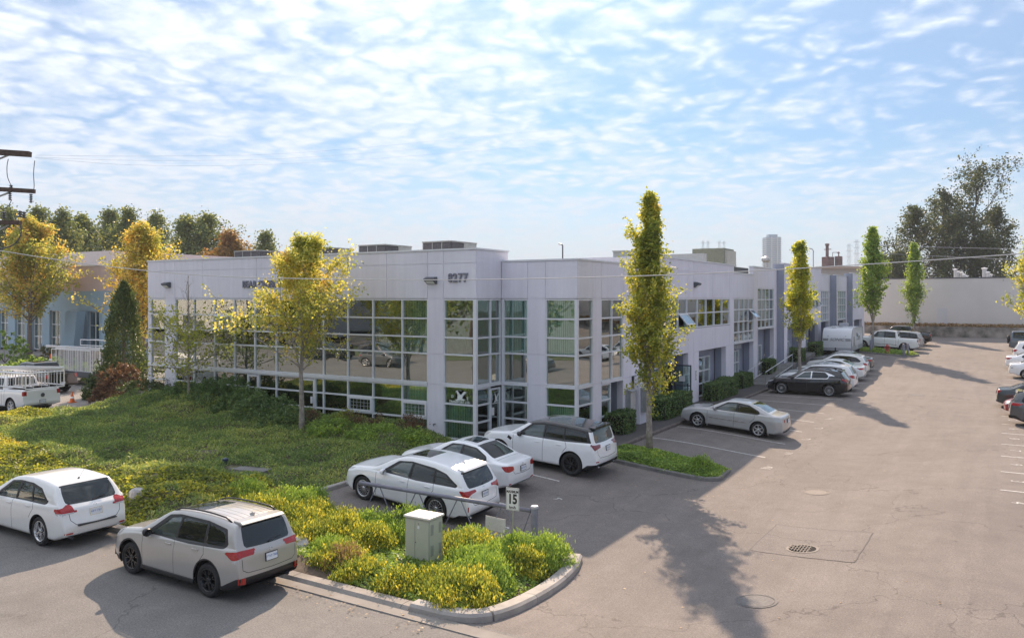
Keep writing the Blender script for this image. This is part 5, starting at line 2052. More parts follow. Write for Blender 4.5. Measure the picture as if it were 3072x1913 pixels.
    if 'spoiler' in sp:
        x, z, hw, m_ = sp['spoiler']
        mb = MB(); mb.prism([(-.20, .0), (.08, -.055), (.10, -.035), (.02, .012), (-.18, .02)], -hw, hw, 'XZ', (x - cx, 0, z)); o = mb.build('spoiler', m_ or paint, root); bevel(o, .012)
    pz = sp.get('plate', .85)
    py_ = .0
    xp = xrear(.02, pz) - cx
    tilt = sp.get('plate_tilt', .12)
    mb = MB(); mb.box((xp + .010, 0, pz), (.02, .33, .175), ry=-tilt); fr_ = mb.build('plate_frame', M_BLACK if sp.get('dark_frame', True) else M_CHROME, root)
    mb = MB(); mb.box((xp + .022, 0, pz), (.004, .30, .148), ry=-tilt); pl = mb.build('license_plate', M_PLATE, root)
    text_mesh('plate_text', sp.get('ptext', 'HF2 19G'), .092, M_PLTXT, pl, (xp + .026, 0, pz - .005), (R(90) - tilt * 0, 0, R(90)), sx=.86)
    if 'badge' in sp:
        bz_ = sp['badge']; xb = xrear(0, bz_) - cx
        mb = MB(); mb.lathe([(.030, .0), (.036, .006), (.042, .0)], (xb + .008, 0, bz_), 'X', 16); mb.build('badge', M_CHROME, root)
    for (y, z, dz, m_) in sp.get('exhaust', []):
        mb = MB(); mb.sm = True
        xe = xrear(abs(y), z + .1) - cx - .06
        mb.lathe([(.036, -.10), (.042, .035), (.036, .04), (.032, 0.0), (.001, -.02)], (xe, y, z), 'X', 14); mb.build('exhaust_pipe', M_CHROME if m_ else M_DGREY, root)
    for (y0_, y1_, z_, h_) in sp.get('reflectors', []):
        for s_ in (1, -1):
            ym = (y0_ + y1_) / 2; x = xrear(ym, z_) - cx
            sl = math.atan2(xrear(y0_, z_) - xrear(y1_, z_), y1_ - y0_)
            mb = MB(); mb.box((x + .002, s_ * ym, z_), (.012, y1_ - y0_, h_), rz=s_ * sl); mb.build('reflector', M_RED, root)
    if 'step' in sp:
        z_, hw = sp['step']; x = xrear(.1, z_) - cx
        mb = MB(); mb.box((x - .02, 0, z_), (.13, hw * 2, .03)); bevel(mb.build('bumper_step', M_BLACK, root), .01)
    if 'sill' in sp:
        for s_ in (1, -1):
            mb = MB(); mb.box(((xf + xr) / 2 - cx, s_ * (W - .03), .27), (xr - xf - 2 * Ra - .02, .07, .09)); bevel(mb.build('side_skirt', sp['sill'], root), .015)
    if 'moulding' in sp:
        m_, z_, a_, b_ = sp['moulding']
        for s_ in (1, -1):
            mb = MB(); mb.box(((a_ + b_) / 2 - cx, s_ * (ysurf((a_ + b_) / 2, z_) + .004), z_), (b_ - a_, .02, .035)); mb.build('side_moulding', m_, root)
    return root


def place(root, x, y, rz, wb=2.7, tr=1.5, sc_=1.0):
    """stand a vehicle on the sloping ground; x, y is the body centre, the nose points to local -X"""
    c, s = math.cos(rz), math.sin(rz)
    pts = []
    for a, b2 in ((-wb / 2, -tr / 2), (wb / 2, -tr / 2), (wb / 2, tr / 2), (-wb / 2, tr / 2)):
        X_, Y_ = x + a * c - b2 * s, y + a * s + b2 * c
        pts.append(Vector((X_, Y_, gz(X_, Y_))))
    ex = ((pts[1] + pts[2]) - (pts[0] + pts[3])).normalized()
    ey = ((pts[2] + pts[3]) - (pts[0] + pts[1])).normalized()
    ez = ex.cross(ey).normalized(); ey = ez.cross(ex)
    M = Matrix((ex, ey, ez)).transposed().to_4x4()
    ctr = sum(pts, Vector()) / 4
    M.translation = ctr
    root.matrix_world = M
    root.location = ctr
    root.rotation_euler = M.to_euler()
    root.scale = (sc_, sc_, sc_)
    return root


# ---- shapes
def suv(**k):
    s = dict(L=4.70, W=.90, Rw=.36, axles=(.93, 3.62), tumble=.30,
             prof=[(.06, .26), (.0, .45), (.01, .68), (.10, .86), (.40, .99), (1.12, 1.09), (1.25, 1.12), (1.95, 1.53), (2.25, 1.625), (3.0, 1.67), (3.8, 1.65), (4.28, 1.585), (4.36, 1.55), (4.52, 1.22), (4.60, 1.08), (4.66, 1.00), (4.68, .78), (4.70, .62), (4.70, .48), (4.62, .36)],
             belt=[(0, .74), (.6, .90), (1.2, .985), (2.4, 1.02), (3.6, 1.07), (4.7, 1.10)],
             side_windows=[[(1.62, 1.06), (2.18, 1.44), (2.52, 1.50), (2.46, 1.06)], [(2.54, 1.06), (2.58, 1.50), (3.40, 1.49), (3.42, 1.09)], [(3.50, 1.10), (3.48, 1.48), (4.00, 1.42), (4.10, 1.20), (4.02, 1.14)]],
             dlo=[(1.42, 1.02), (2.08, 1.49), (2.45, 1.545), (3.4, 1.545), (4.05, 1.47), (4.20, 1.18), (4.08, 1.09), (3.0, 1.03)],
             windshield=(1.24, 2.12), rear_glass=('z', 1.10, 1.535, 4.0, .035),
             seams=[[(1.40, .30), (1.38, .98)], [(2.50, .30), (2.50, 1.04)], [(3.32, .66), (3.50, .90), (3.46, 1.07)]],
             handles=[(2.30, .93), (3.22, .96)], mirror=(1.62, 1.04), wheel='y5')
    s.update(k); return s


def sedan(**k):
    s = dict(L=4.75, W=.885, Rw=.325, axles=(.95, 3.68), tumble=.42,
             prof=[(.08, .22), (.0, .40), (.01, .60), (.12, .74), (.5, .86), (1.2, .955), (1.35, .98), (2.05, 1.36), (2.40, 1.44), (2.95, 1.45), (3.35, 1.39), (3.98, 1.10), (4.15, 1.06), (4.60, 1.045), (4.68, 1.0), (4.71, .85), (4.75, .62), (4.75, .48), (4.66, .32)],
             belt=[(0, .62), (.7, .80), (1.3, .88), (2.4, .93), (3.8, .97), (4.7, .97)],
             side_windows=[[(1.72, .955), (2.25, 1.29), (2.62, 1.325), (2.60, .965)], [(2.68, .965), (2.70, 1.325), (3.15, 1.29), (3.55, 1.12), (3.60, 1.02), (3.52, .99)]],
             dlo=[(1.58, .93), (2.2, 1.33), (2.65, 1.36), (3.18, 1.325), (3.62, 1.13), (3.68, 1.02), (3.58, .965)],
             windshield=(1.36, 2.20), rear_glass=('x', 3.30, 3.98),
             seams=[[(1.42, .28), (1.40, .88)], [(2.64, .28), (2.64, .94)], [(3.35, .60), (3.55, .80), (3.56, .97)]],
             handles=[(2.42, .84), (3.32, .865)], mirror=(1.68, .96), wheel='y5', plate=.78,
             top_seams=[[(4.10, .0), (4.10, .62)]])
    s.update(k); return s


def pickup(**k):
    s = dict(L=5.75, W=.985, Rw=.40, axles=(.95, 4.55), tumble=.24, tw=.27, gap=.075, crown=.04,
             prof=[(.06, .38), (.0, .55), (.0, .95), (.10, 1.10), (.5, 1.18), (1.35, 1.24), (1.45, 1.27), (2.05, 1.76), (2.35, 1.88), (2.9, 1.92), (3.7, 1.90), (3.86, 1.84), (3.98, 1.34), (4.02, 1.30), (5.60, 1.32), (5.68, 1.28), (5.70, 1.0), (5.72, .72), (5.75, .60), (5.66, .48)],
             belt=[(0, .98), (.6, 1.10), (1.4, 1.18), (3.9, 1.22), (4.1, 1.255), (5.7, 1.27)],
             bottom=[(0, .42), (.4, .36), (5.3, .36), (5.75, .50)],
             side_windows=[[(1.85, 1.25), (2.28, 1.70), (2.80, 1.76), (2.80, 1.26)], [(2.90, 1.26), (2.90, 1.76), (3.66, 1.74), (3.70, 1.30)]],
             dlo=[(1.72, 1.22), (2.2, 1.76), (2.8, 1.81), (3.72, 1.79), (3.78, 1.24)],
             windshield=(1.46, 2.28), rear_glass=('x', 3.84, 3.975),
             seams=[[(1.62, .45), (1.60, 1.18)], [(2.85, .45), (2.85, 1.22)], [(3.80, .45), (3.80, 1.22)], [(4.02, .45), (4.02, 1.26)]],
             handles=[(2.62, 1.10), (3.62, 1.10)], mirror=(1.80, 1.26), wheel='six', plate=.66, plate_tilt=0,
             front_round=(.5, .08), rear_round=(.15, .03), bow=(.06, .03), bed=(4.08, 5.62, .80), crease=.006)
    s.update(k); return s


def add_bed(root, sp):
    cx = sp['L'] / 2; b0, b1, w = sp['bed']
    mb = MB()
    mb.b(b0 - cx, b1 - cx, -w, w, .78, .80)
    for s_ in (1, -1): mb.b(b0 - cx, b1 - cx, s_ * w, s_ * (w + .02), .78, 1.30)
    mb.b(b0 - .02 - cx, b0 - cx, -w, w, .78, 1.30); mb.b(b1 - cx, b1 + .02 - cx, -w, w, .78, 1.30)
    mb.build('bed_liner', M_BLACK, root)


V_TALL = [(-.36, .80), (-.30, 1.02), (.02, 1.03), (.32, .98), (.50, 1.0), (.16, .80)]
CARS = {}
# 1. silver crossover at the street kerb, nearest the camera
sp = suv(L=4.60, prof=[(.06, .26), (.0, .45), (.01, .68), (.10, .86), (.40, .99), (1.12, 1.09), (1.25, 1.12), (1.95, 1.53), (2.25, 1.625), (3.0, 1.67), (3.75, 1.65), (4.20, 1.585), (4.28, 1.55), (4.43, 1.22), (4.50, 1.08), (4.56, 1.00), (4.58, .78), (4.60, .62), (4.60, .48), (4.52, .36)],
         black_rim=True, wheel='seven', rails=(2.15, 4.05, M_BLACK), fin=3.95, fin_mat=P_SILVER, sunroof=(2.22, 2.95, .42), Rw=.362, W=.905,
         clad=[(0, .40), (.55, .36), (1.35, .30), (3.1, .30), (4.1, .34), (4.45, .52), (4.7, .56)], arch_clad=.035, sill=M_BLACK, mirror_mat=M_BLACK,
         tail=[([(-.44, .965), (-.40, 1.07), (-.05, 1.08), (.46, 1.045), (.20, .90), (.06, .905), (-.1, .95)], 'r'), ([(-.06, .87), (-.04, .905), (.18, .90), (.16, .868)], 'c')],
         head=[[(-.30, .78), (-.28, .86), (.10, .90), (.45, .95), (.30, .84), (0, .78)]], grille=(.42, .5, .8),
         rear_seams=[[(0, .615), (.60, .625), (.71, .69), (.72, .90)]], top_seams=[[(3.0, y), (4.15, y)] for y in (.12, .27, .42)],
         wiper=1.13, badge=.985, plate=.84, ptext='CD7 78B', exhaust=[(.55, .30, 0, 0)], reflectors=[(.66, .82, .47, .13)],
         spoiler=(4.24, 1.60, .58, None))
r = build_vehicle('parked_crossover', sp, P_SILVER, 'silver crossover with black wheels and ridged roof parked at the street kerb, nearest the camera')
place(r, -14.86, 11.28, 0.0, sc_=.95)
OUT = r
# 2. white wagon-like crossover further left on the street
sp = suv(L=4.80, W=.93, wheel='y5', whip=3.95, Rw=.37, axles=(1.0, 3.77), rear_round=(.6, .16),
         prof=[(.06, .26), (.0, .45), (.01, .68), (.10, .82), (.45, .95), (1.12, 1.05), (1.3, 1.08), (2.05, 1.48), (2.4, 1.57), (3.0, 1.61), (3.6, 1.59), (4.12, 1.53), (4.20, 1.50), (4.50, 1.16), (4.60, 1.04), (4.70, .98), (4.73, .80), (4.80, .60), (4.80, .46), (4.72, .32)],
         belt=[(0, .72), (.6, .88), (1.2, .96), (2.4, .99), (3.6, 1.04), (4.8, 1.08)],
         side_windows=[[(1.75, 1.03), (2.25, 1.39), (2.62, 1.44), (2.56, 1.03)], [(2.66, 1.03), (2.70, 1.44), (3.20, 1.42), (3.36, 1.06)], [(3.42, 1.07), (3.28, 1.41), (3.62, 1.36), (3.98, 1.14), (3.95, 1.09)]],
         dlo=[(1.55, 1.00), (2.18, 1.43), (2.6, 1.48), (3.2, 1.475), (3.66, 1.40), (4.10, 1.13), (4.02, 1.06)], windshield=(1.28, 2.2), rear_glass=('z', 1.06, 1.49, 3.9, .03),
         tail=[([(-.33, .90), (-.20, 1.02), (-.04, 1.10), (.06, 1.02), (.34, 1.0), (.28, .90)], 'r'), ([(-.33, .865), (-.33, .90), (.28, .90), (.2, .865)], 'c')],
         rear_seams=[[(0, .58), (.52, .60), (.64, .72), (.66, .90)]], wiper=1.09, badge=.985, plate=.83, ptext='HF2 19G', dark_frame=False, step=(.575, .5), reflectors=[(.60, .80, .40, .035)], exhaust=[(-.60, .29, 0, 0)],
         handles=[(2.36, .92), (3.25, .95)])
r = build_vehicle('parked_crossover', sp, P_PEARL, 'white rounded crossover with silver wheels at the left edge, parked ahead of the silver one')
place(r, -21.2, 11.35, 0.0, sc_=.97)
# 3. white crossover behind the bar gate
sp = suv(L=4.95, W=.965, Rw=.375, axles=(.95, 3.77), wheel='multi', fin=4.05, fin_mat=P_WHITE, sunroof=(2.35, 3.1, .42), rear_round=(.65, .17), black_rim=False,
         prof=[(.06, .26), (.0, .45), (.01, .70), (.10, .88), (.45, 1.02), (1.15, 1.11), (1.35, 1.14), (2.05, 1.52), (2.4, 1.63), (3.1, 1.68), (3.9, 1.64), (4.38, 1.56), (4.44, 1.52), (4.68, 1.22), (4.76, 1.08), (4.84, 1.0), (4.86, .84), (4.95, .62), (4.95, .48), (4.86, .34)],
         belt=[(0, .76), (.6, .92), (1.2, 1.0), (2.4, 1.03), (3.6, 1.07), (4.9, 1.12)],
         side_windows=[[(1.78, 1.07), (2.30, 1.43), (2.72, 1.49), (2.66, 1.07)], [(2.76, 1.07), (2.80, 1.49), (3.55, 1.46), (3.60, 1.10)], [(3.66, 1.11), (3.62, 1.455), (3.95, 1.40), (4.36, 1.20), (4.38, 1.16)]],
         dlo=[(1.60, 1.04), (2.2, 1.46), (2.7, 1.53), (3.55, 1.505), (4.0, 1.43), (4.48, 1.19), (4.42, 1.12), (3.0, 1.05)], windshield=(1.34, 2.2), rear_glass=('z', 1.09, 1.50, 4.1, .03),
         tail=[([(-.46, .99), (-.40, 1.05), (-.05, 1.05), (.36, 1.07), (.18, .88), (.0, .87), (-.2, .96)], 'r')],
         head=[[(-.30, .78), (-.28, .86), (.10, .90), (.50, .97), (.30, .86), (0, .80)]],
         rear_seams=[[(0, .62), (.56, .64), (.66, .76), (.66, .90)]], wiper=1.12, badge=1.03, plate=.86, ptext='JR4 52K', exhaust=[(.66, .30, 0, 1), (-.66, .30, 0, 1)],
         seams=[[(1.48, .30), (1.45, 1.0)], [(2.71, .30), (2.71, 1.05)], [(3.50, .66), (3.66, .90), (3.64, 1.08)]], handles=[(2.48, .93), (3.44, .96)],
         spoiler=(4.42, 1.575, .62, None), clad=[(0, .24), (4.4, .24), (4.6, .36), (4.95, .38)], mirror=(1.78, 1.05), reflectors=[(.80, .83, .56, .14)])
r = build_vehicle('parked_crossover', sp, P_WHITE, 'white crossover with dark roof glass parked right behind the grey bar gate')
place(r, -15.02, 19.1, 0.0, sc_=.97)
# 4. white sedan between
sp = sedan(L=4.58, sunroof=(2.45, 3.0, .38), tail=[([(-.34, .80), (-.30, .93), (-.02, .96), (.30, .93), (.12, .78), (-.1, .77)], 'r')], rear_seams=[[(0, .66), (.46, .68), (.56, .80)]],
           prof=[(.08, .22), (.0, .40), (.01, .60), (.12, .74), (.5, .86), (1.15, .955), (1.3, .98), (1.95, 1.34), (2.30, 1.43), (2.85, 1.44), (3.22, 1.38), (3.84, 1.09), (4.0, 1.05), (4.44, 1.04), (4.52, 1.0), (4.55, .85), (4.58, .62), (4.58, .48), (4.50, .30)],
           axles=(.90, 3.60), rear_glass=('x', 3.14, 3.86), top_seams=[[(3.98, 0), (3.98, .62)]], plate=.80, ptext='BN7 60T', badge=.93, reflectors=[(.56, .74, .38, .04)], clad=[(0, .20), (4.1, .20), (4.3, .27), (4.6, .27)])
r = build_vehicle('parked_sedan', sp, P_WHITE, 'white sedan with sunroof squeezed between the two white crossovers')
place(r, -15.45, 22.05, 0.0)
# 5. white SUV with black roof
sp = suv(L=4.88, W=.985, Rw=.405, axles=(.93, 3.87), wheel='seven', black_rim=True, rear_round=(.45, .12), tumble=.26,
         prof=[(.05, .30), (.0, .50), (.0, .80), (.08, 1.0), (.35, 1.10), (1.2, 1.19), (1.38, 1.22), (2.0, 1.60), (2.3, 1.72), (2.9, 1.77), (3.8, 1.74), (4.48, 1.68), (4.54, 1.64), (4.66, 1.30), (4.72, 1.14), (4.80, 1.10), (4.82, .92), (4.88, .70), (4.88, .56), (4.80, .40)],
         belt=[(0, .92), (.6, 1.04), (1.2, 1.11), (2.4, 1.14), (3.6, 1.17), (4.9, 1.20)],
         side_windows=[[(1.80, 1.17), (2.26, 1.54), (2.72, 1.60), (2.70, 1.18)], [(2.78, 1.18), (2.80, 1.60), (3.50, 1.585), (3.52, 1.20)], [(3.58, 1.20), (3.56, 1.58), (4.36, 1.53), (4.44, 1.24)]],
         dlo=[(1.60, 1.14), (2.2, 1.60), (2.7, 1.66), (3.5, 1.645), (4.42, 1.60), (4.60, 1.22), (3.5, 1.155)], windshield=(1.38, 2.18), rear_glass=('z', 1.19, 1.63, 4.2, .03), black_roof=1.575,
         tail=[([(-.40, 1.06), (-.36, 1.15), (-.02, 1.15), (.26, 1.18), (.05, .98), (-.12, 1.02)], 'd'), ([(-.20, 1.03), (-.18, 1.06), (-.02, 1.05), (-.0, 1.01)], 'c')],
         head=[[(-.30, .90), (-.28, .99), (.10, 1.03), (.42, 1.05), (.30, .94), (0, .90)]], plate=.98, ptext='LE8 04X', spoiler=(4.56, 1.70, .66, P_BLACK), handles=[(2.50, 1.0), (3.36, 1.02)],
         rear_seams=[[(0, .70), (.62, .72), (.72, .84), (.73, 1.0)]], clad=[(0, .30), (4.3, .30), (4.5, .46), (4.88, .52)], exhaust=[(.62, .40, 0, 1), (-.62, .40, 0, 1)], reflectors=[(.74, .88, .60, .035)],
         seams=[[(1.52, .34), (1.50, 1.10)], [(2.74, .34), (2.74, 1.15)], [(3.50, .74), (3.68, .98), (3.60, 1.18)]], mirror_mat=P_BLACK, mirror=(1.80, 1.15), bottom=[(0, .36), (.35, .28), (4.4, .28), (4.88, .42)])
r = build_vehicle('parked_suv', sp, P_WHITE, 'white luxury sport utility vehicle with a black roof and black wheels by the building corner')
place(r, -14.25, 25.65, 0.0)
# side vent and lettering on the tail
mb = MB()
for s_ in (1, -1): mb.box((-1.08, s_ * .972, .98), (.17, .02, .10), ry=.5)
mb.build('fender_vent', M_BLACK, r)
# 6. silver sedan alone
sp = sedan(L=4.87, W=.895, axles=(.96, 3.76), wheel='six', Rw=.335,
           prof=[(.08, .22), (.0, .40), (.01, .62), (.14, .78), (.5, .90), (1.2, .99), (1.38, 1.02), (2.10, 1.38), (2.45, 1.46), (3.0, 1.47), (3.45, 1.41), (4.12, 1.13), (4.28, 1.09), (4.72, 1.07), (4.80, 1.02), (4.82, .88), (4.87, .66), (4.87, .50), (4.78, .34)],
           rear_glass=('x', 3.38, 4.12), side_windows=[[(1.78, .985), (2.30, 1.31), (2.70, 1.345), (2.68, .995)], [(2.76, .995), (2.78, 1.345), (3.2, 1.31), (3.62, 1.14), (3.70, 1.05), (3.62, 1.01)]],
           dlo=[(1.62, .955), (2.26, 1.35), (2.72, 1.38), (3.24, 1.345), (3.72, 1.15), (3.78, 1.04), (3.68, .985)], belt=[(0, .66), (.7, .83), (1.3, .91), (2.4, .955), (3.8, .995), (4.8, 1.0)],
           tail=[([(-.16, .72), (-.14, .98), (.22, .99), (.20, .86), (.10, .70)], 'c'), ([(-.34, .78), (-.34, .92), (-.20, .92), (-.20, .78)], 'r')], head=[[(-.30, .66), (-.28, .76), (.10, .80), (.50, .86), (.40, .74), (0, .64)]],
           moulding=(M_CHROME, .58, 1.48, 3.2), clad=None, plate=.82, ptext='KS1 33D', handles=[(2.50, .86), (3.46, .88)], top_seams=[[(4.26, 0), (4.26, .62)]], mirror=(1.74, .985))
sp.pop('clad')
r = build_vehicle('parked_sedan', sp, P_SILVER2, 'silver sedan parked alone between two empty stalls, nose to the hedge')
mb = MB()
mb = MB(); mb.box((-1.0, -.86, .26), (.02, .08, .18)); mb.box((1.78, -.86, .26), (.02, .08, .18)); mb.build('mud_flap', P_SILVER2, r)
place(r, -10.72, 37.1, 0.0)
# 7. black crossover
sp = suv(L=4.89, W=.945, Rw=.375, axles=(.98, 3.79), wheel='multi', rails=(2.3, 3.9, M_BLACK), trim_mat=M_CHROME,
         prof=[(.06, .26), (.0, .45), (.01, .68), (.10, .84), (.45, .97), (1.15, 1.07), (1.35, 1.10), (2.1, 1.50), (2.45, 1.60), (3.1, 1.65), (3.8, 1.62), (4.38, 1.54), (4.44, 1.50), (4.70, 1.16), (4.78, 1.06), (4.84, 1.0), (4.86, .84), (4.89, .62), (4.89, .48), (4.80, .36)],
         side_windows=[[(1.80, 1.05), (2.32, 1.42), (2.74, 1.47), (2.70, 1.06)], [(2.78, 1.06), (2.80, 1.47), (3.55, 1.45), (3.75, 1.26), (3.68, 1.10)]],
         dlo=[(1.72, 1.035), (2.29, 1.437), (2.74, 1.492), (3.57, 1.472), (4.1, 1.275), (4.1, 1.262), (3.80, 1.245), (3.71, 1.083), (2.6, 1.038)], windshield=(1.34, 2.24), rear_glass=('z', 1.13, 1.48, 4.2, .04),
         tail=[([(-.40, .98), (-.36, 1.06), (.0, 1.07), (.36, 1.12), (.26, .98), (.0, .93)], 'r')], spoiler=(4.40, 1.56, .6, None), fin=4.0, head=[[(-.30, .70), (-.28, .80), (.10, .84), (.50, .90), (.30, .78), (0, .72)]], ptext='MT9 18R')
r = build_vehicle('parked_crossover', sp, P_BLACK, 'black crossover with silver multi-spoke wheels, first car of the far left row')
place(r, -10.38, 52.25, 0.0)
BLK = r
# 8. the row beyond it
sp_w = suv(L=4.85, W=.94, axles=(.95, 3.75), tail=[([(-.30, .88), (-.28, 1.04), (.06, 1.08), (.34, 1.02), (.2, .90), (0, .86)], 'r')], spoiler=(4.34, 1.60, .6, None), wheel='five', sunroof=(2.4, 3.1, .4),
           prof=[(.06, .26), (.0, .45), (.01, .70), (.10, .88), (.45, 1.0), (1.15, 1.09), (1.35, 1.12), (2.05, 1.54), (2.4, 1.64), (3.1, 1.69), (3.85, 1.66), (4.38, 1.60), (4.46, 1.55), (4.66, 1.22), (4.74, 1.08), (4.80, 1.0), (4.82, .84), (4.85, .62), (4.85, .48), (4.76, .36)], ptext='FJ3 72N')
r = build_vehicle('parked_crossover', sp_w, P_WHITE, 'white crossover tucked directly behind the black crossover')
place(r, -10.45, 55.35, 0.0); W2C = r
sp = sedan(L=4.55, prof=[(.08, .22), (.0, .40), (.01, .62), (.14, .78), (.5, .90), (1.0, .99), (1.15, 1.02), (2.0, 1.42), (2.4, 1.50), (2.9, 1.49), (3.45, 1.40), (4.10, 1.20), (4.30, 1.12), (4.45, 1.06), (4.50, .9), (4.55, .62), (4.55, .48), (4.46, .32)],
           axles=(.92, 3.60), rear_glass=('x', 3.4, 4.15), windshield=(1.16, 2.15), top_seams=[], tail=[([(-.3, .84), (-.3, .98), (.3, 1.0), (.2, .84)], 'r')], ptext='PD5 41H')
r = build_vehicle('parked_hatchback', sp, P_PALE, 'pale blue hatchback mostly hidden behind the white crossover, only its bonnet and roof in view')
place(r, -10.85, 58.4, 0.0)
spw = sedan(L=4.70, tail=[([(-.36, .84), (-.32, .95), (.0, .97), (.36, .95), (.2, .83)], 'r')], ptext='GT8 90S')
r = build_vehicle('parked_sedan', spw, P_WHITE, 'white sedan with red wedge tail lamps in the middle of the far left row')
place(r, -10.75, 61.4, 0.0); SED = r
sp = suv(L=4.45, axles=(.9, 3.5), prof=[(.06, .26), (.0, .45), (.01, .66), (.10, .80), (.45, .92), (1.05, 1.02), (1.2, 1.05), (1.9, 1.46), (2.2, 1.54), (2.9, 1.57), (3.6, 1.54), (4.02, 1.48), (4.08, 1.44), (4.28, 1.14), (4.34, 1.02), (4.40, .95), (4.42, .8), (4.45, .6), (4.45, .46), (4.36, .34)],
         side_windows=[[(1.62, 1.03), (2.10, 1.36), (2.46, 1.42), (2.42, 1.03)], [(2.50, 1.03), (2.52, 1.42), (3.2, 1.40), (3.26, 1.06)], [(3.32, 1.07), (3.28, 1.39), (3.6, 1.34), (3.85, 1.16), (3.8, 1.10)]],
         dlo=[(1.45, 1.0), (2.05, 1.40), (2.45, 1.46), (3.2, 1.45), (3.66, 1.38), (3.98, 1.15), (3.9, 1.06)], windshield=(1.2, 2.05), rear_glass=('z', 1.05, 1.42, 3.8, .04), tail=[([(-.25, .84), (-.22, 1.0), (.3, 1.02), (.2, .86)], 'r')], ptext='WA6 27C')
r = build_vehicle('parked_hatchback', sp, P_PEARL, 'pearl white hatchback behind the white sedan in the far left row')
place(r, -10.75, 64.4, 0.0)
sp = sedan(L=4.72, tail=[([(-.46, .86), (-.40, .96), (.0, .98), (.40, .94), (.2, .85)], 'r')], ptext='RV2 65L')
r = build_vehicle('parked_sedan', sp, P_DGREY, 'dark grey sedan ending the far left row in front of the travel trailer')
place(r, -11.0, 67.4, 0.0); DSED = r
# 9. pickups near the white warehouse
sp = pickup(tail=[([(-.12, 1.0), (-.12, 1.22), (.16, 1.22), (.16, 1.0)], 'r')], moulding=(M_CHROME, .62, 1.6, 3.9), ptext='TR4 80B')
r = build_vehicle('pickup_truck', sp, P_WHITE, 'white crew cab pickup parked beside the red fire hydrant', cat='pickup truck')
add_bed(r, sp); place(r, -9.6, 83.4, 0.0, 3.6, 1.7); WPK = r
sp2 = pickup(tail=[([(-.12, 1.0), (-.12, 1.22), (.16, 1.22), (.16, 1.0)], 'r')], ptext='NA5 11W')
r = build_vehicle('pickup_truck', sp2, P_BLACK, 'black crew cab pickup farthest back, against the stained retaining wall', cat='pickup truck')
add_bed(r, sp2); place(r, -9.2, 92.3, 0.0, 3.6, 1.7); BPK = r
r = build_vehicle('parked_hatchback', suv(L=4.4, axles=(.9, 3.45), tail=[([(-.2, .84), (-.2, 1.0), (.3, 1.0), (.2, .86)], 'r')]), P_SILVER2, 'silver hatchback half hidden between the white and black pickups')
place(r, -9.2, 87.8, 0.0)
# 10. right-hand row, nose away from the aisle (the red one nose out)
sp = suv(L=4.52, axles=(.9, 3.6), wheel='five', tail=[([(-.38, .98), (-.30, 1.08), (.0, 1.09), (.36, 1.06), (.2, .96), (-.1, .95)], 'r')], wiper=1.13, spoiler=(4.32, 1.60, .58, None), clad=[(0, .34), (4.2, .32), (4.4, .50), (4.7, .50)], ptext='DL8 36V')
r = build_vehicle('parked_crossover', sp, P_DGREY, 'dark grey crossover with red lamps at the right edge, nearest of the right row')
place(r, 2.62, 45.0, PI); GRX = r
sp = sedan(L=4.6, W=.89, head=[[(-.36, .60), (-.30, .72), (.10, .76), (.44, .80), (.3, .68), (0, .60)]], grille=(.4, .3, .52), ptext='AX1 55P')
r = build_vehicle('parked_sedan', sp, P_RED, 'red sedan nose out between the dark grey crossover and the dark green sedan')
place(r, 2.25, 48.4, 0.0)
sp = sedan(L=4.8, W=.91, Rw=.34, tail=[([(-.50, .84), (-.46, .98), (-.10, 1.0), (.28, .96), (.1, .80), (-.2, .80)], 'r')], ptext='VE7 14J')
r = build_vehicle('parked_sedan', sp, P_DGREEN, 'dark green grey sedan with broad red lamps, third from the front in the right row')
place(r, 1.95, 51.95, PI)
r = build_vehicle('parked_sedan', sedan(L=4.55, tail=[([(-.2, .7), (-.2, .8), (.0, .8), (.0, .7)], 'c')], wheel='five', ptext='CK2 97M'), P_WHITE, 'white car with rear wheel showing at the right edge, nearest of three white ones')
place(r, 2.72, 67.7, PI)
r = copy_tree(SED); tag(r, 'white sedan with a thin red lamp bar between the two other white cars at right'); place(r, 2.45, 72.7, PI)
r = copy_tree(W2C); tag(r, 'white car farthest of the three white ones at the right edge'); place(r, 3.0, 78.0, PI)
sp = suv(L=4.3, W=.90, Rw=.38, axles=(.8, 3.3), tumble=.14, rear_round=(.2, .05), front_round=(.3, .06), bow=(.05, .03),
         prof=[(.05, .4), (0, .5), (0, 1.0), (.1, 1.12), (1.2, 1.18), (1.35, 1.22), (1.7, 1.72), (1.9, 1.80), (3.0, 1.82), (3.95, 1.80), (4.05, 1.76), (4.15, 1.2), (4.18, 1.1), (4.2, .9), (4.28, .72), (4.3, .6), (4.22, .45)],
         belt=[(0, 1.0), (1.2, 1.12), (4.3, 1.18)], side_windows=[[(1.75, 1.2), (1.95, 1.68), (2.6, 1.7), (2.6, 1.2)], [(2.7, 1.2), (2.7, 1.7), (3.8, 1.68), (3.85, 1.22)]], dlo=[(1.62, 1.17), (1.9, 1.73), (3.9, 1.73), (3.95, 1.18)],
         windshield=(1.36, 1.85), rear_glass=('z', 1.22, 1.70, 3.8, .06), tail=[([(-.1, .95), (-.1, 1.15), (.12, 1.15), (.12, .95)], 'r')], ptext='YK3 28F', wheel='five')
r = build_vehicle('parked_jeep', sp, P_BLUEG, 'blue grey off-road wagon with a spare wheel on its tail, under the right-hand tree')
tyre, rim, rimb = wheel_meshes('five', .38, .235)
w = bpy.data.objects.new('spare_wheel', tyre); COL.objects.link(w); w.parent = r; w.location = (2.15, 0, 1.0); w.rotation_euler = (0, 0, PI / 2)
place(r, 2.5, 89.0, PI)
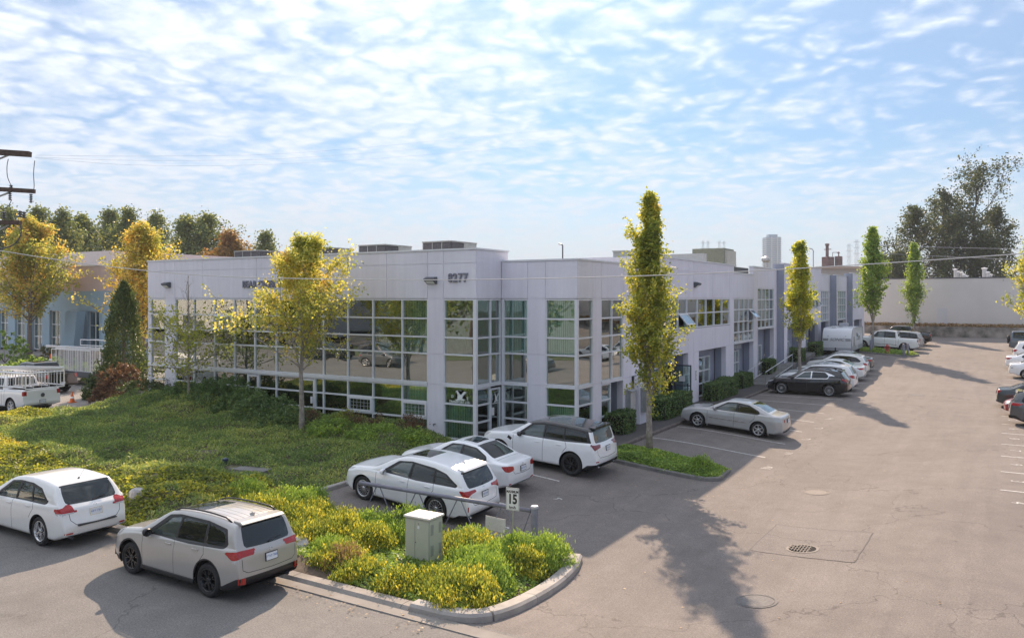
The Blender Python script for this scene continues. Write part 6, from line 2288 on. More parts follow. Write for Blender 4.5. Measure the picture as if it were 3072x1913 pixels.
# 11. left lot
sp = pickup(tail=[([(-.12, 1.0), (-.12, 1.22), (.16, 1.22), (.16, 1.0)], 'r')], ptext='ST6 02G')
r = build_vehicle('pickup_truck', sp, P_WHITE, 'white work pickup carrying white railing frames at the left edge', cat='pickup truck')
add_bed(r, sp); place(r, -45.3, 22.4, .06, 3.6, 1.7)
PK3 = r
mb = MB(); mb.lathe([(.001, 0), (.10, 0), (.105, .01), (.10, .02)], (2.86, 0, .98), 'X', 20); mb.build('badge', M_DGREY, PK3)
r = copy_tree(BPK); tag(r, 'black pickup parked behind the railing-laden white pickup at left'); place(r, -53.2, 28.0, 0.0, 3.6, 1.7)
# across the street, seen in the window reflections
r = copy_tree(GRX); tag(r, 'dark crossover parked on the far side of the street, mirrored in the windows'); place(r, -46.5, 1.2, PI, 2.7, 1.5)
# ------------------------------------------------------------------ trees
ML_MAPLE = leafmat('yellow_maple_leaves', [(0., (0.157, 0.213, 0.067)), (.25, (0.291, 0.336, 0.090)), (.5, (0.493, 0.482, 0.123)), (.75, (0.694, 0.594, 0.168)), (1., (0.717, 0.448, 0.134))], pscale=.8, translucent=.58, patch=((0.650, 0.302, 0.112), .7, .64))
ML_GREENM = leafmat('green_maple_leaves', [(0., (0.098, 0.166, 0.043)), (.5, (0.195, 0.293, 0.058)), (1., (0.429, 0.468, 0.078))], pscale=.9, translucent=.45)
ML_COL1 = leafmat('gold_green_column_leaves', [(0., (0.112, 0.163, 0.044)), (.3, (0.225, 0.275, 0.062)), (.6, (0.425, 0.438, 0.088)), (.85, (0.688, 0.587, 0.112)), (1., (0.700, 0.425, 0.100))], pscale=.9, translucent=.55)
ML_COL2 = leafmat('lime_column_leaves', [(0., (0.128, 0.183, 0.037)), (.35, (0.309, 0.364, 0.055)), (.7, (0.600, 0.564, 0.073)), (1., (0.720, 0.618, 0.091))], pscale=.7, translucent=.62, patch=((0.720, 0.328, 0.091), .7, .62))
ML_COL3 = leafmat('green_column_leaves', [(0., (0.080, 0.150, 0.042)), (.45, (0.196, 0.300, 0.070)), (.8, (0.415, 0.506, 0.092)), (1., (0.599, 0.622, 0.115))], pscale=.8, translucent=.45)
ML_ORANGE = leafmat('orange_autumn_leaves', [(0., (0.184, 0.230, 0.069)), (.3, (0.345, 0.356, 0.092)), (.55, (0.575, 0.483, 0.127)), (.8, (0.713, 0.414, 0.138)), (1., (0.644, 0.230, 0.103))], pscale=.45, translucent=.55, patch=((0.322, 0.368, 0.092), .85, .47))
ML_GOLD = leafmat('gold_autumn_leaves', [(0., (0.220, 0.264, 0.066)), (.35, (0.462, 0.418, 0.099)), (.65, (0.682, 0.506, 0.132)), (1., (0.682, 0.352, 0.121))], pscale=.45, translucent=.55, patch=((0.330, 0.363, 0.077), .8, .55))
ML_DARK = leafmat('dark_cottonwood_leaves', [(0., (0.034, 0.049, 0.022)), (.5, (0.072, 0.095, 0.036)), (.85, (0.128, 0.136, 0.051)), (1., (0.187, 0.153, 0.068))], pscale=.25, translucent=.4)
ML_FAR = leafmat('olive_far_leaves', [(0., (0.079, 0.113, 0.049)), (.5, (0.169, 0.214, 0.079)), (.8, (0.337, 0.337, 0.113)), (1., (0.493, 0.426, 0.157))], pscale=.22, translucent=.4)
ML_RUSTF = leafmat('rusty_far_leaves', [(0., (0.130, 0.117, 0.039)), (.5, (0.312, 0.195, 0.065)), (1., (0.442, 0.208, 0.078))], pscale=.3, translucent=.4)
ML_CEDAR = leafmat('cedar_foliage', [(0., (0.034, 0.061, 0.024)), (.5, (0.076, 0.116, 0.037)), (.85, (0.145, 0.178, 0.051)), (1., (0.272, 0.238, 0.068))], pscale=.9, translucent=.25)


def grow(base, H_, env, seed, nlimb=26, h0=.22, h1=.97, ang=(40, 65), r0=.12, lean=(0, 0), sub=5, kink=.12, gap=0.0, fork=0.0, topdroop=0):
    """trunk, limbs and twigs as tubes; returns the tube mesh and twig points (n,3) for leaves.
    env(h, az): crown radius at height fraction h. ang: limb angle from vertical low/high in degrees"""
    g = np.random.default_rng(seed)
    mb = MB(); mb.sm = True
    tp = []
    n = 9
    wob = g.normal(size=(n + 1, 2)) * .012 * H_
    wob[0] = 0; wob[1] *= .3
    for i in range(n + 1):
        t = i / n
        tp.append(Vector((lean[0] * t * t * H_ + wob[i, 0] * t, lean[1] * t * t * H_ + wob[i, 1] * t, H_ * t)))
    mb.tube(tp, [r0 * (1.25 if i == 0 else 1) * (1 - .88 * (i / n) ** .9) + .006 for i in range(n + 1)], 9)

    def trunk(t):
        k = min(n - 1e-6, t * n); i = int(k); f = k - i
        return tp[i] * (1 - f) + tp[i + 1] * f
    twigs = []
    az = g.uniform(0, 2 * PI)
    for k in range(nlimb):
        t = h0 + (h1 - h0) * ((k + g.uniform(-.3, .3)) / nlimb)
        t = min(.985, max(h0, t))
        az += 2.399 + g.normal() * .35
        a = R(ang[0] + (ang[1] - ang[0]) * g.uniform(0, 1))
        st = trunk(t)
        # length until the envelope is met
        d = Vector((math.cos(az) * math.sin(a), math.sin(az) * math.sin(a), math.cos(a)))
        Lm = 0.15
        for _ in range(80):
            p = st + d * Lm
            hh = p.z / H_
            if hh > 1.0 or math.hypot(p.x - lean[0] * hh * hh * H_, p.y - lean[1] * hh * hh * H_) > env(hh, az): break
            Lm += .02 * H_ / 2
        Lm *= g.uniform(.78, 1.08)
        pts = [st]
        m = 6
        dd = d.copy()
        for i in range(1, m + 1):
            dd = (dd + Vector(g.normal(size=3)) * kink + Vector((0, 0, .05))).normalized()
            pts.append(pts[-1] + dd * Lm / m)
        rb = max(.008, r0 * .32 * (1 - t * .7) * min(1.3, Lm / (H_ * .25)))
        mb.tube(pts, [rb * (1 - .85 * i / m) for i in range(m + 1)], 5, cap=False)
        for i in range(1, m + 1):
            twigs.append((pts[i], .5 + .5 * i / m))
        for q in range(sub):
            i = 1 + int(g.uniform(0, m - 1)); f = g.uniform(0, 1)
            s0 = pts[i] * (1 - f) + pts[min(m, i + 1)] * f
            sd_ = (dd * .6 + Vector(g.normal(size=3)) * .55 + Vector((0, 0, .18))).normalized()
            sl = Lm * g.uniform(.22, .48)
            e1 = s0 + sd_ * sl * .5; e2 = e1 + (sd_ + Vector(g.normal(size=3)) * .25).normalized() * sl * .5
            mb.tube([s0, e1, e2], [rb * .4, rb * .28, rb * .12], 4, cap=False)
            for w_ in (.35, .7, 1.0, 1.25, 1.5, 1.75, 2.0):
                pp = s0 + (e1 - s0) * min(1, w_) + (e2 - e1) * max(0, w_ - 1)
                twigs.append((pp, 1))
    T = np.array([tuple(p) for p, w in twigs]); Wt = np.array([w for p, w in twigs])
    return mb, T, Wt


def tree(name, x, y, z, H_, env, seed, leaf, size, nleaf, bark, label, cat='tree', group=None, spread=.16, up=.15, rz=0., **k):
    e = empty(name, (x, y, z), rz, label=label, cat=cat, group=group)
    mb, T, Wt = grow((0, 0, 0), H_, env, seed, **k)
    mb.build('trunk', bark, e)
    g = np.random.default_rng(seed + 1)
    p = Wt / Wt.sum()
    idx = g.choice(len(T), nleaf, p=p)
    C = T[idx] + g.normal(size=(nleaf, 3)) * spread
    quads_mesh('crown', leaf_quads(C, size, up, .68, seed), leaf, e)
    return e


def column_env(r, top=.93, low=.25):
    def f(h, az):
        if h < low - .08: return .05
        if h > 1: return 0.02
        k = min(1, (h - low + .08) / .16) ** .7
        t = 1 - max(0, (h - .38) / .62) ** 1.25 * .90
        return r * k * t * (1 + .10 * math.sin(az * 3 + h * 11))
    return f


def round_env(rad, low=.2, belly=.5, top=.25):
    def f(h, az):
        if h < low - .05: return .1
        if h > 1: return .02
        k = (h - low + .05) / (belly - low + .05) if h < belly else 1
        t = 1 if h < belly else max(0, 1 - ((h - belly) / (1.02 - belly)) ** 1.7) * (1 - top) + top * (1 - (h - belly) / (1 - belly))
        return rad * min(1, k) ** .55 * t * (1 + .16 * math.sin(az * 2 + 1.3) + .12 * math.sin(az * 5 + h * 7))
    return f


# maple in the lawn in front of the lettering
tree('maple_tree', -25.1, 23.97, .1, 8.45, (lambda h, az: round_env(3.1, .36, .50, .18)(h, az) * (1 + .35 * math.sin(az * 4 + 1)))  , 21, ML_MAPLE, .125, 15500, M_BARKP,
     'yellow leaved maple in the lawn, hiding part of the lettering on the front', spread=.14, nlimb=38, h0=.32, ang=(30, 68), r0=.12, sub=8, kink=.10)
# sparse young tree left of it
tree('young_tree', -34.84, 25.66, .1, 7.0, round_env(2.7, .24, .34, .05), 35, leafmat('sparse_lime_leaves', [(0., (0.144, 0.180, 0.036)), (.5, (0.312, 0.336, 0.060)), (1., (0.480, 0.432, 0.072))], translucent=.6),
     .13, 2600, M_BARKP, 'sparse young tree with bare upper twigs, left of the yellow maple', spread=.16, nlimb=22, h0=.24, h1=.60, ang=(50, 76), r0=.075, sub=5)
mb, T_, W_ = grow((0, 0, 0), 7.0, round_env(1.2, .3, .5, .1), 36, nlimb=20, h0=.45, ang=(15, 32), r0=.03, sub=4)
o = mb.build('bare_twigs', M_BARKP, bpy.data.objects['young_tree'])
# columnar trees along the east side
CG = 'columnar maples along the east parking row'


def colt(x, y, H_, r, seed, leaf, n, label, size=.12, low=.26, bark=None, spread=.10, dz=0.):
    return tree('columnar_tree', x, y, gz(x, y) + dz, H_, column_env(r, low=low), seed, leaf, size, n, bark or M_BARKP, label, spread=spread,
                nlimb=64, h0=low - .06, h1=.98, ang=(11, 25), r0=.12, sub=7, kink=.05)


colt(-11.72, 29.2, 9.95, .98, 51, ML_COL1, 34000, 'tall narrow gold green tree on the planted island beside the white black-roofed vehicle', low=.24, dz=.1, size=.115, spread=.09)
colt(-11.9, 56.9, 9.6, 1.0, 61, ML_COL2, 17000, 'narrow lime tree with orange tips behind the black crossover', size=.15, low=.30, dz=.1)
colt(-10.45, 81.2, 11.2, 1.25, 71, ML_COL3, 15000, 'narrow green tree beside the travel trailer and the red hydrant', size=.19, low=.26, dz=.1, spread=.13)
colt(-8.9, 103.5, 10.9, 1.05, 81, ML_COL3, 11000, 'narrow green tree standing in front of the white warehouse wall', size=.2, low=.17, spread=.14)
tree('autumn_tree', 2.75, 82.5, gz(3, 82), 10.6, round_env(3.1, .12, .42, .25), 91, ML_COL1, .2, 20000, M_BARKP, 'broad golden tree cut off by the right edge above the parked off-road wagon', spread=.2, nlimb=60, h0=.12, ang=(16, 38), r0=.16, sub=8)

# left side
x_, y_ = at(88, 80.5)
tree('autumn_tree', x_, y_, 0, 13.9, round_env(5.0, .22, .42, .25), 101, ML_ORANGE, .27, 21000, M_BARK, 'large orange topped autumn tree in front of the pink banded building', spread=.30, nlimb=48, h0=.22, ang=(38, 62), r0=.26, sub=8)
x_, y_ = at(428, 64)
tree('autumn_tree', x_, y_, 0, 11.6, round_env(3.9, .10, .45, .2), 111, ML_GOLD, .22, 18000, M_BARK, 'golden orange tree rising behind the left end of the lavender building', spread=.24, nlimb=46, h0=.12, ang=(18, 40), r0=.2, sub=8)
x_, y_ = at(372, 49)


def cedar(name, x, y, z, H_, r, seed, n, size, mt, label):
    e = empty(name, (x, y, z), label=label, cat='tree')
    g = np.random.default_rng(seed)
    h = g.uniform(.02, 1, n) ** 1.15
    az = g.uniform(0, 2 * PI, n)
    nb = 46
    ba = g.uniform(0, 2 * PI, nb); bh = g.uniform(.02, .98, nb)
    rad = r * (1 - h ** 1.6) ** .8 * (np.minimum(1, h / .10) ** .4) * (1 + .28 * np.sin(az * 2 + h * 5)) 
    lump = .62 + .62 * vn(np.cos(az) * 3 + 20, np.sin(az) * 3 + h * 14, 1.0, seed)
    rr = rad * lump * g.uniform(.35, 1, n) ** .5
    C = np.stack([np.cos(az) * rr, np.sin(az) * rr, h * H_ - rr * .12], 1)
    V = np.concatenate([leaf_quads(C[::2], size, .2, .5, seed), blade_quads(C[1::2], size * 1.4, .7, .3, seed)])
    quads_mesh('crown', V, mt, e)
    mb = MB(); mb.tube([(0, 0, 0), (0, 0, H_ * .5), (0, 0, H_ * .96)], [.16, .1, .02], 7); mb.build('trunk', M_BARK, e)
    return e


cedar('cedar_tree', x_, y_, 0, 6.9, 2.05, 5, 15000, .17, ML_CEDAR, 'dark green conical cedar between the trailer of railings and the lavender building')
x_, y_ = at(355, 45.5)
shrub('rust_red_bush', x_, y_, 1.35, 1.9, 6500, 401, 'leaf', M_RUST, 'rust red bush at the foot of the dark cedar', cat='bush', size=.12, z=.1)
x_, y_ = at(300, 47.5)
shrub('dark_bush', x_, y_, 1.0, 1.5, 3600, 402, 'leaf', ML_CEDAR, 'dark green bush left of the rust red bush', cat='bush', size=.12, z=.0)
# shrubs against the front
for i, (u, t, r, h, n, mt, lab) in enumerate((
        (740, 38.6, 1.6, 1.45, 6500, M_HEDGE, 'rounded dark bush between the broad bush and the left glass door'),
        (610, 40.6, 1.7, 1.6, 7000, M_HEDGE, 'tall dark bush right of the sparse young tree trunk'),
        (860, 35.6, 1.3, 1.0, 5000, M_HEDGE, 'low dark bush just left of the maple trunk'),
        (690, 39.8, 2.1, 1.85, 9000, M_HEDGE, 'broad dark green bush against the front, left of the glass doors'),
        (800, 37.0, 1.5, 1.35, 6000, M_HEDGE, 'dark bush right of the broad one, below the left glass door'),
        (560, 41.5, 1.9, 1.6, 7000, M_HEDGE, 'dark bush at the foot of the sparse young tree'),
        (470, 43.5, 1.7, 1.5, 5000, ML_CEDAR, 'low dark bush by the left corner pillar of the front'),
        (640, 40.5, 1.0, .9, 3000, M_RUST, 'reddish low bush between the dark bushes of the front bed'))):
    x_, y_ = at(u, t); shrub('foundation_shrub', x_, min(y_, 26.6), r, h, n, 500 + i, 'leaf', mt, lab, cat='bush', size=.10, z=.1)
ng = 0
for u, t in ((1064, 33.6), (1128, 32.8), (1216, 32.2), (1250, 31.8), (935, 34.8), (1030, 33.9)):
    x_, y_ = at(u, t)
    e = empty('nandina', (x_, min(26.75, y_), .25), label=ORD[[4, 3, 1, 0, 5, 2][ng]].replace('first', 'rightmost') + ' slender reddish plant, counted from the right along the front glass', cat='plant', group='reddish plants along the front glass')
    g = np.random.default_rng(600 + ng); ng += 1
    mb = MB(); C = []
    for k in range(7):
        a = g.uniform(0, 2 * PI); hh = g.uniform(.6, 1.0); r_ = g.uniform(.08, .3)
        mb.tube([(0, 0, 0), (math.cos(a) * r_ * .4, math.sin(a) * r_ * .4, hh * .6), (math.cos(a) * r_, math.sin(a) * r_, hh)], [.012, .009, .005], 4)
        C.append(g.normal(size=(70, 3)) * [.12, .12, .07] + [math.cos(a) * r_, math.sin(a) * r_, hh])
    mb.build('stem', M_BARKD, e); quads_mesh('foliage', leaf_quads(np.concatenate(C), .075, .4, .45, ng), M_RUST if ng != 6 else M_IVY, e)
for i, (u, t, r, h, lab) in enumerate(((1240, 31.2, .8, .55, 'yellow green mound of groundcover just right of the barred window'), (1000, 33.3, 1.3, .75, 'bushy green mound right of the maple trunk'), (1130, 31.8, 1.2, .65, 'low leafy mound below the second barred window'))):
    x_, y_ = at(u, t); shrub('leafy_mound', x_, min(26.3, y_), r, h, 4200, 520 + i, 'leaf', M_SHRUBG, lab, cat='shrub', size=.09, z=.25)


# clipped hedges along the east side
def hedge(x0, x1, y0, y1, h, n, seed, label, z=None):
    zc_ = (gz((x0 + x1) / 2, (y0 + y1) / 2) + .1) if z is None else z
    e = empty('clipped_hedge', ((x0 + x1) / 2, (y0 + y1) / 2, zc_), label=label, cat='hedge')
    g = np.random.default_rng(seed)
    wx, wy = x1 - x0, y1 - y0
    # points on the faces of a soft box
    P_ = g.uniform(-1, 1, (n, 3)); P_[:, 2] = g.uniform(0, 1, n)
    ax = g.choice(3, n, p=[.4, .2, .4])
    sgn = np.where(g.random(n) < .5, -1, 1)
    for a in (0, 1): P_[ax == a, a] = sgn[ax == a]
    P_[ax == 2, 2] = 1
    q = P_[:, :2] / np.maximum(1, (np.abs(P_[:, :2]) ** 4).sum(1) ** .25)[:, None]
    C = np.stack([q[:, 0] * wx / 2, q[:, 1] * wy / 2, P_[:, 2] * h], 1) * (1 + g.normal(size=(n, 1)) * .035)
    C[:, 2] *= 1 + .18 * (vn(C[:, 0] + 9, C[:, 1] + 9, 1.4, seed) - .5)
    quads_mesh('foliage', leaf_quads(C, .10, .25, .6, seed), M_HEDGE, e)
    mb = MB(); mb.b(-wx * .42, wx * .42, -wy * .46, wy * .46, 0, h * .88); bevel(mb.build('dark_core', mat('hedge_core', (.012, .016, .008), 1), e), .12)  # solid near-black box fills the inside behind the leaf shell


hedge(-14.9, -13.9, 31.75, 33.3, .85, 2600, 1, 'small round clipped bush beside the corner window and the dark doorway')
hedge(-14.85, -13.85, 36.4, 40.9, .95, 7000, 2, 'clipped hedge below the window left of the open glass door')
hedge(-14.85, -13.9, 44.8, 49.6, .95, 6500, 3, 'clipped hedge between the notice pillar and the next pillar')
hedge(-15.3, -14.35, 51.8, 54.6, .85, 3500, 4, 'clipped hedge where the ramp begins, behind the first handrail')
hedge(-14.9, -14.1, 58.0, 59.9, 1.0, 2500, 5, 'clipped hedge under the four-row window, behind the handrail', z=.5)
hedge(-14.3, -13.4, 64.2, 66.6, 1.0, 2500, 6, 'clipped bush just past the second handrail', z=1.0)
hedge(-14.3, -13.4, 71.0, 73.8, 1.0, 2400, 7, 'clipped bush in the dark bay left of the travel trailer', z=1.1)

# planted island of the first columnar tree, and the one by the hydrant
for (poly, nm, n, sd_) in (([(-13.1, 27.5), (-12.0, 27.45), (-8.95, 27.4), (-8.55, 27.7), (-8.6, 29.1), (-9.1, 29.4), (-13.0, 29.7)], 'beside the white black-roofed vehicle', 15000, 5),
                       ([(-13.0, 79.2), (-6.9, 78.3), (-6.5, 79.4), (-7.2, 81.6), (-13.0, 82.4)], 'around the red hydrant', 7000, 6)):
    cx_, cy_ = sum(p[0] for p in poly) / len(poly), sum(p[1] for p in poly) / len(poly)
    isl = empty('planted_island', (cx_, cy_, gz(cx_, cy_)), kind='structure')
    mb = MB(); strip(mb, dense(poly + [poly[0]], .8), .16, -.3, .14); mb.build('kerb', M_CONCD, isl, off=isl.location)
    mb = MB(); vs = [(p[0], p[1], gz(*p) + .09) for p in dense(poly + [poly[0]], .8)[:-1]]; vs.append((cx_, cy_, gz(cx_, cy_) + .12))
    mb.add(vs, [(i, (i + 1) % (len(vs) - 1), len(vs) - 1) for i in range(len(vs) - 1)]); mb.build('soil', M_SOIL, isl, off=isl.location)
    hf = lambda x, y, poly=poly: .12 + .16 * np.clip(edgedist(x, y, poly) / .35, 0, 1) * (.6 + .7 * vn(x, y, 2.2, 3))
    Ci = scatter(poly, n, sd_, hf, .06)
    Ci[:, :2] += np.random.default_rng(1).normal(size=(len(Ci), 2)) * .05
    tag(quads_mesh('groundcover_strip', leaf_quads(Ci, .08 if sd_ == 5 else .13, .5, .7, sd_), M_SHRUBG), 'low green groundcover filling the island ' + nm, 'ground cover', kind='stuff')
shrub('fern_clump', -9.3, 28.3, .45, .55, 900, 701, 'blade', M_SHRUBG, 'feathery fern clump at the tip of the island below the tall narrow tree')

# far trees
FT = np.random.default_rng(9)
for i, (u, v, t, w) in enumerate(((20, 628, 150, 11), (110, 622, 155, 11), (190, 634, 140, 8), (250, 645, 150, 8), (330, 628, 160, 13), (385, 632, 150, 9), (470, 645, 165, 10), (560, 650, 150, 10), (620, 642, 155, 12), (690, 700, 140, 9), (800, 700, 170, 9))):
    x_, y_ = at(u, t); H_ = zat(v, t)
    tree('cottonwood_tree', x_, y_, 0, H_, round_env(w / 2 * 1.35, .02, .40, .35), 900 + i, ML_RUSTF if i in (9,) else ML_FAR, .5, 7000, M_BARKD,
         ORD[i if i < 9 else i - 1] + ' olive tree from the left in the far belt beyond the roofs at left' if i != 9 else 'rusty orange treetop above the left end of the lavender roof', group='far tree belt at left' if i != 9 else None,
         spread=.55, nlimb=34, h0=.10, ang=(20, 50), r0=.4, sub=7)
for i, (u, v, t, w, lab) in enumerate(((2745, 620, 175, 17, 'wide dark cottonwood, left of the group behind the white warehouse'), (2830, 566, 180, 16, 'tall dark cottonwood in the middle of the group behind the warehouse'),
                                       (2700, 760, 170, 12, 'lower dark cottonwood skirting the group above the warehouse roof'), (2870, 640, 172, 12, 'dark cottonwood filling the gap left of the tallest tree'),
                                       (2990, 618, 178, 10, 'dense dark green tree right of the tallest one'), (2950, 700, 170, 10, 'lower dark tree under the tallest crown'))):
    x_, y_ = at(u, t); H_ = zat(v, t)
    tree('cottonwood_tree', x_, y_, 0, H_, round_env(w / 2 * 1.15, .03, .5, .35), 930 + i, ML_DARK, .48, 6800, M_BARKD, lab, spread=.50, nlimb=34, h0=.10, ang=(22, 55), r0=.5, sub=8)
x_, y_ = at(2925, 176)
tree('cottonwood_tree', x_, y_, 0, zat(500, 176), lambda h, az: (2.2 if h < .55 else (5.2 if h < .80 else 6.6 * (1 + .5 * math.cos(az - .3)))) * (1 if h <= 1 else 0), 950, ML_DARK, .5, 5200, M_BARKD,
     'tallest cottonwood with an open leaning crown, behind the white warehouse', spread=.55, nlimb=34, h0=.40, ang=(35, 68), r0=.55, sub=7, kink=.18)
x_, y_ = at(2710, 168)
for i, (u, v, t) in enumerate(((2640, 775, 260), (2662, 790, 250), (2688, 768, 250), (2176, 783, 330), (2200, 786, 330), (2600, 800, 300))):
    x_, y_ = at(u, t)
    cedar('fir_tree', x_, y_, 0, zat(v, t), 3.6, 20 + i, 1600, .9, ML_DARK, ('dark fir on the skyline just left of the cottonwoods, lowest of three', 'dark fir on the skyline left of the cottonwoods, middle one', 'dark fir on the skyline beside the cottonwoods, rightmost', 'tiny dark fir above the parapet right of the beige roof plant, left one', 'tiny dark fir above the parapet right of the beige roof plant, right one', 'low dark fir right of the lattice pylons')[i])
# trees across the street, mirrored in the glass
sheet('verge_across_street', -120, 30, -14, -8, 6, .03, mat('rough_grass', (.10, .13, .04), .95, noise=.5, nscale=2), kind='structure')
for i, (x_, y_, H_) in enumerate(((-66, -9, 11), (-52, -11, 12), (-41, -10, 10), (-30, -11, 12), (-76, -14, 11), (-19, -10, 11), (-88, -30, 13), (-60, -26, 14), (-36, -28, 14), (-12, -26, 13))):
    tree('street_tree', x_, y_, 0, H_, round_env(4.6, .10, .45, .3), 970 + i, ML_FAR, .42, 5200, M_BARKD, ORD[i] + ' of the broad trees across the street, mirrored in the front glass', group='trees across the street', spread=.42, nlimb=34, h0=.12, ang=(30, 55), r0=.3, sub=7)
# ------------------------------------------------------------------ gate, sign, cabinet
M_GATE = mat('grey_blue_painted_steel', (0.20, 0.20, 0.25), 0.5, noise=.2, nscale=5)
gx1, gy1 = -10.24, 17.75
gx0, gy0 = -16.05, 17.6
zg = gz(gx1, gy1)
e = empty('gate_post', (gx1, gy1, zg), label='thick round blue grey steel post at the open end of the bar gate', cat='post')
mb = MB(); mb.sm = True; mb.lathe([(.095, -.1), (.095, 1.06), (.085, 1.09), (.001, 1.11)], n=20); mb.build('shaft', M_GATE, e)
mb = MB(); mb.lathe([(.10, 1.04), (.102, 1.085), (.085, 1.102), (.001, 1.112)], n=20); mb.build('cap', mat('pale_grey_cap', (.45, .45, .5), .5), e)
e = empty('bar_gate', (gx0, gy0, zg), label='grey steel bar gate with slanting braces in front of the white crossover', cat='gate')
zt_ = .96
A_ = Vector((gx0, gy0, zg + 1.02)); B_ = Vector((gx1 - .1, gy1, zg + zt_))
mb = MB(); mb.sm = True; mb.tube([A_, B_], .055, 12); mb.build('top_rail', M_GATE, e, off=e.location)
mb = MB(); mb.sm = True; mb.tube([A_ + Vector((0, 0, -1.0)), B_ + Vector((0, 0, -.97))], .022, 8); mb.build('bottom_rail', mat('pale_galvanised', (.5, .5, .5), .5), e, off=e.location)
for k in range(4):
    t0 = .12 + k * .245
    for s_ in (-1, 1):
        p = A_.lerp(B_, t0 + s_ * .008); q = A_.lerp(B_, t0 + s_ * .10) - Vector((0, 0, .98))
        mb = MB(); mb.tube([p, q], .015, 6); mb.build('brace', M_GATE, e, off=e.location)
p = A_.lerp(B_, .998); q = A_.lerp(B_, .93) - Vector((0, 0, .98))
mb = MB(); mb.tube([p, q], .015, 6); mb.build('brace', M_GATE, e, off=e.location)
# weathered board wired to the braces
c_ = A_.lerp(B_, .815)
mb = MB(); mb.box((c_.x, c_.y - .03, c_.z - .50), (.62, .012, .36), ry=.04); o = mb.build('notice_board', mat('bleached_board', (.62, .60, .58), .8, noise=.10, nscale=6), off=(c_.x, c_.y, c_.z - .5))
o.location = (c_.x, c_.y, c_.z - .5); tag(o, 'bleached white notice board with its print faded, wired to the bar gate', 'sign')
mb = MB()
for k in range(6): mb.box((-.02 + .02 * (k % 2), -.0375, .11 - k * .042), (.48 - .06 * (k % 3), .001, .008), ry=.04)
mb.build('faded_print', mat('faded_print', (.52, .50, .49), .8), o)

sx_, sy_ = -10.46, 17.05
zs_ = gz(sx_, sy_)
e = empty('speed_limit_sign', (sx_, sy_, zs_), .12, label='white speed limit sign reading MAXIMUM 15 km/h on a thin post', cat='sign')
mb = MB(); mb.box((0, 0, .68), (.035, .035, 1.5)); mb.build('post', M_STEEL, e)
mb = MB(); mb.box((0, -.025, 1.40), (.36, .008, .56)); sg = bevel(mb.build('sign_plate', mat('sign_white', (.80, .78, .76), .5), e), .003)
for nm, s_, sz, z_, off_, kx in (('sign_text', 'MAXIMUM', .085, 1.58, .004, .84), ('sign_numeral', '15', .33, 1.39, .012, .80), ('sign_text', 'km/h', .095, 1.19, .003, .95)):
    text_mesh(nm, s_, sz, M_BLACK, sg, (0, -.0305, z_), (R(90), 0, 0), offset=off_, sx=kx)
mb = MB()
for a in ((-.165, -.160, 1.135, 1.665), (.160, .165, 1.135, 1.665), (-.16, .16, 1.135, 1.14), (-.16, .16, 1.66, 1.665)): mb.b(a[0], a[1], -.0305, -.0295, a[2], a[3])
mb.build('sign_border', M_BLACK, sg)

M_CAB = mat('pale_green_enamel', (.48, .49, .41), .45, noise=.05, nscale=2)
kx_, ky_ = -11.67, 15.0
e = empty('utility_cabinet', (kx_, ky_, gz(kx_, ky_) + .02), 0, label='pale green steel utility cabinet standing among the yellow green shrubs', cat='utility cabinet')
mb = MB(); mb.b(-.35, .35, -.26, .26, 0, 1.20); bevel(mb.build('cabinet_body', M_CAB, e), .012)
mb = MB(); mb.b(-.39, .39, -.30, .30, 1.201, 1.26); bevel(mb.build('lid', mat('cream_lid', (.66, .63, .57), .5), e), .025, 3)
for a, b2 in ((-.34, -.06), (-.045, .34)):
    mb = MB(); mb.b(a, b2, -.272, -.261, .06, 1.17); bevel(mb.build('door', M_CAB, e), .004)
mb = MB(); mb.b(.351, .362, -.24, .24, .06, 1.17); mb.build('side_panel', M_CAB, e)
mb = MB()
for zz in (.86, .38):
    for k in range(9):
        for yy in (-.16, .15): mb.box((.366, yy, zz + k * .028), (.012, .10, .012), ry=.5)
mb.build('louvre', mat('louvre_grey', (.30, .31, .27), .5), e)['kind'] = 'stuff'
mb = MB(); mb.b(.02, .08, -.276, -.272, .98, 1.05); mb.build('warning_sticker', M_WHITE, e)
mb = MB()
for zz in (.2, .66, 1.1): mb.lathe([(.001, -.278), (.012, -.278), (.012, -.271)], (-.03 if zz < 1 else .05, 0, zz), 'Y', 8)
mb.build('latch', M_BLACK, e)

# ------------------------------------------------------------------ mailboxes, handrails
for (y0_, y1_, X_, lab) in ((34.2, 34.8, -14.9, 'grey metal cluster mailbox on the wall left of the corner buttress'), (35.02, 35.6, -14.46, 'second cluster mailbox on the buttress, half hidden by the narrow tree')):
    e = empty('mailbox', (X_, (y0_ + y1_) / 2, .65), label=lab, cat='mailbox')
    w_ = (y1_ - y0_) / 2
    mb = MB(); mb.b(.002, .26, -w_, w_, .02, 1.02); mb.build('cabinet', M_STEEL, e)
    mb = MB(); mb.prism([(.0, 1.02), (.34, 1.02), (.34, 1.05), (.0, 1.16)], -w_ - .04, w_ + .04, 'XZ'); mb.build('hood', M_STEEL, e)
    for r_ in range(6):
        for c in range(2):
            mb = MB(); mb.b(.262, .268, -w_ + .02 + c * w_ * .97, -w_ + .02 + c * w_ * .97 + w_ * .92, .06 + r_ * .155, .06 + r_ * .155 + .145)
            mb.build('letter_door', mat('letter_door_white', (.55, .53, .50), .5), e)


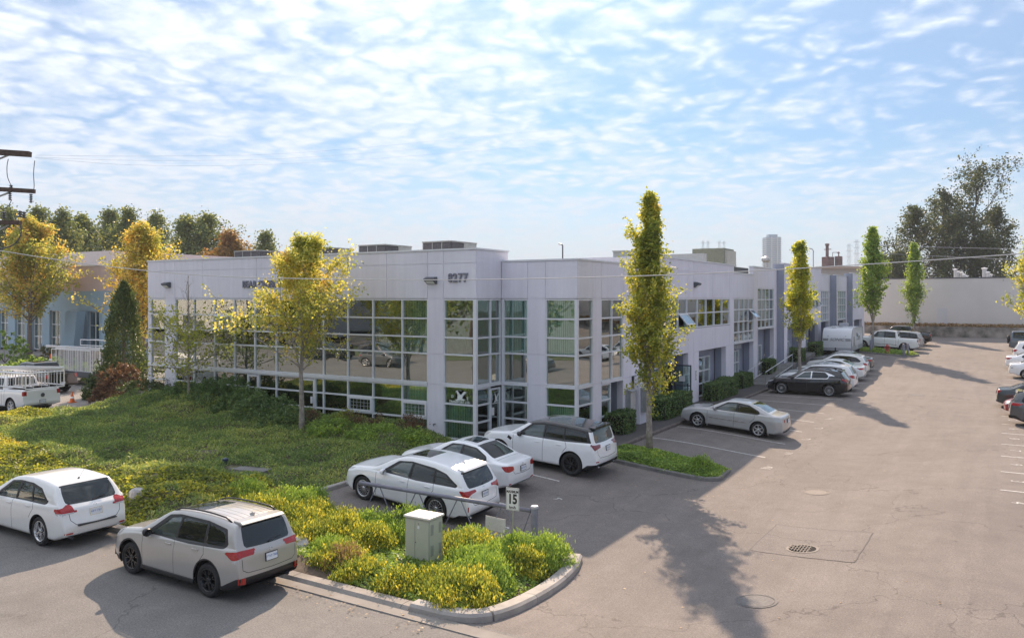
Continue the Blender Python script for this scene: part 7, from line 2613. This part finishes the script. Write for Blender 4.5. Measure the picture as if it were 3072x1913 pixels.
def handrail(x, y0, y1, z0, z1, label, hh=.95):
    e = empty('handrail', (x, y0, z0), label=label, cat='handrail')
    mb = MB(); mb.sm = True; mb.tube([(0, 0, hh), (0, (y1 - y0), z1 - z0 + hh)], .024, 8); mb.build('top_rail', M_WHITE, e)
    mb = MB(); mb.sm = True; mb.tube([(0, 0, .15), (0, (y1 - y0), z1 - z0 + .15)], .024, 8); mb.build('bottom_rail', M_WHITE, e)
    n = 4
    for k in range(n + 1):
        t = k / n
        mb = MB(); mb.tube([(0, (y1 - y0) * t, (z1 - z0) * t - .15), (0, (y1 - y0) * t, (z1 - z0) * t + hh)], .018, 6); mb.build('post', M_STEEL, e)


handrail(-14.72, 54.3, 61.2, .12, .80, 'white handrail on the building side of the ramp')
handrail(-13.5, 54.1, 62.0, .12, .82, 'white handrail on the car side of the ramp')

# ------------------------------------------------------------------ hydrant and bollards
hx_, hy_ = -8.95, 79.0
e = empty('fire_hydrant', (hx_, hy_, gz(hx_, hy_) + .1), label='red fire hydrant on the planted island by the white pickup', cat='fire hydrant')
M_HYD = mat('hydrant_red', (.42, .035, .03), .45, coat=.3)
mb = MB(); mb.sm = True; mb.lathe([(.17, 0), (.17, .05), (.11, .07), (.11, .60), (.15, .62), (.15, .68), (.12, .72), (.06, .82), (.03, .84), (.03, .90), (.001, .90)], n=16); mb.build('barrel', M_HYD, e)
for s_ in (1, -1):
    mb = MB(); mb.lathe([(.06, .08), (.06, .2), (.075, .2), (.075, .24), (.001, .24)] if s_ > 0 else [(.001, -.24), (.075, -.24), (.075, -.2), (.06, -.2), (.06, -.08)], (0, 0, .48), 'X', 10); mb.build('nozzle', M_HYD, e)
for i, (x_, y_, h_, lab) in enumerate(((-10.35, 79.2, 1.15, 'grey bollard left of the hydrant, the nearer of a close pair'), (-10.3, 80.2, 1.2, 'grey bollard left of the hydrant, the farther of a close pair'),
                                  (-7.55, 78.3, 1.1, 'grey bollard right of the hydrant, left of a close pair'), (-7.25, 78.6, 1.1, 'grey bollard right of the hydrant, right of a close pair'))):
    mb = MB(); mb.sm = True; mb.lathe([(.10, -.1), (.10, h_), (.08, h_ + .04), (.001, h_ + .06)], n=14); o = mb.build('bollard', M_GATE); o.location = (x_, y_, gz(x_, y_)); tag(o, lab, 'bollard')

# ------------------------------------------------------------------ travel trailer
tx, ty = -12.42, 74.2
zt0 = gz(tx, ty + 1)
e = empty('travel_trailer', (tx, ty, zt0), label='white travel trailer lettered SONIC parked between the dark sedan and the hydrant', cat='travel trailer')
M_TR = mat('trailer_white', (.76, .77, .79), .35, noise=.03, coat=.3)
M_TRG = mat('trailer_grey_band', (.42, .43, .46), .4)
W2 = 1.2
prof = chaikin([(0, .55), (-.02, 1.35), (.12, 1.9), (.45, 2.38), (.95, 2.52), (6.1, 2.52), (6.3, 2.45), (6.32, .55)], 2)
n = len(prof)
mb = MB()
vs = [(-W2, y, z) for y, z in prof] + [(W2, y, z) for y, z in prof]
mb.add(vs, [tuple(range(n)), tuple(reversed(range(n, 2 * n)))] + [(i, i + n, (i + 1) % n + n, (i + 1) % n) for i in range(n)])
mb.build('trailer_body', M_TR, e)
mb = MB()
for s_ in (-1, 1):
    pts = [(s_ * (W2 + .004), y, z) for y, z in prof]
    mb.tube(pts, .018, 5)
mb.build('edge_trim', M_DGREY, e)
mb = MB(); mb.b(-W2 + .03, W2 - .03, -.030, -.016, .58, .80); mb.build('stone_guard', M_TRG, e)
text_mesh('trailer_lettering', 'SONIC', .34, M_DGREY, e, (0, -.075, 1.50), (R(84), 0, 0), offset=.001, sx=1.15, shear=.4)
for s_ in (-1, 1):
    for k in (0, 1):
        mb = MB(); mb.box((s_ * (W2 - .28), -.06, 1.56 - k * .11), (.44, .012, .05), rx=-.04); mb.build('stripe', M_DGREY, e)
for s_ in (-.72, .72):
    mb = MB(); mb.box((s_, .02, 1.80), (.06, .04, .04)); mb.build('marker_lamp', M_DGREY, e)
mb = MB(); mb.tube([(-.5, .1, .45), (0, -1.2, .45), (.5, .1, .45)], .05, 6); mb.tube([(0, -.7, .05), (0, -.7, .85)], .05, 8); mb.build('hitch', M_BLACK, e)
mb = MB(); mb.b(W2, W2 + .012, 2.6, 3.35, .66, 2.25); d_ = mb.build('side_door', M_TR, e)
mb = MB(); mb.b(W2 + .012, W2 + .02, 2.72, 3.22, 1.35, 2.05); mb.build('door_window', M_CARGLASS, d_)
mb = MB(); mb.b(W2, W2 + .012, 1.1, 1.5, .95, 1.75); mb.build('side_window', M_CARGLASS, e)
mb = MB(); mb.b(W2, W2 + .012, 3.7, 4.6, 1.35, 2.0); mb.build('side_window', M_CARGLASS, e)
mb = MB(); mb.b(W2, W2 + .008, .25, 6.2, .56, .95); mb.build('lower_band', M_TRG, e)
mb = MB(); mb.b(-.35, .35, 3.2, 4.1, 2.52, 2.85); bevel(mb.build('air_conditioner', M_TRG, e), .04)
mb = MB(); mb.b(-.6, -.2, .9, 1.3, 2.5, 2.62); bevel(mb.build('roof_vent', M_TR, e), .03)
mb = MB(); mb.b(.25, .6, 1.6, 1.95, 2.5, 2.6); bevel(mb.build('roof_vent', M_TR, e), .03)
for s_ in (-1, 1):
    for y_ in (3.2, 4.0):
        mb = MB(); mb.lathe([(.2, -.1), (.34, -.1), (.35, -.06), (.35, .06), (.34, .1), (.2, .1), (.19, .02), (.001, .02)], (s_ * (W2 - .12), y_, .35), 'X', 20); mb.build('wheel', M_RUBBER, e)
mb = MB(); mb.b(-W2 + .05, W2 - .05, .1, 6.2, .42, .56); mb.build('chassis', M_BLACK, e)

# ------------------------------------------------------------------ white warehouse and retaining wall
wh = empty('warehouse', (20, 109, 1.4), label='long off white warehouse with a flat roof closing the far end of the lot', cat='building')
WO = (20, 109, 1.4)
M_WH = mat('off_white_block', (.66, .62, .59), .85, noise=.05, nscale=.3, bump=.15, bscale=20)
FW_ = Fr('F', 108.6)
xs_ = [-16, -8.5, -1.0, 6.5, 14, 21.5, 29, 36.5, 44]
for a, b2 in zip(xs_[:-1], xs_[1:]):
    panel(FW_, a, b2, 2.85, 8.3, M_WH, par=wh, off=WO)
mb = MB(); FW_.box(mb, -16, 44, 8.3, 8.42, -.34, .05); mb.build('coping', M_DGREY, wh, off=WO)
mb = MB(); mb.b(-15.9, 43.9, 109, 150, 1, 8.2); mb.build('hall', M_WH, wh, off=WO)
xd0, _ = 0, 0
mb = MB(); a0 = at(2812, 91)[0]; FW_.box(mb, -6.9, -5.8, 2.9, 4.75, -.02, .03); mb.build('door', mat('door_white', (.60, .59, .60), .6), wh, off=WO)
mb = MB(); FW_.box(mb, -9.3, -8.9, 2.6, 3.6, -.02, .35); mb.build('downpipe', M_WHITE, wh, off=WO)
for k, (x_, h_, r_) in enumerate(((-5.15, 1.25, .17), (-4.85, .98, .16), (-4.5, .85, .16), (-4.2, .6, .15), (-3.95, .42, .15), (-2.05, 1.35, .24), (-1.65, .85, .16), (-1.4, .55, .16))):
    e = empty('roof_flue', (x_, 113 + (k % 3) * .4, 8.2), label=(ORD[k] + ' pale capped flue from the left, in the left cluster on the warehouse roof') if k < 5 else (ORD[k - 5] + ' pale capped flue from the left, in the right cluster on the warehouse roof'), cat='flue', group='flues on the warehouse roof')
    mb = MB(); mb.lathe([(r_, 0), (r_, h_)], n=12); mb.build('pipe', M_STEEL, e)
    mb = MB(); mb.lathe([(.001, h_ + .16), (r_ * 1.5, h_ + .08), (r_ * 1.5, h_), (r_, h_)], n=12); mb.build('cap', M_WHITE, e)
rw = empty('retaining_wall', (10, 106.4, 1.3), label='stained concrete retaining wall below the white warehouse', cat='wall')
M_STAIN = mat('stained_concrete', (.30, .27, .24), .95, noise=.6, nscale=.9, col2=(.09, .085, .075), grain=.2, gscale=30)
x_ = -16
while x_ < 44:
    mb = MB(); mb.b(x_ + .01, x_ + 2.49, 106.2, 106.6, .8, 2.62); mb.b(x_, x_ + 2.5, 106.3, 106.6, .8, 2.6); mb.build('wall_block', M_STAIN, rw, off=(10, 106.4, 1.3)); x_ += 2.5
mb = MB(); mb.b(-16, 44, 106.6, 108.6, .8, 2.5); mb.build('bank', M_SOIL, rw, off=(10, 106.4, 1.3))
Cb = np.stack([np.random.default_rng(2).uniform(-16, 44, 7000), np.random.default_rng(3).uniform(106.5, 108.4, 7000), np.random.default_rng(4).uniform(2.5, 2.95, 7000)], 1)
tag(quads_mesh('ivy_on_wall', leaf_quads(Cb, .25, .3, .7, 8), M_DRY), 'dry brownish creeper along the top of the retaining wall', 'creeper', kind='stuff')

# ------------------------------------------------------------------ left building with the pink band
pb = empty('pink_banded_building', (-85, 48, 0), label='blue grey building with a pink upper band behind the autumn trees at left', cat='building')
PO = (-85, 48, 0)
M_PINK = mat('pink_stucco', (.60, .45, .42), .85, noise=.05, nscale=.4)
M_BLU = mat('pale_blue_stucco', (.34, .45, .53), .85, noise=.06, nscale=.5)
FP = Fr('F', 48.0)
x_ = -112
while x_ < -69:
    for (z0, z1, m_) in ((6.7, 9.3, M_PINK), (4.6, 6.7, M_BLU)): panel(FP, x_, x_ + 3.6, z0, z1, m_, par=pb, off=PO)
    panel(FP, x_, x_ + 1.5, 0, 4.6, M_BLU, par=pb, off=PO)
    window(Fr('F', 48.3), [x_ + 1.5, x_ + 2.55, x_ + 3.6], [.3, 1.7, 3.1, 4.55], par=pb, off=PO, gl=M_SPAN, bw=.08, d=-.0)
    x_ += 3.6
mb = MB(); FP.box(mb, -112, -68.8, 9.3, 9.4, -.4, .06); mb.build('coping', M_COPING, pb, off=PO)
mb = MB(); mb.b(-112, -69, 48.5, 75, 0, 9.1); mb.build('hall', M_PINK, pb, off=PO)
mb = MB(); mb.b(-112, -84, 52, 70, 9.1, 11.2); mb.build('upper_storey', mat('pale_cladding', (.62, .58, .57), .7, noise=.05), pb, off=PO)
for k, x_ in enumerate((-76.6, -83.2)):
    mb = MB(); mb.prism([(-.2, 0), (1.6, 0), (2.4, 4.6), (.3, 4.6)], -.5, .4, 'XZ', (x_, 46.9, 0)); mb.build('slanted_fin', M_BLU, pb, off=PO)
for i, (u, t, r, h, lab) in enumerate(((15, 74, 2.6, 2.6, 'rounded bush at the far left below the orange tree'), (185, 72, 2.2, 1.6, 'hydrangea bush before the blue wall, left of the cedar'), (235, 72, 1.6, 1.2, 'small hydrangea bush between the railings trailer and the blue wall'), (295, 66, 2.0, 1.8, 'pale flowering bush behind the railings trailer'), (60, 62, 2.4, 1.0, 'low yellow green ivy mound behind the black pickup'), (150, 64, 3.2, 1.3, 'wide ivy bank behind the black pickup'), (240, 60, 2.6, .9, 'ivy bank left of the railings trailer'))):
    x_, y_ = at(u, t); shrub('background_bush', x_, y_, r, h, 2600, 820 + i, 'leaf', M_SHRUBG if i not in (1, 2, 3) else leafmat('hydrangea', [(0, (.06, .08, .03)), (.5, (.16, .15, .07)), (1, (.38, .25, .22))]), lab, cat='bush', size=.22, z=0)

# ------------------------------------------------------------------ railing frames on pickup and trailer, cones, plank
M_RAILW = mat('white_vinyl_railing', (.78, .77, .76), .45)


def rail_panel(e, p0, p1, z0, z1, nb=14, w=.032, name='railing_panel'):
    p0 = Vector((*p0, 0)); p1 = Vector((*p1, 0))
    mb = MB()

    def bar(a, b2, r): mb.tube([a, b2], r, 4)
    for z in (z0, z1): bar(p0 + Vector((0, 0, z)), p1 + Vector((0, 0, z)), w)
    for k in range(nb + 1):
        q = p0.lerp(p1, k / nb); bar(q + Vector((0, 0, z0)), q + Vector((0, 0, z1)), w * (.9 if k % 5 == 0 else .45))
    o = mb.build(name, M_RAILW, e)
    return o


rk = empty('railing_stack', (-43.9, 22.5, .0), .06, label='white vinyl railing frames loaded over the bed of the white pickup', cat='railings')
for k, (a, b2, z0, z1) in enumerate((((-2.6, -.95), (1.5, -.95), 1.42, 2.15), ((-2.6, .95), (1.7, .95), 1.42, 2.2), ((1.55, -.95), (1.75, .95), 1.35, 2.15), ((-2.6, -.5), (1.2, -.4), 1.42, 2.1), ((-2.6, .3), (1.3, .35), 1.42, 2.1))):
    rail_panel(rk, a, b2, z0, z1, 16 if k != 2 else 5)
for k in range(3): rail_panel(rk, (-2.6, -.9 + .02 * k), (1.6 + .1 * k, .9), 2.2 + .05 * k, 2.26 + .05 * k, 2)
tr = empty('utility_trailer', (-55.2, 32.2, 0), 0, label='flat utility trailer loaded with white railings behind the black pickup', cat='trailer')
mb = MB(); mb.b(-2.6, 2.6, -1.0, 1.0, .55, .68); mb.b(-2.6, 2.6, -1.05, -1.0, .6, .95); mb.build('deck', M_DGREY, tr)
for s_ in (-1, 1):
    for x_ in (-.45, .45):
        mb = MB(); mb.lathe([(.001, -.09), (.3, -.09), (.33, -.05), (.33, .05), (.3, .09), (.001, .09)], (x_, s_ * 1.12, .33), 'Y', 16); mb.build('wheel', M_RUBBER, tr)
mb = MB(); mb.tube([(2.6, -.6, .5), (4.0, 0, .5), (2.6, .6, .5)], .05, 6); mb.build('drawbar', M_DGREY, tr)
rs = empty('railing_stack', (-55.2, 32.2, .68), 0, label='tall bundle of white vinyl railings standing on the flat trailer', cat='railings')
for k in range(5): rail_panel(rs, (-2.5 + .1 * k, -.9 + .24 * k), (2.3 + .12 * (k % 3), -.9 + .24 * k), .1, 1.7 + .05 * (k % 3), 15)
rail_panel(rs, (-3.2, -.9), (4.2, -.6), 1.84, 1.92, 2); rail_panel(rs, (-.8, .2), (3.0, .5), 1.95, 2.35, 1)
M_CONE = mat('cone_orange', (.62, .14, .03), .5)


def cone(x, y, z, label, h=.7):
    e = empty('traffic_cone', (x, y, z), label=label, cat='traffic cone')
    mb = MB(); mb.lathe([(.17, .03), (.14, .035), (.03, h), (.001, h)], n=14); mb.build('cone_body', M_CONE, e)
    mb = MB(); mb.box((0, 0, .015), (.38, .38, .03)); mb.build('base', M_CONE, e)
    mb = MB(); mb.lathe([(.108, h * .38), (.078, h * .58)], n=14); mb.build('stripe', M_WHITE, e)


cone(-45.6, 25.9, 0, 'orange traffic cone on the pale lot right of the white pickup', .62)
x_, y_ = at(152, 57); cone(x_, y_, 1.25, 'red and white cone standing on the tail of the black pickup', .75)
mb = MB(); mb.box((0, 0, .06), (2.6, .18, .1), rz=-.25); o = mb.build('timber_plank', mat('weathered_timber', (.28, .24, .19), .9, noise=.3)); o.location = (-43.6, 27.1, 0); tag(o, 'weathered timber plank lying on the pale lot left of the cedar', 'plank')

# ------------------------------------------------------------------ utility pole and wires
M_WOOD = mat('creosoted_timber', (.11, .075, .06), .9, noise=.4, nscale=6)
M_WIRE = mat('aluminium_wire', (.30, .30, .32), .9, spec=.1)
ut = 26.0
ux, uy = at(-95, ut)
up = empty('utility_pole', (ux, uy, 0), label='timber utility pole off the left edge with crossarms reaching into view', cat='utility pole')
rt = Vector((CT, ST, 0)); fw = Vector((-ST, CT, 0))
mb = MB(); mb.sm = True; mb.tube([(0, 0, 0), (0, 0, 12.5)], [.18, .12], 10); mb.build('shaft', M_WOOD, up)


def arm(u1, v1, v0, th, name='crossarm', t=ut):
    """crossarm whose free end shows at picture column u1"""
    a = Vector((*at(-260, t), zat(v0, t))); b2 = Vector((*at(u1, t), zat(v1, t)))
    mb = MB(); d = (b2 - a).normalized(); n_ = fw
    up_ = d.cross(n_).normalized()
    vs = []
    for p in (a, b2):
        for sx_, sz_ in ((-1, -1), (1, -1), (1, 1), (-1, 1)): vs.append(p + n_ * sx_ * th * .6 + up_ * sz_ * th * .5)
    mb.add(vs, [(0, 1, 2, 3), (7, 6, 5, 4), (0, 4, 5, 1), (1, 5, 6, 2), (2, 6, 7, 3), (3, 7, 4, 0)])
    mb.build(name, M_WOOD, up, off=up.location)
    return b2


def insul(u, v, t=ut, n=5, s=1.0, down=True):
    p = Vector((*at(u, t), zat(v, t)))
    prof = []; z = 0
    for k in range(n):
        prof += [(.02 * s, z), (.055 * s, z - .012 * s), (.055 * s, z - .03 * s), (.02 * s, z - .045 * s)]; z -= .06 * s
    prof.append((.001, z))
    if not down: prof = [(r, -h) for r, h in prof]
    mb = MB(); mb.lathe(prof, tuple(p), n=10); mb.build('insulator', M_DGREY, up, off=up.location)
    return p


arm(90, 463, 440, .17); arm(103, 574, 552, .13); arm(62, 668, 664, .13)
insul(30, 574); insul(93, 582); insul(33, 570, n=3, down=False)
for u, v in ((12, 655), (60, 652), (72, 655)): insul(u, v, n=3, s=1.3, down=False)
for (p, q) in (((-60, 500), (25, 466)), ((-60, 610), (28, 578)), ((-60, 720), (28, 674))):
    mb = MB(); mb.tube([(*at(p[0], ut), zat(p[1], ut)), (*at(q[0], ut), zat(q[1], ut))], .03, 6); mb.build('brace', M_STEEL, up, off=up.location)
for pts in ([(25, 477), (20, 500), (22, 535), (38, 564)], [(104, 482), (100, 520), (103, 560), (100, 575)], [(60, 672), (66, 700), (45, 735), (0, 748), (-40, 745)], [(12, 690), (18, 712), (-10, 735)], [(35, 600), (22, 625), (-10, 628)]):
    P3 = [(*at(u, ut), zat(v, ut)) for u, v in pts]
    mb = MB(); mb.tube(chaikin(P3, 2), .012 if pts[0][0] != 60 else .022, 5); mb.build('jumper_wire', M_DGREY, up, off=up.location)


def wire(name, pts, r, label, mt=M_WIRE):
    mb = MB(); mb.sm = True; mb.tube(chaikin(pts, 3), r, 5, cap=False)
    tag(mb.build(name, mt), label, 'cable')


def wpts(l): return [(*at(u, t), zat(v, t)) for u, v, t in l]


wire('service_cable', wpts([(-60, 742, 24), (228, 789, 23.5), (595, 829, 23), (1000, 838, 22.5), (1265, 840, 22), (1520, 838, 21.5), (1885, 829, 21), (2100, 821, 20.7), (2404, 805, 20.3), (2740, 784, 20), (3120, 757, 19.6)]), .013, 'pale service cable sagging across the whole view in front of the building', mat('pale_cable', (.62, .60, .58), .5))
for v0, vm, v1, lab in ((466, 470, 395, 'highest of the thin lines crossing the sky'), (472, 484, 418, 'middle one of the thin lines crossing the sky'), (474, 500, 440, 'lowest of the thin lines crossing the sky')):
    wire('power_line', wpts([(106, v0, 26), (420, vm, 36), (900, vm - 6, 50), (1500, v1 + 8, 75), (2100, v1 - 40, 110)]), .0035, lab)
for v0, v1, lab in ((741, 748, 'upper cable before the dark cottonwoods at right'), (766, 782, 'lower cable before the dark cottonwoods at right')):
    wire('service_cable', wpts([(2600, v0 - 8, 90), (2760, v0, 95), (3120, v1, 105)]), .03, lab)

# ------------------------------------------------------------------ skyline
t = 1250
x_, y_ = at(2315, t)
e = empty('high_rise', (x_, y_, 0), TH, label='pale glass high rise on the skyline left of the second narrow tree', cat='tower')
M_TWG = mat('tower_glass', (.26, .36, .44), .25, noise=.2, nscale=.05)
M_TWS = mat('tower_slab', (.50, .52, .54), .7)
w_ = 46 * t / 2400 / 2; Ht = zat(712, t)
mb = MB(); mb.b(-w_ + 1, w_ - 1, -10, 10, 0, Ht); mb.b(-w_ * .55, w_ * .6, -6, 6, Ht, zat(706, t) + 1); mb.build('glass_core', M_TWG, e)
z_ = 18
while z_ < Ht:
    mb = MB(); mb.b(-w_, w_, -11.5, 11.5, z_, z_ + .9); mb.build('balcony_slab', M_TWS, e); z_ += 3.3
for xx in (-w_ * .3, w_ * .45):
    mb = MB(); mb.b(xx - .8, xx + .8, -11.8, 11.8, 0, Ht); mb.build('pier', M_TWS, e)
t = 420
M_TANK = mat('rust_red_steel', (.15, .06, .055), .8, noise=.4, nscale=.4)
x_, y_ = at(2484, t); e = empty('silo', (x_, y_, 0), label='larger rust red tank with a tall stack on the skyline', cat='tank')
mb = MB(); mb.lathe([(3.1, 0), (3.1, zat(771, t)), (.001, zat(771, t) + .3)], n=24); mb.build('tank', M_TANK, e)
mb = MB(); mb.lathe([(.8, zat(771, t)), (.8, zat(736, t)), (1.1, zat(736, t)), (1.1, zat(731, t)), (.001, zat(730, t))], (-.4, 0, 0), n=12); mb.b(-1.9, 1.6, -.6, .6, zat(749, t), zat(747, t)); mb.build('stack', M_TANK, e)
x_, y_ = at(2516, t); e = empty('silo', (x_, y_, 0), label='smaller rust red tank with a capped vent on the skyline', cat='tank')
mb = MB(); mb.lathe([(1.9, 0), (1.9, zat(769, t)), (.001, zat(768, t))], n=20); mb.build('tank', M_TANK, e)
mb = MB(); mb.lathe([(.3, zat(769, t)), (.3, zat(760, t)), (.8, zat(759, t)), (.001, zat(754, t))], n=12); mb.tube([(-3, 0, zat(769, t)), (-3, 0, zat(757, t)), (0, 0, zat(757, t))], .18, 6); mb.build('vent', M_TANK, e)


def pylon(u, vtop, t, wpx, label, arms=3):
    x, y = at(u, t); H_ = zat(vtop, t); w = wpx * t / 2400 / 2
    e = empty('pylon', (x, y, 0), TH, label=label, cat='pylon')
    mb = MB(); n = 7
    for s_ in (-1, 1):
        for q in (-1, 1): mb.tube([(s_ * w, q * w, 0), (s_ * w * .5, q * w * .5, H_)], .08, 4)
    mb.build('leg', M_STEEL, e)
    mb = MB()
    for k in range(n):
        z0, z1 = H_ * (.35 + .65 * k / n), H_ * (.35 + .65 * (k + 1) / n)
        a, b2 = w * (1 - .5 * z0 / H_), w * (1 - .5 * z1 / H_)
        for q in (-1, 1):
            mb.tube([(-a, q * a, z0), (b2, q * b2, z1)], .045, 4); mb.tube([(a, q * a, z0), (-b2, q * b2, z1)], .045, 4)
    mb.build('lattice', M_STEEL, e)
    for k in range(arms):
        z = H_ * (.97 - .09 * k); mb = MB(); mb.tube([(-w * 1.7, 0, z), (w * 1.7, 0, z)], .13, 4); mb.build('crossarm', M_STEEL, e)


pylon(2570, 719, 600, 12, 'taller lattice pylon right of the rust red tanks'); pylon(2547, 731, 700, 12, 'shorter lattice pylon between the tanks and the taller pylon')
pylon(2109, 722, 750, 9, 'faint pylon above the beige roof plant, first from the left'); pylon(2124, 722, 780, 9, 'faint pylon above the beige roof plant, second from the left')
pylon(2158, 722, 800, 9, 'faint pylon above the beige roof plant, third from the left'); pylon(2172, 723, 820, 9, 'faint pylon above the beige roof plant, fourth from the left')
t = 150
a, b2 = at(2462, t), at(2600, t)
e = empty('tan_roofed_building', (*at(2530, t), 0), TH, label='tan and grey building between the lavender parapet and the rust red tanks', cat='building')
mb = MB(); mb.b(-4.4, 5.0, 0, 14, 0, zat(806, t)); mb.build('wall', mat('dull_grey_wall', (.36, .33, .31), .9), e)
mb = MB(); mb.b(-4.6, 5.2, -.3, 14, zat(806, t), zat(799, t)); mb.build('roof', mat('tan_roof', (.42, .33, .28), .9, noise=.1), e)
x_, y_ = at(2440, 110)
mb = MB(); mb.tube([(0, 0, 0), (0, 0, zat(752, 110)), (-.15, -.1, zat(747, 110)), (-.5, -.3, zat(745, 110))], .07, 6); o = mb.build('street_lamp', M_STEEL); o.location = (x_, y_, 0); tag(o, 'thin curved street lamp right of the second narrow tree', 'street lamp')
x_, y_ = at(2298, 105)
e = empty('roof_turbine', (x_, y_, 7), label='small turbine vent on the lavender roof left of the tall slate pier', cat='roof vent')
mb = MB(); mb.lathe([(.3, 0), (.3, 3.6), (.6, 3.9), (.6, 4.2), (.001, 4.5)], n=12); mb.build('vent', M_STEEL, e)
# building across the lot, only mirrored in the east windows
ob = empty('opposite_building', (24, 62, 0), label='grey building across the lot, mirrored in the side windows', cat='building')
FO = Fr('W', 22.0)
y_ = 20
while y_ < 104:
    panel(FO, y_, y_ + 7, 3.4, 7.6, mat('pale_opposite_wall', (.52, .51, .52), .85), par=ob, off=(24, 62, 0))
    panel(FO, y_, y_ + 1.4, 0, 3.4, mat('pale_opposite_wall', (.52, .51, .52), .85), par=ob, off=(24, 62, 0))
    window(Fr('W', 22.4), [y_ + 1.4, y_ + 3.2, y_ + 5, y_ + 7], [.2, 1.8, 3.4], par=ob, off=(24, 62, 0), gl=M_SPAN)
    window(Fr('W', 21.96), [y_ + 1.6, y_ + 3.2, y_ + 4.8, y_ + 6.4], [4.6, 5.5, 6.4], par=ob, off=(24, 62, 0), gl=M_SPAN, d=.04)
    y_ += 7
mb = MB(); mb.b(22.5, 34, 20, 104, 0, 7.5); mb.build('hall', mat('pale_opposite_wall', (.52, .51, .52), .85), ob, off=(24, 62, 0))

# ------------------------------------------------------------------ air
hm = bpy.data.materials.new('haze'); hm.use_nodes = True
hn = hm.node_tree; hn.nodes.clear()
pv = hn.nodes.new('ShaderNodeVolumePrincipled')
pv.inputs['Color'].default_value = (.86, .92, 1.0, 1)
pv.inputs['Density'].default_value = 0.00028
ho = hn.nodes.new('ShaderNodeOutputMaterial'); hn.links.new(pv.outputs[0], ho.inputs['Volume'])
mb = MB(); mb.b(-1700, 1700, -60, 1700, -1.75, zat(700, 1250) + 4)
tag(mb.build('haze', hm), 'thin pale haze over the whole scene', kind='stuff')
hm.cycles.homogeneous_volume = True
sc.cycles.volume_bounces = 0

sb = empty('street_side_building', (-50, -40, 0), label='pale low building across the street, mirrored in the front windows', cat='building')
FB = Fr('N', -38.0)
x_ = -152
while x_ < -98:
    panel(FB, x_, x_ + 8, 3.0, 9.0, mat('white_street_side_wall', (.80, .79, .76), .85), par=sb, off=(-50, -40, 0)); panel(FB, x_, x_ + 2, 0, 3.0, mat('white_street_side_wall', (.80, .79, .76), .85), par=sb, off=(-50, -40, 0))
    window(Fr('N', -38.3), [x_ + 2, x_ + 5, x_ + 8], [.2, 1.6, 3.0], par=sb, off=(-50, -40, 0), gl=M_SPAN)
    x_ += 8
mb = MB(); mb.b(-152, -96, -60, -38.5, 0, 8.9); mb.build('hall', mat('pale_opposite_wall', (.52, .51, .52), .85), sb, off=(-50, -40, 0))
for j, (src, x_, y_, lab) in enumerate(((BPK, -58, -3.5, 'black pickup across the street, mirrored in the front windows'), (GRX, -34, 1.4, 'dark crossover at the far kerb of the street, right of the other one'))):
    r = copy_tree(src); tag(r, lab); place(r, x_, y_, PI)
